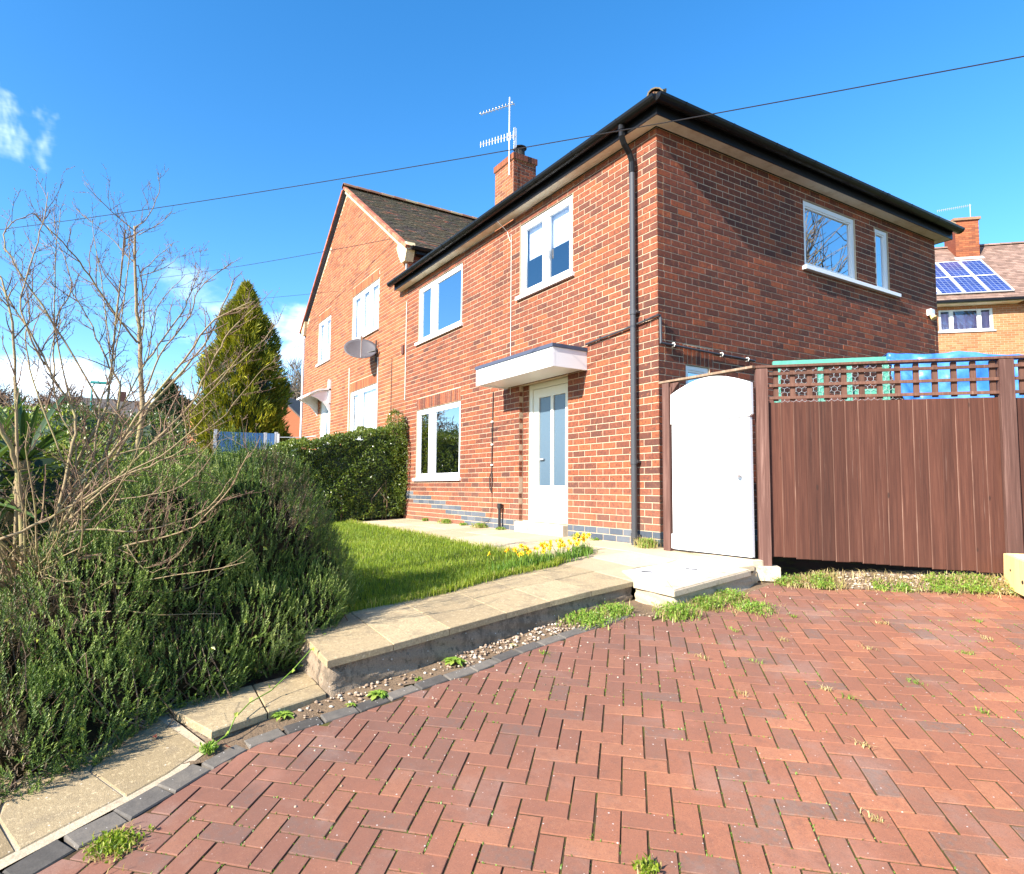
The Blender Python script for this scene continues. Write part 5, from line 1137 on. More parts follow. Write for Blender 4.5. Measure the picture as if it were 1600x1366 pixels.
# path along the house front
fp = MB(); front = thing('front_path', (-3.5, -.6, 0), 'pale slab path running along the foot of the near house front wall', 'path')
x = -.76
while x > -6.9:
    w = .60; 
    for y0, y1 in ((-.62, -.012), (-1.22, -.628)):
        slab([(x-w+.006, y0), (x, y0), (x, y1), (x-w+.006, y1)], parent=front)
    x -= w
slab([(-.75,-.9), (-.11,-.89), (-.06,-.41), (-.75,-.41)], parent=front); slab([(-.75,-1.22), (-.08,-1.30), (-.11,-.90), (-.75,-.91)], parent=front)
# lower step
stf = lambda x, y: -.30+.076*y
step = thing('garden_step', (1.1, -4.4, -.7), 'low two slab step below the left end of the raised path', 'step')
wobble_wall([(.60,-5.00), (.86,-4.87), (1.375,-4.70), (1.30,-4.38), (1.215,-4.06)], lambda x, y: stf(x, y)-.04, lambda x, y: drv(x, y)-.05, 'step_wall', step, 'old_concrete')
for P in ([(.86,-4.89), (1.40,-4.715), (1.315,-4.42), (.80,-4.40)], [(.80,-4.392), (1.313,-4.412), (1.235,-4.065), (.74,-4.05)]):
    mb = MB(); mb.tone = random.random(); mb.prism(P, lambda x, y: stf(x, y)-.042, lambda x, y: stf(x, y)+.002*sin(x*8), .006); mb.build('paving_slab', M['paving_slab'], step)
# pavement slabs at the lower left
pav = part('footpath', [(x, y, drv(x, y)-.003) for x, y in ((2.75,-7.2), (1.62,-4.90), (1.45,-4.72), (.7,-4.95), (-.5,-5.5), (-.2,-8.2))], [(0,1,2,3,4,5)], M['pale_concrete'], kind='structure')
for P in ([(1.675,-5.10), (1.58,-4.93), (1.44,-4.76), (.95,-4.93), (.93,-5.10), (1.36,-5.24)], [(.92,-5.10), (.94,-4.94), (.5,-5.1), (.3,-5.3), (.5,-5.36)], [(1.36,-5.25), (1.665,-5.115), (1.76,-5.32), (1.835,-5.47), (1.56,-5.57), (1.40,-5.565), (.85,-5.45), (.91,-5.11)], [(1.395,-5.575), (1.555,-5.58), (1.835,-5.485), (1.90,-5.62), (2.15,-6.10), (1.65,-6.25), (1.38,-5.9)], [(.84,-5.46), (1.385,-5.575), (1.37,-5.9), (1.3,-6.3), (.7,-6.1)], [(1.66,-6.26), (2.16,-6.11), (2.45,-6.7), (1.9,-6.9)], [(.9,-5.12),(.83,-5.45),(.3,-5.7),(.2,-5.35)]):
    mb = MB(); mb.tone = random.random(); mb.prism(P[::-1] if sum(P[k][0]*P[(k+1) % len(P)][1]-P[(k+1) % len(P)][0]*P[k][1] for k in range(len(P))) < 0 else P, lambda x, y: drv(x, y)-.04, lambda x, y: drv(x, y)+.004+.003*sin(x*11+y*5), .004); mb.build('paving_slab', M['footpath_slab_shaded'], pav)
# bed of soil and pebbles between edging and walls
STRIP = [(1.25,-4.35), (1.36,-4.80), (1.53,-4.86), (1.64,-4.66), (1.55,-4.5), (1.46,-4.4), (1.42,-3.9), (1.37,-3.69), (1.35,-3.47), (1.34,-3.15), (1.26,-2.82), (1.22,-2.44), (1.18,-2.03), (1.25,-1.64), (1.43,-1.43), (1.45,-.9), (1.38,-.25), (1.35,.05), (1.64,.12), (2.1,.60), (2.72,1.2), (3.6,2.1), (3.3,2.5), (1.2,.2), (1.1,-.3), (1.3,-1.2), (.93,-1.25), (.9,-1.45), (.95,-2.2), (1.1,-3.4), (1.15,-4.2)]
sx = [p[0] for p in STRIP]; 
grid_sheet('gravel_bed', M['grit_soil'], .9, 3.6, -4.95, 2.5, lambda x, y: bedz(x, y)-.006+.006*sin(31*x+7*y)*sin(23*y), .03, lambda x, y: inpoly(x, y, STRIP))
def pebbles(name, n, region, rmin, rmax, label):
    V = []; F = []; T = []; base = [(1,0,0),(-1,0,0),(0,1,0),(0,-1,0),(0,0,1),(0,0,-1)]
    bf = [(0,2,4),(2,1,4),(1,3,4),(3,0,4),(2,0,5),(1,2,5),(3,1,5),(0,3,5)]
    # octahedron split once for rounder stones
    BV = [np.array(b, float) for b in base]; BF = []
    for f in bf:
        m = []
        for a, b in ((0,1),(1,2),(2,0)):
            v = BV[f[a]]+BV[f[b]]; v /= np.linalg.norm(v)
            idx = next((i for i, w in enumerate(BV) if np.linalg.norm(w-v) < 1e-6), None)
            if idx is None: BV.append(v); idx = len(BV)-1
            m.append(idx)
        BF += [(f[0], m[0], m[2]), (m[0], f[1], m[1]), (m[2], m[1], f[2]), (m[0], m[1], m[2])]
    BV = np.array(BV); BF = np.array(BF)
    for i in range(n):
        x, y = region(); r = random.uniform(rmin, rmax); a = random.random()*6.28; S = np.array([r*random.uniform(.8, 1.4), r*random.uniform(.7, 1.1), r*random.uniform(.5, .8)])
        P = BV*S*(1+.12*rng.standard_normal((len(BV), 1))); P = P@np.array([[cos(a), sin(a), 0], [-sin(a), cos(a), 0], [0, 0, 1]]) + np.array([x, y, (drv(x, y) if name == 'loose_grit' else bedz(x, y))+r*random.uniform(-.15, .35)])
        V.append(P); F.append(BF+len(BV)*i); T += [random.random()]*len(BV)
    o = part(name, np.vstack(V), np.vstack(F), M['pebble'], None, tone=T, smooth=True, kind='stuff'); tag(o, label, 'gravel'); return o
def reg1():
    while True:
        y = random.uniform(-4.3, -1.5); x = random.uniform(.95, 1.42)
        if inpoly(x, y, STRIP) and random.random() < (1 if -3.15 < y < -1.9 else .28): return x, y
def reg2():
    while True:
        u = random.uniform(.2, 3.2); d = random.uniform(-.32, .02)
        p = fw.W(u, d, 0)
        if inpoly(p[0], p[1], STRIP) and random.random() < (1 if .6 < u < 1.9 else .3): return p[0], p[1]
pebbles('pebbles', 560, reg1, .005, .014, 'pale rounded pebbles between the edging blocks and the retaining wall')
pebbles('pebbles', 700, reg2, .006, .017, 'cream pebbles along the foot of the brown fence')
def reg3():
    while True:
        x = random.uniform(1, 5); y = random.uniform(-6, 1)
        if inpoly(x, y, DRIVE) and random.random() < max(0.0, 1-(x-1)*.8): return x, y
pebbles('loose_grit', 150, reg3, .003, .008, 'scattered white grit lying on the red block paving')

BR=[(0.016,[0.32,-5.61,-0.13,0.36,-5.57,0.12,0.39,-5.43,0.42,0.43,-5.27,0.7,0.47,-5.09,1.02,0.53,-4.84,1.41,0.59,-4.68,1.67,0.67,-4.46,1.81]),
(0.011,[0.32,-5.63,-0.13,0.4,-5.61,-0.01,0.48,-5.46,0.12,0.56,-5.24,0.17,0.65,-5.11,0.23,0.76,-4.85,0.31,0.85,-4.76,0.37,0.96,-4.62,0.55,1.07,-4.52,0.79]),
(0.01,[0.31,-5.6,-0.11,0.4,-5.56,0.03,0.48,-5.45,0.29,0.56,-5.29,0.32,0.65,-5.09,0.31,0.74,-4.88,0.36,0.85,-4.71,0.45,0.96,-4.59,0.64]),
(0.012,[0.32,-5.62,-0.11,0.39,-5.49,0.28,0.46,-5.34,0.47,0.54,-5.17,0.63,0.63,-4.96,0.74,0.73,-4.73,0.87]),
(0.011,[0.63,-5.74,0.28,0.65,-5.59,0.35,0.68,-5.41,0.47,0.72,-5.17,0.64,0.77,-4.91,0.81,0.84,-4.71,1.05]),
(0.022,[0.32,-5.63,-0.11,0.36,-5.65,0.16,0.4,-5.69,0.6,0.45,-5.73,0.79,0.49,-5.79,0.91,0.54,-5.85,1.14]),
(0.018,[0.31,-5.59,-0.12,0.24,-5.55,0.11,0.17,-5.44,0.64,0.1,-5.28,1.07,0.03,-5.26,1.27,-0.03,-5.23,1.83,-0.1,-5.21,2.41]),
(0.017,[0.31,-5.58,-0.08,0.27,-5.56,0.08,0.22,-5.31,0.49,0.17,-5.17,0.83,0.14,-5.0,1.13,0.11,-4.75,1.49,0.08,-4.63,1.7,0.06,-4.49,2.12]),
(0.018,[0.32,-5.66,-0.13,0.28,-5.7,-0.01,0.24,-5.71,0.41,0.21,-5.76,1.2,0.18,-5.82,1.68,0.14,-5.88,1.88]),
(0.026,[-0.7,-5.08,0.68,-0.71,-5.02,1.14,-0.74,-5.05,1.55,-0.76,-5.07,1.86,-0.78,-5.11,2.17,-0.8,-5.14,2.71]),
(0.012,[-0.75,-5.06,1.79,-0.76,-5.04,1.92,-0.78,-5.06,2.17,-0.8,-5.1,2.39]),
(0.006,[-0.8,-5.14,2.7,-0.73,-5.06,2.77,-0.66,-4.98,2.97,-0.59,-4.99,3.07]),
(0.006,[-0.8,-5.15,2.68,-0.7,-5.3,2.75,-0.59,-5.5,2.89]),
(0.006,[-0.8,-5.12,2.4,-0.87,-5.21,2.5,-0.93,-5.32,2.63,-0.99,-5.56,2.83]),
(0.005,[-0.8,-5.09,2.3,-0.74,-4.89,2.4,-0.68,-4.81,2.49]),
(0.005,[-0.8,-5.08,2.33,-0.89,-4.93,2.55,-0.98,-4.83,2.7]),
(0.005,[-0.8,-5.11,2.64,-0.74,-4.95,2.77,-0.69,-4.87,2.86]),
(0.011,[-0.75,-5.08,1.74,-0.66,-5.21,1.88,-0.57,-5.43,2.17,-0.47,-5.52,2.27,-0.37,-5.69,2.41,-0.27,-5.77,2.47]),
(0.01,[-0.7,-5.03,1.54,-0.76,-4.88,1.81,-0.83,-4.73,2.11,-0.9,-4.67,2.31,-0.97,-4.61,2.5]),
(0.01,[-0.69,-5.01,1.32,-0.62,-4.92,1.62,-0.52,-4.72,1.96,-0.45,-4.68,2.15,-0.34,-4.44,2.4]),
(0.015,[0.31,-5.54,0.11,0.24,-5.45,0.74,0.18,-5.44,1.03,0.13,-5.56,1.25,0.08,-5.73,1.58,0.04,-5.89,1.84]),
(0.012,[0.21,-5.46,0.29,0.13,-5.3,0.66,0.07,-5.19,1.2,0.0,-5.26,1.4,-0.07,-5.35,1.6,-0.13,-5.41,1.75,-0.19,-5.56,1.99]),
(0.01,[0.31,-5.51,0.15,0.22,-5.34,0.66,0.14,-5.3,1.12,0.06,-5.24,1.35,-0.02,-5.18,2.08,-0.1,-5.19,2.45]),
(0.006,[0.1,-5.24,1.35,-0.05,-5.32,1.88,-0.2,-5.42,2.48]),
(0.008,[0.12,-5.62,1.35,0.08,-5.77,1.7,0.03,-5.74,2.01,-0.03,-5.69,2.33,-0.08,-5.68,2.56]),
(0.007,[0.11,-5.57,1.25,-0.02,-5.6,1.67,-0.15,-5.62,2.17,-0.29,-5.62,2.53]),
(0.009,[0.1,-5.3,1.13,0.05,-5.53,1.53,0.01,-5.78,1.93,-0.04,-5.9,2.16,-0.1,-5.87,2.31,-0.17,-5.76,2.43]),
(0.007,[0.0,-5.45,1.04,-0.06,-5.59,1.63,-0.14,-5.52,1.92,-0.21,-5.58,2.2,-0.28,-5.69,2.4]),
(0.012,[0.3,-5.39,0.38,0.32,-5.09,0.75,0.35,-4.8,1.1,0.38,-4.71,1.3,0.41,-4.62,1.51,0.44,-4.56,1.64,0.48,-4.4,1.84]),
(0.007,[0.42,-4.81,1.09,0.41,-4.66,1.28,0.42,-4.46,1.47,0.42,-4.29,1.67,0.42,-4.21,1.83]),
(0.005,[0.7,-5.12,0.24,0.73,-5.06,0.13,0.76,-4.98,0.08,0.79,-4.86,0.17,0.83,-4.78,0.32]),
(0.008,[0.31,-5.57,0.04,0.32,-5.38,0.22,0.34,-5.19,0.42,0.37,-4.97,0.54,0.39,-4.91,0.83,0.42,-4.87,1.09]),
(0.009,[0.31,-5.53,0.15,0.26,-5.43,0.42,0.22,-5.42,0.82,0.19,-5.53,1.06,0.15,-5.59,1.39,0.11,-5.55,1.66]),
(0.009,[0.31,-5.57,0.04,0.37,-5.49,0.42,0.42,-5.27,0.74,0.49,-4.96,0.87,0.58,-4.68,1.21,0.66,-4.54,1.42]),
(0.02,[0.32,-5.63,-0.07,0.33,-5.75,0.2,0.34,-5.87,0.42]),
(0.008,[0.15,-5.31,0.49,0.06,-5.18,1.1,-0.02,-5.03,1.49,-0.11,-4.98,1.88,-0.18,-4.8,2.18]),
(0.008,[0.1,-5.45,0.64,0.04,-5.65,1.15,-0.02,-5.74,1.49,-0.1,-5.75,1.8,-0.16,-5.86,2.11]),
(0.005,[0.62,-4.86,0.86,0.68,-4.65,0.99,0.74,-4.47,1.25,0.8,-4.33,1.42]),
(0.005,[0.6,-5.19,0.5,0.68,-4.92,0.55,0.76,-4.76,0.66,0.84,-4.65,0.86])]
def unit(v): return v/(np.linalg.norm(v, axis=-1, keepdims=True)+1e-9)
def leaf_cloud(P, D, L, Wd, rng, fold=0.25):
    """P base points, D directions: rhombic folded leaves -> V,F (quads)"""
    n = len(P); r = unit(rng.standard_normal((n, 3))); S = unit(np.cross(D, r)); U = np.cross(S, D)
    L = L[:, None] if hasattr(L, '__len__') else np.full((n, 1), L); Wd = Wd[:, None] if hasattr(Wd, '__len__') else np.full((n, 1), Wd)
    A = P; B = P + D*L*.45 + S*Wd/2 + U*Wd*fold; C = P + D*L; E = P + D*L*.45 - S*Wd/2 + U*Wd*fold
    V = np.stack([A, B, C, E], 1).reshape(-1, 3); F = np.arange(4*n).reshape(n, 4); return V, F
def rep(t, k=4): return np.repeat(t, k)

# ---- lawn grass
def grass(name, pts, h, w, m, label, cat='grass', tone=(.45, .2), lean=.5, seed=1, parent=None, zf=None):
    rg = np.random.default_rng(seed); n = len(pts); P = np.asarray(pts)
    a = rg.uniform(0, 2*pi, n); hh = h*rg.uniform(.5, 1.3, n); ww = w*rg.uniform(.7, 1.3, n); ln = lean*rg.uniform(.2, 1.2, n)
    d = np.stack([np.cos(a), np.sin(a), np.zeros(n)], 1); s = np.stack([-np.sin(a+rg.uniform(-1, 1, n)), np.cos(a), np.zeros(n)], 1)
    up = np.array([0, 0, 1.0])
    M1 = P + up*(hh*.6)[:, None] + d*(hh*ln*.3)[:, None]; T = P + up*(hh*(1-.25*ln))[:, None] + d*(hh*ln)[:, None]
    V = np.stack([P-s*ww[:, None]/2, P+s*ww[:, None]/2, M1+s*ww[:, None]*.4, M1-s*ww[:, None]*.4, T], 1).reshape(-1, 3)
    b = np.arange(n)*5; F = np.concatenate([np.stack([b, b+1, b+2], 1), np.stack([b, b+2, b+3], 1), np.stack([b+3, b+2, b+4], 1)])
    t = np.clip(rg.normal(tone[0], tone[1], n), 0, 1)
    o = part(name, V, F, M[m], parent, tone=np.repeat(t, 5), kind='stuff' if label else None)
    if label: tag(o, label, cat)
    return o
pts = []
while len(pts) < 62000:
    x = .5-7.0*random.random()**1.5; y = random.uniform(-4.3, -1.22)
    if inpoly(x, y, LAWN): 
        c_ = sin(3*x+1)*sin(2.6*y)+.6*sin(7*x)*sin(6*y)
        pts.append((x, y, lawnz(x, y)))
P = np.array(pts); hvar = .75+.35*np.sin(3.1*P[:, 0]+1)*np.sin(4.3*P[:, 1])
grass('lawn_grass', P, .05, .0045, 'grass_blade', 'green uneven lawn between the rosemary, the slab path and the near house', tone=(.46, .18), seed=3)
pts = []
for i in range(5200):
    k = random.random(); 
    if k < .5: x = random.uniform(-6.4, 0); y = -1.27 + random.gauss(0, .035)
    else:
        t = random.random()*5; j = int(t); f = t-j; x = LAWN_EDGE[j][0]*(1-f)+LAWN_EDGE[j+1][0]*f + random.gauss(0, .02); y = LAWN_EDGE[j][1]*(1-f)+LAWN_EDGE[j+1][1]*f
    pts.append((x, y, lawnz(x, y)))
grass('lawn_edge_grass', np.array(pts), .075, .005, 'grass_blade', 'longer ragged yellowish grass along the edges of the lawn', tone=(.72, .2), seed=4)

# ---- rosemary
def ell_surface(ells, n, rg):
    P, Nn = [], []; area = np.array([e[3]*e[4]+e[4]*e[5]+e[3]*e[5] for e in ells]); area /= area.sum()
    for e, a in zip(ells, area):
        k = int(n*a*1.6); u = unit(rg.standard_normal((k, 3))); R = np.array(e[3:6]); p = np.array(e[:3]) + u*R*(1-.22*rg.random((k, 1))**2)
        lump = 1 + .10*np.sin(9*p[:, :1]+3)*np.sin(8*p[:, 1:2])*np.sin(7*p[:, 2:]+1) + .06*np.sin(19*p[:, :1])*np.sin(17*p[:, 2:]+2)
        p = np.array(e[:3]) + (p-np.array(e[:3]))*lump
        nn = unit(u/R); keep = np.ones(k, bool)
        for f in ells:
            if f is e: continue
            q = (p-np.array(f[:3]))/np.array(f[3:6]); keep &= (q**2).sum(1) > .68
        P.append(p[keep]); Nn.append(nn[keep])
    return np.vstack(P), np.vstack(Nn)
ROS = [(-.15,-4.28,.10,.70,.62,.84), (.10,-4.85,.02,.66,.55,.86), (.42,-5.30,-.30,.60,.50,.62), (.38,-4.35,-.34,.46,.42,.38), (.42,-3.98,-.28,.30,.30,.30), (.72,-4.80,-.52,.26,.40,.30), (.86,-5.20,-.58,.30,.32,.28), (1.10,-5.52,-.66,.36,.26,.30), (.55,-5.75,-.45,.6,.45,.40), (-.95,-4.55,-.05,.8,.75,.78), (-.3,-5.4,-.2,.7,.5,.55), (1.0,-5.30,-.70,.34,.25,.16), (.1,-3.80,-.16,.34,.30,.42), (-.45,-3.85,-.05,.5,.4,.55)]
rg = np.random.default_rng(5)
P, Nn = ell_surface(ROS, 21000, rg)
ok = (P[:, 2] > np.array([soilz(*p[:2]) for p in P])-.03) & (P[:, 1] > -6.3); P = P[ok]; Nn = Nn[ok]
dist = np.linalg.norm(P-CAMP, axis=1); facing = ((CAMP-P)/dist[:, None]*Nn).sum(1); keep = (facing > -.35) | (rg.random(len(P)) < .25); P = P[keep]; Nn = Nn[keep]
n = len(P); D = unit(Nn*.62 + np.array([0, 0, .95]) + rg.normal(0, .27, (n, 3))); Ls = rg.uniform(.07, .17, n); P0 = P - D*Ls[:, None]*.55
K = 22; rows = []
s1_ = unit(np.cross(D, rg.standard_normal((n, 3)))); s2_ = np.cross(D, s1_)
Vs = []; Ts = []; tone = np.clip(rg.normal(.52, .16, n), .2, 1); deadf = (np.sin(2.3*P[:, 0]+1)*np.sin(2.9*P[:, 1])*np.sin(2.1*P[:, 2]) > .18) | (P[:, 1] < -5.55) & (P[:, 2] > -.45); tone[deadf & (rg.random(n) < .55)] = .05
tone += .10*np.sin(6*P[:, 0])*np.sin(5*P[:, 1])
for k in range(K):
    t = (k+.5)/K; ang = k*2.4 + rg.uniform(-.4, .4, n); out = s1_*np.cos(ang)[:, None] + s2_*np.sin(ang)[:, None]
    base = P0 + D*(Ls*t)[:, None]; nd = unit(out*(1.0-.55*t)+D*(.55+.6*t)); nl = (.021*(1-.45*t))*rg.uniform(.75, 1.2, n); sdv = unit(np.cross(nd, D))*.0021
    tip = base+nd*nl[:, None]; Vs.append(np.stack([base-sdv, base+sdv, tip+sdv*.6, tip-sdv*.6], 1)); Ts.append(tone-.06+.34*t)
V = np.concatenate(Vs).reshape(-1, 3); T = np.repeat(np.clip(np.concatenate(Ts), 0, 1), 4); F = np.arange(len(V)).reshape(-1, 4)
ros = thing('rosemary_bush', (.2, -4.8, -.6), 'large dark green needle leaved rosemary bush spilling over the step and path at the left', 'bush')
part('foliage', V, F, M['rosemary_leaf'], ros, tone=T, kind='stuff')
# woody twigs inside the bush and dead brown patches
mbV = []; mbT = []
q = MB(); rs = random.Random(3)
for i in range(620):
    e = rs.choice(ROS[:13]); b = np.array([e[0]+rs.uniform(-.3, .3), e[1]+rs.uniform(-.3, .3), max(soilz(e[0], e[1]), e[2]-e[5]*.8)])
    u = np.array([rs.gauss(0, 1), rs.gauss(0, 1), abs(rs.gauss(0, 1))]); u /= np.linalg.norm(u); tp = np.array(e[:3])+u*np.array(e[3:6])*rs.uniform(.75, .98)
    md_ = (b+tp)/2 + np.array([rs.gauss(0, .05), rs.gauss(0, .05), -.04]); q.tube([b, md_, tp], [.006, .004, .0015], 4, False, rs.random())
q.build('twigs', M['dead_twig'], ros, kind='stuff')
# solid dark core added inside the foliage to block light and hold shade
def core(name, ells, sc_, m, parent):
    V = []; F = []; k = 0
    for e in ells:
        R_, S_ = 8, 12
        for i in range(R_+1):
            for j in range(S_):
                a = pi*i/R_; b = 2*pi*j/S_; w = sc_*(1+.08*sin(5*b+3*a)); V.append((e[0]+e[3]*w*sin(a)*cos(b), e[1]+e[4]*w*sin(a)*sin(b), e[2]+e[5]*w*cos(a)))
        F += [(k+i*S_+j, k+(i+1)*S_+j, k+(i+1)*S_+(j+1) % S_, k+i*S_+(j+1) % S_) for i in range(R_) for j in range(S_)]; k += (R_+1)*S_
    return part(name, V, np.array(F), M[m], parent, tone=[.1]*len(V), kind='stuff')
core('shade_core', ROS, .60, 'inner_shade', ros)
rg = np.random.default_rng(9)
# variegated periwinkle leaves poking through the rosemary
P, Nn = ell_surface(ROS, 260, rg); ok = (((CAMP-P)*Nn).sum(1) > 0) & (P[:, 2] < .2) & (P[:, 2] > -.75); P = P[ok]+Nn[ok]*.03; V, F = leaf_cloud(P, unit(Nn[ok]+rg.normal(0, .8, P.shape)), .035, .026, rg)
vi = part('variegated_creeper', V, F, M['shrub_leaf'], None, tone=np.full(len(V), .95), kind='stuff'); tag(vi, 'small cream edged leaves of a creeper threading through the rosemary', 'creeper')
q = MB(); q.tube([(1.03,-4.10,-.40), (1.07,-4.22,-.50), (1.13,-4.36,-.585), (1.24,-4.50,-.60), (1.38,-4.60,-.62), (1.43,-4.64,-.68), (1.46,-4.72,-.71)], .0035, 5)
cr = q.build('creeper_stem', M['weed_leaf']); tag(cr, 'single trailing yellow green creeper stem crossing the low step', 'creeper')
P = np.array([(1.24,-4.50,-.595), (1.38,-4.60,-.615), (1.43,-4.64,-.66), (1.07,-4.22,-.49), (1.13,-4.36,-.57), (1.03,-4.1,-.4)]); V, F = leaf_cloud(P, unit(rg.normal(0, 1, P.shape)+(0,0,.5)), .032, .026, rg); part('leaf', V, F, M['weed_leaf'], cr, tone=np.full(len(V), .9))

# ---- privet hedge on the boundary
def box_hedge(name, x0, x1, y0, y1, zb, ztf, n, m, label, rg, L=.030, W=.020, yellow=.5, cat='hedge', group=None, lumpf=.05, thingpos=None, extra=None):
    t = thing(name, ((x0+x1)/2, (y0+y1)/2, zb((y0+y1)/2)), label, cat, group)
    k = n; f = rg.random(k); y = rg.uniform(y0, y1, k); side = rg.random(k); P = np.zeros((k, 3)); Nn = np.zeros((k, 3))
    zt = np.array([ztf(v) for v in y]); zB = np.array([zb(v) for v in y])
    a = side < .50; P[a] = np.stack([np.full(a.sum(), x1), y[a], zB[a]+(zt[a]-zB[a])*f[a]], 1); Nn[a] = (1, 0, 0)
    b = (side >= .50) & (side < .82); P[b] = np.stack([x0+(x1-x0)*f[b], y[b], zt[b]], 1); Nn[b] = (0, 0, 1)
    c = side >= .82; xx = x0+(x1-x0)*f[c]; yy = np.where(rg.random(c.sum()) < .5, y0, y1); zz_ = np.array([zb(v)+(ztf(v)-zb(v))*r for v, r in zip(yy, rg.random(len(yy)))])
    P[c] = np.stack([xx, yy, zz_], 1); Nn[c] = np.stack([np.zeros(c.sum()), np.where(yy < (y0+y1)/2, -1., 1.), np.zeros(c.sum())], 1)
    lump = lumpf*(np.sin(4.1*P[:, 1]+1)*np.sin(5*P[:, 2]+P[:, 0]*3)+.6*np.sin(11*P[:, 1])*np.sin(12*P[:, 2]+2)+.5*np.sin(23*P[:, 1]+P[:, 0]*9)*np.sin(21*P[:, 2]))
    P += Nn*(lump[:, None] - (.14*rg.random(k)**2)[:, None]); D = unit(Nn*.7+rg.normal(0, .85, (k, 3))+np.array([0, 0, .5]))
    V, F = leaf_cloud(P, D, L*rg.uniform(.7, 1.3, k), W, rg); tn = np.clip(rg.normal(.45, .18, k)+np.where(Nn[:, 2] > .5, .12, 0)*yellow*2, 0, 1)
    part('foliage', V, F, M[m], t, tone=rep(tn), kind='stuff')
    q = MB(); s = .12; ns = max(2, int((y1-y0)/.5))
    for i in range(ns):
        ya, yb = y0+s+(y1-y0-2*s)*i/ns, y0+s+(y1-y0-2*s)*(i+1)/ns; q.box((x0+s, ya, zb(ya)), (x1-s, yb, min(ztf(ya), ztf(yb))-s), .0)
    q.build('shade_core', M['dark_conifer_leaf'], t, kind='stuff')  # dark boxes added inside the hedge to block light
    q = MB(); rs = random.Random(5)
    for i in range(22):
        ya = rs.uniform(y0, y1); q.tube([(x1-.1, ya, zb(ya)-.05), (x1-.03+rs.gauss(0, .05), ya+rs.gauss(0, .08), zb(ya)+rs.uniform(.2, .5)), (x1-.02, ya+rs.gauss(0, .12), zb(ya)+rs.uniform(.5, .9))], [.009, .006, .003], 4, False)
    q.build('stems', M['dead_twig'], t, kind='stuff'); return t
rg = np.random.default_rng(12)
hz = lambda y: 1.90+.20*(y) if y > -.55 else 1.79 + .235*(y+.55)
hedge = box_hedge('boundary_hedge', -7.5, -6.62, -5.2, -.03, lambda y: .06+.06*y, hz, 42000, 'hedge_leaf', 'dense clipped green hedge dividing the lawn from the neighbour', rg, L=.046, W=.031, lumpf=.07)
# taller looser growth against the wall
e = [(-6.75,-.22,1.60,.26,.20,.62), (-6.62,-.16,1.1,.20,.15,.8)]
P, Nn = ell_surface(e, 2600, rg); V, F = leaf_cloud(P, unit(Nn+rg.normal(0, .6, P.shape)+(0,0,.5)), .032, .021, rg); part('loose_foliage', V, F, M['hedge_leaf'], hedge, tone=rep(np.clip(rg.normal(.62, .2, len(P)), 0, 1)), kind='stuff')
q = MB(); rs = random.Random(8)
for i in range(26):
    x = -6.75+rs.gauss(0, .12); y = -.18+rs.gauss(0, .07); z = rs.uniform(1.9, 2.65); q.tube([(x, y, 1.5), (x+rs.gauss(0, .03), y, z)], [.004, .0015], 4, False, rs.random())
q.build('stems', M['dead_twig'], hedge, kind='stuff')

# ---- conifers
def conifer(name, base, H, R, n, m, label, seed, L=.26, W=.06, prof=None, lean=0, cat='tree', group=None):
    rg = np.random.default_rng(seed); t = thing(name, base, label, cat, group); bx_, by_, bz_ = base
    pr = prof or (lambda f: (1-f)**.75*(.75+.5*min(f*4, 1)))
    f = rg.random(n)**1.25; th = rg.uniform(0, 2*pi, n); rad = np.array([pr(v) for v in f])*R
    lump = 1+.19*np.sin(3*th+9*f*H/3)+.12*np.sin(7*th+17*f)+.09*np.sin(13*th-29*f)+.07*np.sin(19*th+61*f); rad = rad*lump*(1-.30*rg.random(n)**2.2)
    P = np.stack([bx_+rad*np.cos(th), by_+rad*np.sin(th), bz_+f*H], 1); Nn = np.stack([np.cos(th), np.sin(th), np.full(n, .55)], 1)
    D = unit(Nn+rg.normal(0, .42, (n, 3))+np.array([0, 0, .5])); V, F = leaf_cloud(P-D*L*.4, D, L*rg.uniform(.6, 1.3, n), W, rg, .3)
    clump = .18*np.sin(5*th+11*f)*np.sin(9*f*4+3*th); tn = np.clip(rg.normal(.5, .2, n)+clump+.1*f, 0, 1)
    part('crown', V, F, M[m], t, tone=rep(tn), kind='stuff')
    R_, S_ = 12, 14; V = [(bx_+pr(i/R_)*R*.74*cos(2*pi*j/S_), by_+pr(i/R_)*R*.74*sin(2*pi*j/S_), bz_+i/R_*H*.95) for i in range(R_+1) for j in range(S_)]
    part('shade_core', V, np.array([(i*S_+j, i*S_+(j+1) % S_, (i+1)*S_+(j+1) % S_, (i+1)*S_+j) for i in range(R_) for j in range(S_)]), M['dark_conifer_leaf'], t, tone=[.1]*len(V), kind='stuff')  # dark shell added inside the crown for shade behind the leaves
    q = MB(); q.tube([(bx_, by_, bz_-.5), (bx_, by_, bz_+H*.5)], [R*.12, R*.05], 8); q.build('trunk', M['tree_bark'], t); return t
conifer('golden_conifer', (-20.7, -.75, 1.0), 7.62, 1.58, 30000, 'conifer_leaf', 'tall golden green conifer between the bare shrub and the gabled house', 21, L=.32, W=.055, prof=lambda f: float(np.interp(f, [0,.15,.4,.6,.8,.93,1], [.85,1,.96,.80,.50,.19,.01])))
conifer('dark_spruce', (-65, 0, 3.6), 7.6, 2.6, 2600, 'dark_conifer_leaf', 'dark pointed spruce far off just left of the golden conifer', 22, L=.7, W=.25)
conifer('dark_spruce', (-63, 1.2, 3.6), 5.6, 2.4, 2000, 'dark_conifer_leaf', 'lower dark spruce tucked between the far spruce and the golden conifer', 27, L=.7, W=.25)
conifer('far_spruce', (-53.5, 8.5, 3.2), 7.2, 1.5, 1600, 'dark_conifer_leaf', 'small dark spruce above the orange gable between conifer and neighbour', 23, L=.5, W=.2)
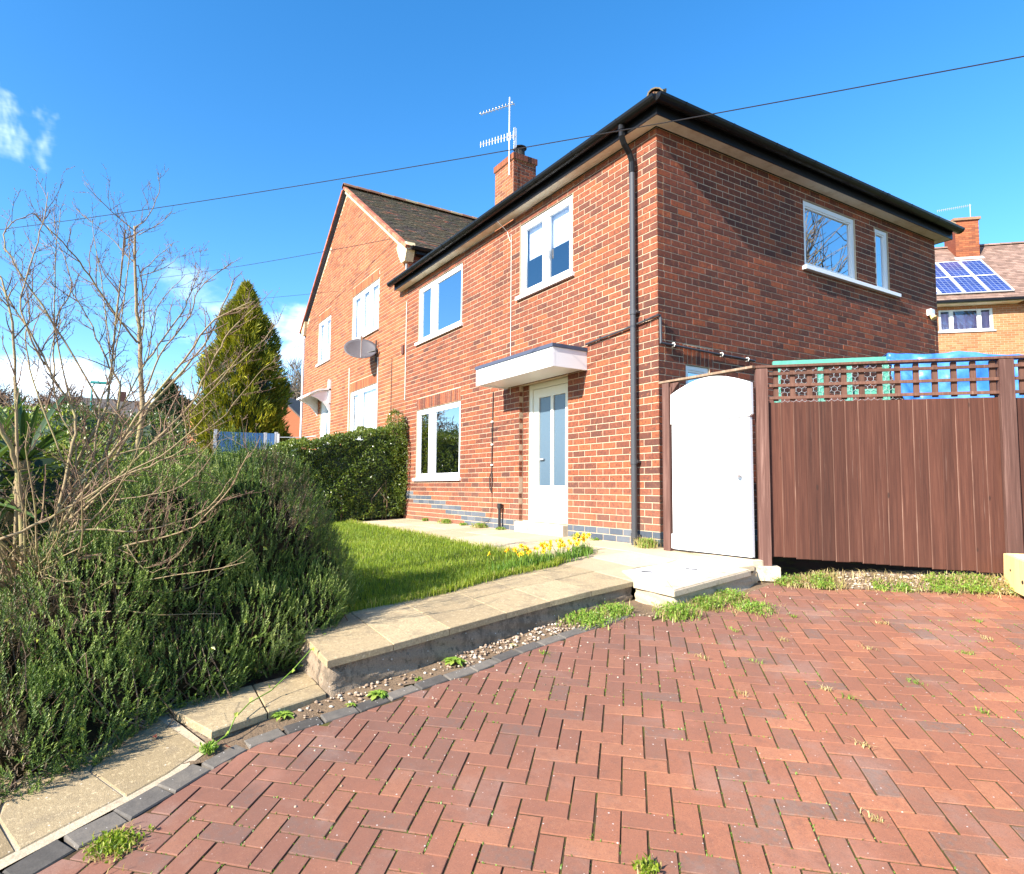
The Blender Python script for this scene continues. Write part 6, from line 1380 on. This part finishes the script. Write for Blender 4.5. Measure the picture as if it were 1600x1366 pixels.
# bare rounded tree beside it
def tree_rec(q, p, d, L, r, depth, rs, spread=.55, up=.12, nseg=3, minr=.004, kids=3):
    pts = [p]; rr = [r]; dd = d.copy()
    for i in range(nseg):
        dd = dd + np.array([rs.gauss(0, .13), rs.gauss(0, .13), rs.gauss(0, .10)+up]); dd /= np.linalg.norm(dd); pts.append(pts[-1]+dd*L/nseg); rr.append(r*(1-.45*(i+1)/nseg))
    q.tube(pts, rr, 5 if r > .03 else 3, False, rs.random())
    if depth <= 0: return
    for k in range(kids):
        t = rs.uniform(.35, 1.0); i = min(nseg-1, int(t*nseg)); p2 = pts[i]+(pts[i+1]-pts[i])*(t*nseg-i)
        nd = dd + spread*np.array([rs.gauss(0, 1), rs.gauss(0, 1), rs.gauss(0, .8)]); nd /= np.linalg.norm(nd)
        tree_rec(q, p2, nd, L*rs.uniform(.55, .85), max(minr, r*.52), depth-1, rs, spread, up, nseg, minr, kids)
def bare_tree(name, base, H, r, depth, label, seed, spread=.6, kids=3, minr=.01, m='tree_bark', cat='tree', group=None):
    t = thing(name, base, label, cat, group); rs = random.Random(seed); q = MB(); b = np.array(base, float)
    q2 = MB(); q2.tube([b-(0,0,.3), b+(0,0,H*.3)], [r*1.2, r*.9], 8); q2.build('trunk', M[m], t)
    for k in range(6):
        d = np.array([rs.gauss(0, .45), rs.gauss(0, .45), 1.0]); d /= np.linalg.norm(d); tree_rec(q, b+(0,0,H*(.15+.15*rs.random())), d, H*.42, r*.6, depth, rs, spread, .10, 3, minr, kids)
    q.build('crown', M[m], t, kind='stuff'); return t
bare_tree('bare_tree', (-53.3, 10.2, 3.2), 7.4, .22, 4, 'brown twiggy bare tree behind the neighbour at its left wall', 31, minr=.03, kids=4)
bare_tree('bare_tree', (14.5, 18.5, .4), 12.5, .30, 4, 'large bare tree across the road, seen mirrored in the upper side window', 33, minr=.018, kids=4)
for k, (x, y, h, lb) in enumerate([(-30, -7.5, 5.6, 'reddish bare hedge tree behind the strap leaved plant'), (-33, -5.2, 5.0, 'low reddish bare tree in front of the far dark terrace'), (-28, -10.2, 6.0, 'bare hedge tree at the far left edge behind the shrub')]):
    bare_tree('bare_hedge_tree', (x, y, 1.4), h*.62, .10, 4, lb, 40+k, .8, 4, .014, 'twig_bark')
# ---- shrubs behind the bare bush
def blob_shrub(name, ells, n, m, label, seed, L, W, toneb=.5, cat='shrub'):
    rg = np.random.default_rng(seed); e0 = ells[0]; t = thing(name, (e0[0], e0[1], e0[2]-e0[5]), label, cat); P, Nn = ell_surface(ells, n, rg)
    V, F = leaf_cloud(P, unit(Nn*.6+rg.normal(0, .6, P.shape)+(0,0,.4)), L, W, rg); part('foliage', V, F, M[m], t, tone=rep(np.clip(rg.normal(toneb, .22, len(P)), 0, 1)), kind='stuff'); core('shade_core', ells, .72, 'dark_conifer_leaf', t); return t
blob_shrub('yellow_green_shrub', [(-1.3,-5.9,.15,.85,.75,1.05), (-.9,-6.5,.0,.8,.6,.9), (-2.2,-5.4,.2,.8,.7,.9)], 9000, 'shrub_leaf', 'yellow green small leaved shrub behind the bare branches at the left', 51, .045, .028, .5)
blob_shrub('green_garden_shrub', [(-13.5,-4.3,1.5,1.1,1.2,1.0), (-15.5,-6.0,1.6,1.6,1.4,1.2)], 6000, 'hedge_leaf', 'dull green garden shrubs beyond the rosemary left of the blue gate', 52, .08, .05, .3)
blob_shrub('far_hedge', [(-24,-9.5,2.4,2.5,3.2,1.6), (-26,-5.0,2.2,2,2.6,1.3)], 6000, 'dead_twig', 'brown leafless hedge behind the garden at the far left', 53, .16, .04, .5, 'hedge')
# ---- strap leaved plant
sp = thing('strap_leaved_plant', (-.35, -6.15, -.4), 'green plant with long strap shaped leaves behind the bare shrub at the left edge', 'plant')
rs = random.Random(61); q = MB()
for hd, (hx, hy, hzz) in enumerate([(-.35,-6.15,.55), (-.2,-5.95,.05), (-.5,-5.75,.75), (.05,-6.0,.45)]):
    for i in range(34):
        a = rs.uniform(0, 2*pi); el = rs.uniform(.05, 1.25); L = rs.uniform(.45, .80); d = np.array([cos(a)*cos(el), sin(a)*cos(el), sin(el)]); s = np.cross(d, (0,0,1)); s /= np.linalg.norm(s)+1e-9; w = rs.uniform(.022, .034)
        V = []; p = np.array([hx, hy, hzz]); n_ = 6; dd = d.copy(); tn = rs.random()
        for k in range(n_+1):
            f = k/n_; ww = w*(.55+1.2*f)*(1-f)**.6+.001; nn = np.cross(s, dd)
            V += [p-s*ww, p-nn*ww*.35, p+s*ww]; p = p+dd*L/n_; dd = dd+np.array([0, 0, -.10-.12*rs.random()*f]); dd /= np.linalg.norm(dd)
        F = []
        for k in range(n_):
            b = 3*k; F += [(b, b+1, b+4, b+3), (b+1, b+2, b+5, b+4)]
        m_ = MB(); m_.add(V, F, tn)
        if (i+hd*34) % 1 == 0: m_.build('leaf', M['strap_leaf'], sp)
    q.tube([(-.35, -6.0, -.8), (hx, hy, hzz)], [.05, .035], 7)
q.build('stem', M['shrub_bark'], sp)

# ---- bare shrub and small bare tree in front (main stems first, then side shoots and twigs)
bs = thing('bare_shrub', (.3, -5.6, -.7), 'many stemmed leafless shrub arching over the rosemary at the left', 'shrub')
bt = thing('bare_sapling', (-.6, -5.35, -.6), 'slim upright leafless tree with a straight trunk rising behind the bare shrub', 'tree')
rs = random.Random(77)
def smooth_line(P, k=4, rs=rs, j=.0035):
    P = [np.array(p, float) for p in P]; out = []
    for i in range(len(P)-1):
        p0, p1, p2, p3 = P[max(i-1, 0)], P[i], P[i+1], P[min(i+2, len(P)-1)]
        for m in range(k):
            t = m/k; out.append(.5*((2*p1)+(-p0+p2)*t+(2*p0-5*p1+4*p2-p3)*t*t+(-p0+3*p1-3*p2+p3)*t**3) + np.array([rs.gauss(0, j), rs.gauss(0, j), rs.gauss(0, j)])*(1 if i+m else 0))
    out.append(P[-1]); return out
def twigs(mb, line, r0, rs, dens, lmax, gen, out_bias):
    acc = 0
    for i in range(1, len(line)):
        a, b = line[i-1], line[i]; L = np.linalg.norm(b-a); f = i/len(line)
        if f < .22 and gen == 0: continue
        acc += L*dens
        while acc > 0:
            acc -= rs.uniform(.6, 1.6); d = (b-a)/(L+1e-9); s = np.array([rs.gauss(0, 1), rs.gauss(0, 1), rs.gauss(0, 1)]); s -= d*(s@d); s /= np.linalg.norm(s)
            nd = d*rs.uniform(.5, .9) + s*.75 + np.array([0, 0, .30]); nd /= np.linalg.norm(nd); l = lmax*rs.uniform(.35, 1)*(1-.35*f); p = a+(b-a)*rs.random(); pts = [p]; k = 5 if gen < 2 else 3
            for m in range(k):
                nd = nd + np.array([rs.gauss(0, .15), rs.gauss(0, .15), rs.gauss(0, .12)+.05]); nd /= np.linalg.norm(nd); pts.append(pts[-1]+nd*l/k)
            r = min(r0*(1-.5*f)*.5, .0045); r = max(r, .0014); mb.tube(pts, [r*(1-.55*m/k) for m in range(k+1)], 4 if r > .003 else 3, False, rs.random())
            for m in range(1, k+1):
                if rs.random() < .75:   # buds
                    c = pts[m]; h = .006; n2 = np.array([rs.gauss(0, 1), rs.gauss(0, 1), 1]); n2 /= np.linalg.norm(n2); o_ = c+n2*h; s2 = np.cross(n2, (1, 0, 0))*.0026; s3 = np.cross(n2, s2); mb.add([c-s2, c-s3, c+s2, c+s3, o_+n2*h*.8], [(0,1,4),(1,2,4),(2,3,4),(3,0,4)], rs.random())
            if gen < 2: twigs(mb, pts, r, rs, dens*.95 if gen == 0 else dens*.8, lmax*.48, gen+1, out_bias)
tw_s, tw_t = MB(), MB()
for bi, (r, L) in enumerate(BR):
    P = [tuple(L[3*i:3*i+3]) for i in range(len(L)//3)]; istree = 9 <= bi <= 19
    line = smooth_line(P); n = len(line); mb = MB()
    if bi in (9,): line = [np.array([-.62, -5.38, -.7])] + line; n += 1
    rr = [(r if r > .02 else r*.80)*(1-.70*i/n) for i in range(n)]; mb.tube(line, rr, 7, True, rs.random())
    mb.build('stem' if not (istree and bi != 9) else 'branch', M['shrub_bark'], bt if istree else bs, smooth=True)
    twigs(tw_t if istree else tw_s, line, r, rs, 12 if istree else 11, .40 if not istree else .36, 0, None)
# arching side stems that fan out low over the rosemary
tw_a = MB()
for i in range(46):
    a = rs.uniform(-1.1, 1.75); el = rs.uniform(.12, 1.15); d = np.array([cos(a)*cos(el), sin(a)*cos(el), sin(el)]); p = np.array([.31, -5.6, -.25+rs.uniform(0, .3)])+d*.05; L = rs.uniform(.6, 1.5); r = rs.uniform(.005, .010); pts = [p]; k = 9
    for m in range(k):
        d = d + np.array([rs.gauss(0, .10), rs.gauss(0, .10), rs.gauss(0, .09) + (.10 if m > 4 else -.05)]); d /= np.linalg.norm(d); pts.append(pts[-1]+d*L/k)
    if pts[-1][0] > 1.25: continue
    mb = MB(); mb.tube(pts, [r*(1-.75*m/k) for m in range(k+1)], 5, False, rs.random()); mb.build('stem', M['shrub_bark'], bs, smooth=True)
    twigs(tw_a, pts, r, rs, 5.0, .30, 1, None)
tw_a.build('pale_twigs', M['shrub_bark'], bs, kind='stuff')
tw_s.build('twigs', M['twig_bark'], bs, kind='stuff'); tw_t.build('twigs', M['twig_bark'], bt, kind='stuff')
q = MB()
for i in range(12):
    a = rs.uniform(0, 6.28); q.tube([(.28+.16*cos(a), -5.6+.16*sin(a), -.78), (.30+.07*cos(a), -5.6+.07*sin(a), -.35), (.32, -5.61, -.08)], [.035, .025, .018], 7)
q.build('rootstock', M['shrub_bark'], bs)
# brown dead stems under the shrub
pts = []; rg = np.random.default_rng(66)
for i in range(1500): pts.append((.45+rg.normal(0, .22), -5.45+rg.normal(0, .25), -.30+rg.normal(0, .14)))
grass('dead_stems', np.array(pts), .22, .004, 'dead_twig', 'brown dead stems and litter around the foot of the bare shrub', 'dead stems', tone=(.5, .3), lean=1.6, seed=13)

# ---- daffodils
df = thing('daffodil_clump', (-.12, -1.3, -.1), 'long clump of yellow daffodils at the lawn corner beside the slab path', 'flowers')
rg = np.random.default_rng(71); rs = random.Random(72)
line_ = [(-.10,-1.98), (-.12,-1.63), (-.14,-1.31), (-.22,-.95), (-.34,-.72)]
def dpos():
    t = random.random()*3.999; j = int(t); f = t-j; return (line_[j][0]*(1-f)+line_[j+1][0]*f + random.gauss(-.02, .06), line_[j][1]*(1-f)+line_[j+1][1]*f+random.gauss(0, .04))
pts = [(lambda p: (p[0], p[1], pth(*p)-.02))(dpos()) for _ in range(900)]
o = grass('leaves', np.array(pts), .12, .009, 'weed_leaf', None, tone=(.12, .15), lean=.45, seed=72, parent=df); o['kind'] = 'stuff'
# one flower mesh: six petals and a trumpet, shared by all heads
V = []; F = []; MI = []
for k in range(6):
    a = k*pi/3; c, s = cos(a), sin(a); b = len(V)
    V += [(0, 0, 0), (.014*c-.010*s, .014*s+.010*c, .002), (.034*c, .034*s, -.003), (.014*c+.010*s, .014*s-.010*c, .002)]; F.append((b, b+1, b+2, b+3)); MI.append(0)
b = len(V); V += [(.007*cos(k*pi/4), .007*sin(k*pi/4), .0) for k in range(8)] + [(.010*cos(k*pi/4), .010*sin(k*pi/4), .020) for k in range(8)]
F += [(b+k, b+(k+1) % 8, b+8+(k+1) % 8, b+8+k) for k in range(8)]; MI += [1]*8
fl = fast('flower', V, np.array(F), tone=[.5]*len(V)); fl.materials.append(M['petal']); fl.materials.append(M['trumpet']); fl.polygons.foreach_set('material_index', np.array(MI, dtype=np.int32))
stm = MB()
for k in range(60):
    x, y = dpos(); h = rs.uniform(.13, .21); z = pth(x, y); p = (x+rs.gauss(0, .015), y+rs.gauss(0, .015), z+h); stm.tube([(x, y, z-.01), (x, y, z+h*.6), p], .0025, 4)
    o = place('flower', fl, None, p, df); d = Vector((rs.gauss(.25, .5), rs.gauss(-.75, .4), rs.gauss(.15, .2))).normalized(); o.rotation_euler = d.to_track_quat('Z', 'Y').to_euler(); s = rs.uniform(.65, .95); o.scale = (s, s, s)
stm.build('stems', M['weed_leaf'], df, kind='stuff')

# ---- weeds
def rosette(x, y, z, R, n, label, seed, m='weed_leaf', tone=.6, lift=.6):
    rs = random.Random(seed); t = thing('rosette_weed', (x, y, z), label, 'weed'); 
    for i in range(n):
        a = i*2.4+rs.uniform(-.2, .2); L = R*(.45+.55*i/n)*rs.uniform(.8, 1.1); el = lift*(1.3-1.0*i/n); d = np.array([cos(a)*cos(el), sin(a)*cos(el), sin(el)]); s = np.array([-sin(a), cos(a), 0]); V = []; p = np.array([x, y, z+.004]); K = 7; w = L*.16
        for k in range(K+1):
            f = k/K; ww = w*(.25+1.1*sin(pi*min(1, f*.95+.05))**.8)*(1 if k % 2 else .72)*(1 if k < K else .1); V += [p-s*ww, p-np.array([0,0,.003]), p+s*ww]; p = p+d*L/K; d = d+np.array([0,0,-.16]); d /= np.linalg.norm(d)
        F = []
        for k in range(K): b = 3*k; F += [(b, b+1, b+4, b+3), (b+1, b+2, b+5, b+4)]
        q = MB(); q.add(V, F, min(1, max(0, tone+rs.gauss(0, .15)))); q.build('leaf', M[m], t)
rosette(1.235, -3.21, -.53, .115, 26, 'largest bright green rosette weed, against the middle of the retaining wall', 1)
rosette(1.385, -3.80, -.615, .095, 22, 'bright green rosette weed on the edging beside the left end of the retaining wall', 2)
rosette(1.325, -4.34, -.665, .085, 20, 'bright green rosette weed in front of the low step', 3)
rosette(1.43, -3.98, -.635, .05, 12, 'small pale rosette weed just left of the rosette by the wall end', 4)
rosette(1.30, -3.50, -.59, .05, 12, 'small rosette weed between the two largest rosettes along the wall', 5)
rosette(.70, -4.02, -.585, .09, 16, 'lime green rosette weed on top of the low step under the rosemary', 6, tone=.75)
rosette(1.20, -2.72, -.49, .05, 12, 'little lime rosette weed among the pebbles', 7, tone=.8)
def clump(x, y, z, R, h, n, m, label, seed, name='weed_clump', mix=None, group=None):
    rg = np.random.default_rng(seed); P = np.stack([x+rg.normal(0, R, n), y+rg.normal(0, R, n), np.full(n, z)], 1); P[:, 2] = [max(z-.03, (bedz(a, b) if abs(z-bedz(x, y)) < .04 else z)) for a, b in P[:, :2]]
    t = thing(name, (x, y, z), label, 'weed', group); grass('blades', P, h*.62, .006, m, None, tone=(.6, .2), lean=1.25, seed=seed, parent=t)['kind'] = 'stuff'
    k = int(n*1.6); Q = P[rg.integers(0, n, k)] + np.stack([rg.normal(0, .01, k), rg.normal(0, .01, k), rg.uniform(.0, h*.55, k)], 1); V, F = leaf_cloud(Q, unit(rg.normal(0, .6, (k, 3))+(0,0,.6)), .022, .012, rg); part('leaves', V, F, M[m], t, tone=rep(np.clip(rg.normal(.45, .25, k), 0, 1)), kind='stuff')
    if mix:
        kk = int(n*mix); Q = np.stack([x+rg.normal(0, R*1.25, kk), y+rg.normal(0, R*1.25, kk), np.full(kk, z)], 1); Q[:, 2] = [bedz(a, b) if abs(z-bedz(x, y)) < .04 else z for a, b in Q[:, :2]]; grass('dry_blades', Q, h*.75, .004, 'dry_grass', None, tone=(.5, .25), lean=1.3, seed=seed+1, parent=t)['kind'] = 'stuff'
D_ = drv
clump(1.12,-1.98, D_(1.12,-1.98), .085, .085, 420, 'weed_leaf', 'broad low green weed clump at the foot of the wall left of the manhole corner', 81, mix=.35)
clump(1.11,-1.70, D_(1.11,-1.70), .06, .10, 300, 'weed_leaf', 'green weed clump tucked into the inner corner by the manhole block', 82, mix=.3)
clump(1.44,-1.36, D_(1.44,-1.36), .065, .14, 420, 'weed_leaf', 'tall bushy weed clump hiding the front corner of the manhole block', 83, mix=.5)
clump(1.43,-1.02, D_(1.43,-1.02), .05, .13, 300, 'weed_leaf', 'weed clump beside the right face of the manhole block', 84, mix=.6)
clump(1.40,-.72, D_(1.40,-.72), .05, .11, 240, 'weed_leaf', 'green weed clump nearer the gate along the manhole block', 85, mix=.8)
clump(1.66,-.78, D_(1.66,-.78), .07, .06, 260, 'weed_leaf', 'low yellowish weed patch on the paving right of the manhole block', 86, mix=1.2)
clump(1.48,-4.74, D_(1.48,-4.74), .018, .05, 90, 'weed_leaf', 'small mossy green tuft at the outer corner of the low step', 87)
clump(2.02,-5.15, D_(2.02,-5.15), .036, .045, 240, 'grass_blade', 'yellow green grass tuft on the paving near the bottom left corner', 88, 'grass_tuft', .6)
clump(3.22,-3.53, D_(3.22,-3.53), .016, .045, 80, 'grass_blade', 'grass tuft in a paving joint at the bottom middle edge', 89, 'grass_tuft', .5)
for x, y, z, h, n, lb, sd2 in ((-5.65,-.06,.0,.09,90,'bright green weed under the left end of the ground floor window',91), (-4.8,-.07,.0,.13,170,'bushy green weed under the right end of the ground floor window',92), (-4.2,-.06,.0,.06,80,'small weed between the window weeds and the standpipe',96), (-3.62,-.08,.0,.11,230,'wide weed clump by the wall left of the standpipe',93), (-3.05,-.08,.0,.05,90,'tiny weed at the foot of the standpipe',97), (-1.34,-.03,-.005,.06,60,'dry weed against the blue bricks right of the door',94), (-1.0,-.03,-.01,.05,60,'little green weed against the blue bricks left of the downpipe',95), (-.10,-.10,-.01,.16,260,'tall pale weed between the downpipe and the gate post',98)):
    clump(x, y, z, .05 if n > 100 else .03, h, n, 'weed_leaf', lb, sd2, mix=.9 if sd2 in (93,94,98) else .2)
# weeds and straw along the fence
pts = []; rg = np.random.default_rng(99)
for i in range(3600):
    u = rg.uniform(.1, 3.2); d = -.14+rg.normal(0, .06); p = fw.W(u, d, 0); dens = .35+.65*max(0, sin(u*5.0))*(1 if u < .75 or u > 1.25 else .25)
    if rg.random() < dens: pts.append((p[0], p[1], bedz(p[0], p[1])))
grass('straw', np.array(pts), .07, .0045, 'dry_grass', 'dry straw coloured grass along the foot of the brown fence', 'dry grass', tone=(.55, .25), lean=1.5, seed=99)
for k, (u, d, R, h, n, lb) in enumerate([(.16,-.12,.05,.09,260,'green weed clump by the concrete foot of the corner fence post'), (.42,-.17,.05,.08,240,'green weed clump amid the straw left of the fence pebbles'), (.85,-.20,.03,.05,110,'small green weed in front of the pebbles below the fence'), (1.02,-.20,.03,.05,110,'second small green weed before the pebbles, to the right of the first'), (1.30,-.16,.06,.08,260,'green weed clump below the middle of the fence panel'), (1.55,-.15,.07,.08,300,'broad green weed clump left of the second fence post'), (1.86,-.18,.05,.09,240,'green weed clump beside the yellow timber box')]):
    p = fw.W(u, d, 0); clump(p[0], p[1], bedz(p[0], p[1]), R, h, n, 'weed_leaf', lb, 110+k, mix=.7)
rs = random.Random(5)
for k, (x, y) in enumerate([(2.9,-1.68), (2.08,-1.87), (2.32,-1.66), (2.94,-.13), (2.97,-.51), (2.77,-1.68), (1.45,-2.65), (2.2,-1.2), (1.97,-.71), (2.6,-.9), (3.35,-1.3), (3.2,-2.1), (3.0,-1.2), (2.4,-.35), (2.75,.2), (3.5,-2.6), (1.9,-1.3), (2.55,-2.1)]):
    t = thing('joint_grass', (x, y, D_(x, y)), 'tiny yellowish grass tuft growing in a joint of the red block paving', 'grass tuft', 'grass tufts in the paving joints'); n = 26; P = np.array([(x+rs.gauss(0, .022), y+rs.gauss(0, .010), D_(x, y)) for _ in range(n)]); grass('blades', P, .028, .004, 'dry_grass' if k % 2 else 'weed_leaf', None, tone=(.6, .25), lean=1.6, seed=200+k, parent=t)['kind'] = 'stuff'
# moss and green film in the joints, as tiny real cushions
pts = []; rs = random.Random(15)
for i in range(6500):
    b = blocks[order[rs.randrange(0, min(900, len(order)))]]; P = b[0]; k = rs.randrange(len(P)); t = rs.random(); p = P[k]+(P[(k+1) % len(P)]-P[k])*t; c = b[2]; v = p-c; p = p+v/np.linalg.norm(v)*.003
    if sin(p[0]*3.1)*sin(p[1]*2.7+1) > -.15: pts.append((p[0], p[1], drv(p[0], p[1])-.004))
grass('joint_moss', np.array(pts), .010, .005, 'weed_leaf', 'thin green moss lining some of the paving joints', 'moss', tone=(.25, .2), lean=1.2, seed=16)
lf = MB()
for (x, y, a, lb) in ((1.18,-4.97,.3,'red brown fallen leaf lying on the pavement slab left of the low step'), (1.50,-4.66,.2,'red brown fallen leaf on the edging beside the corner of the low step')):
    z = drv(x, y)+.01; V, F = leaf_cloud(np.array([(x, y, z)]), unit(np.array([[cos(a), sin(a), .2]])), .05, .03, rg); o = part('fallen_leaf', V, F, M['red_leaf'], None, tone=[.5]*4); tag(o, lb, 'leaf')
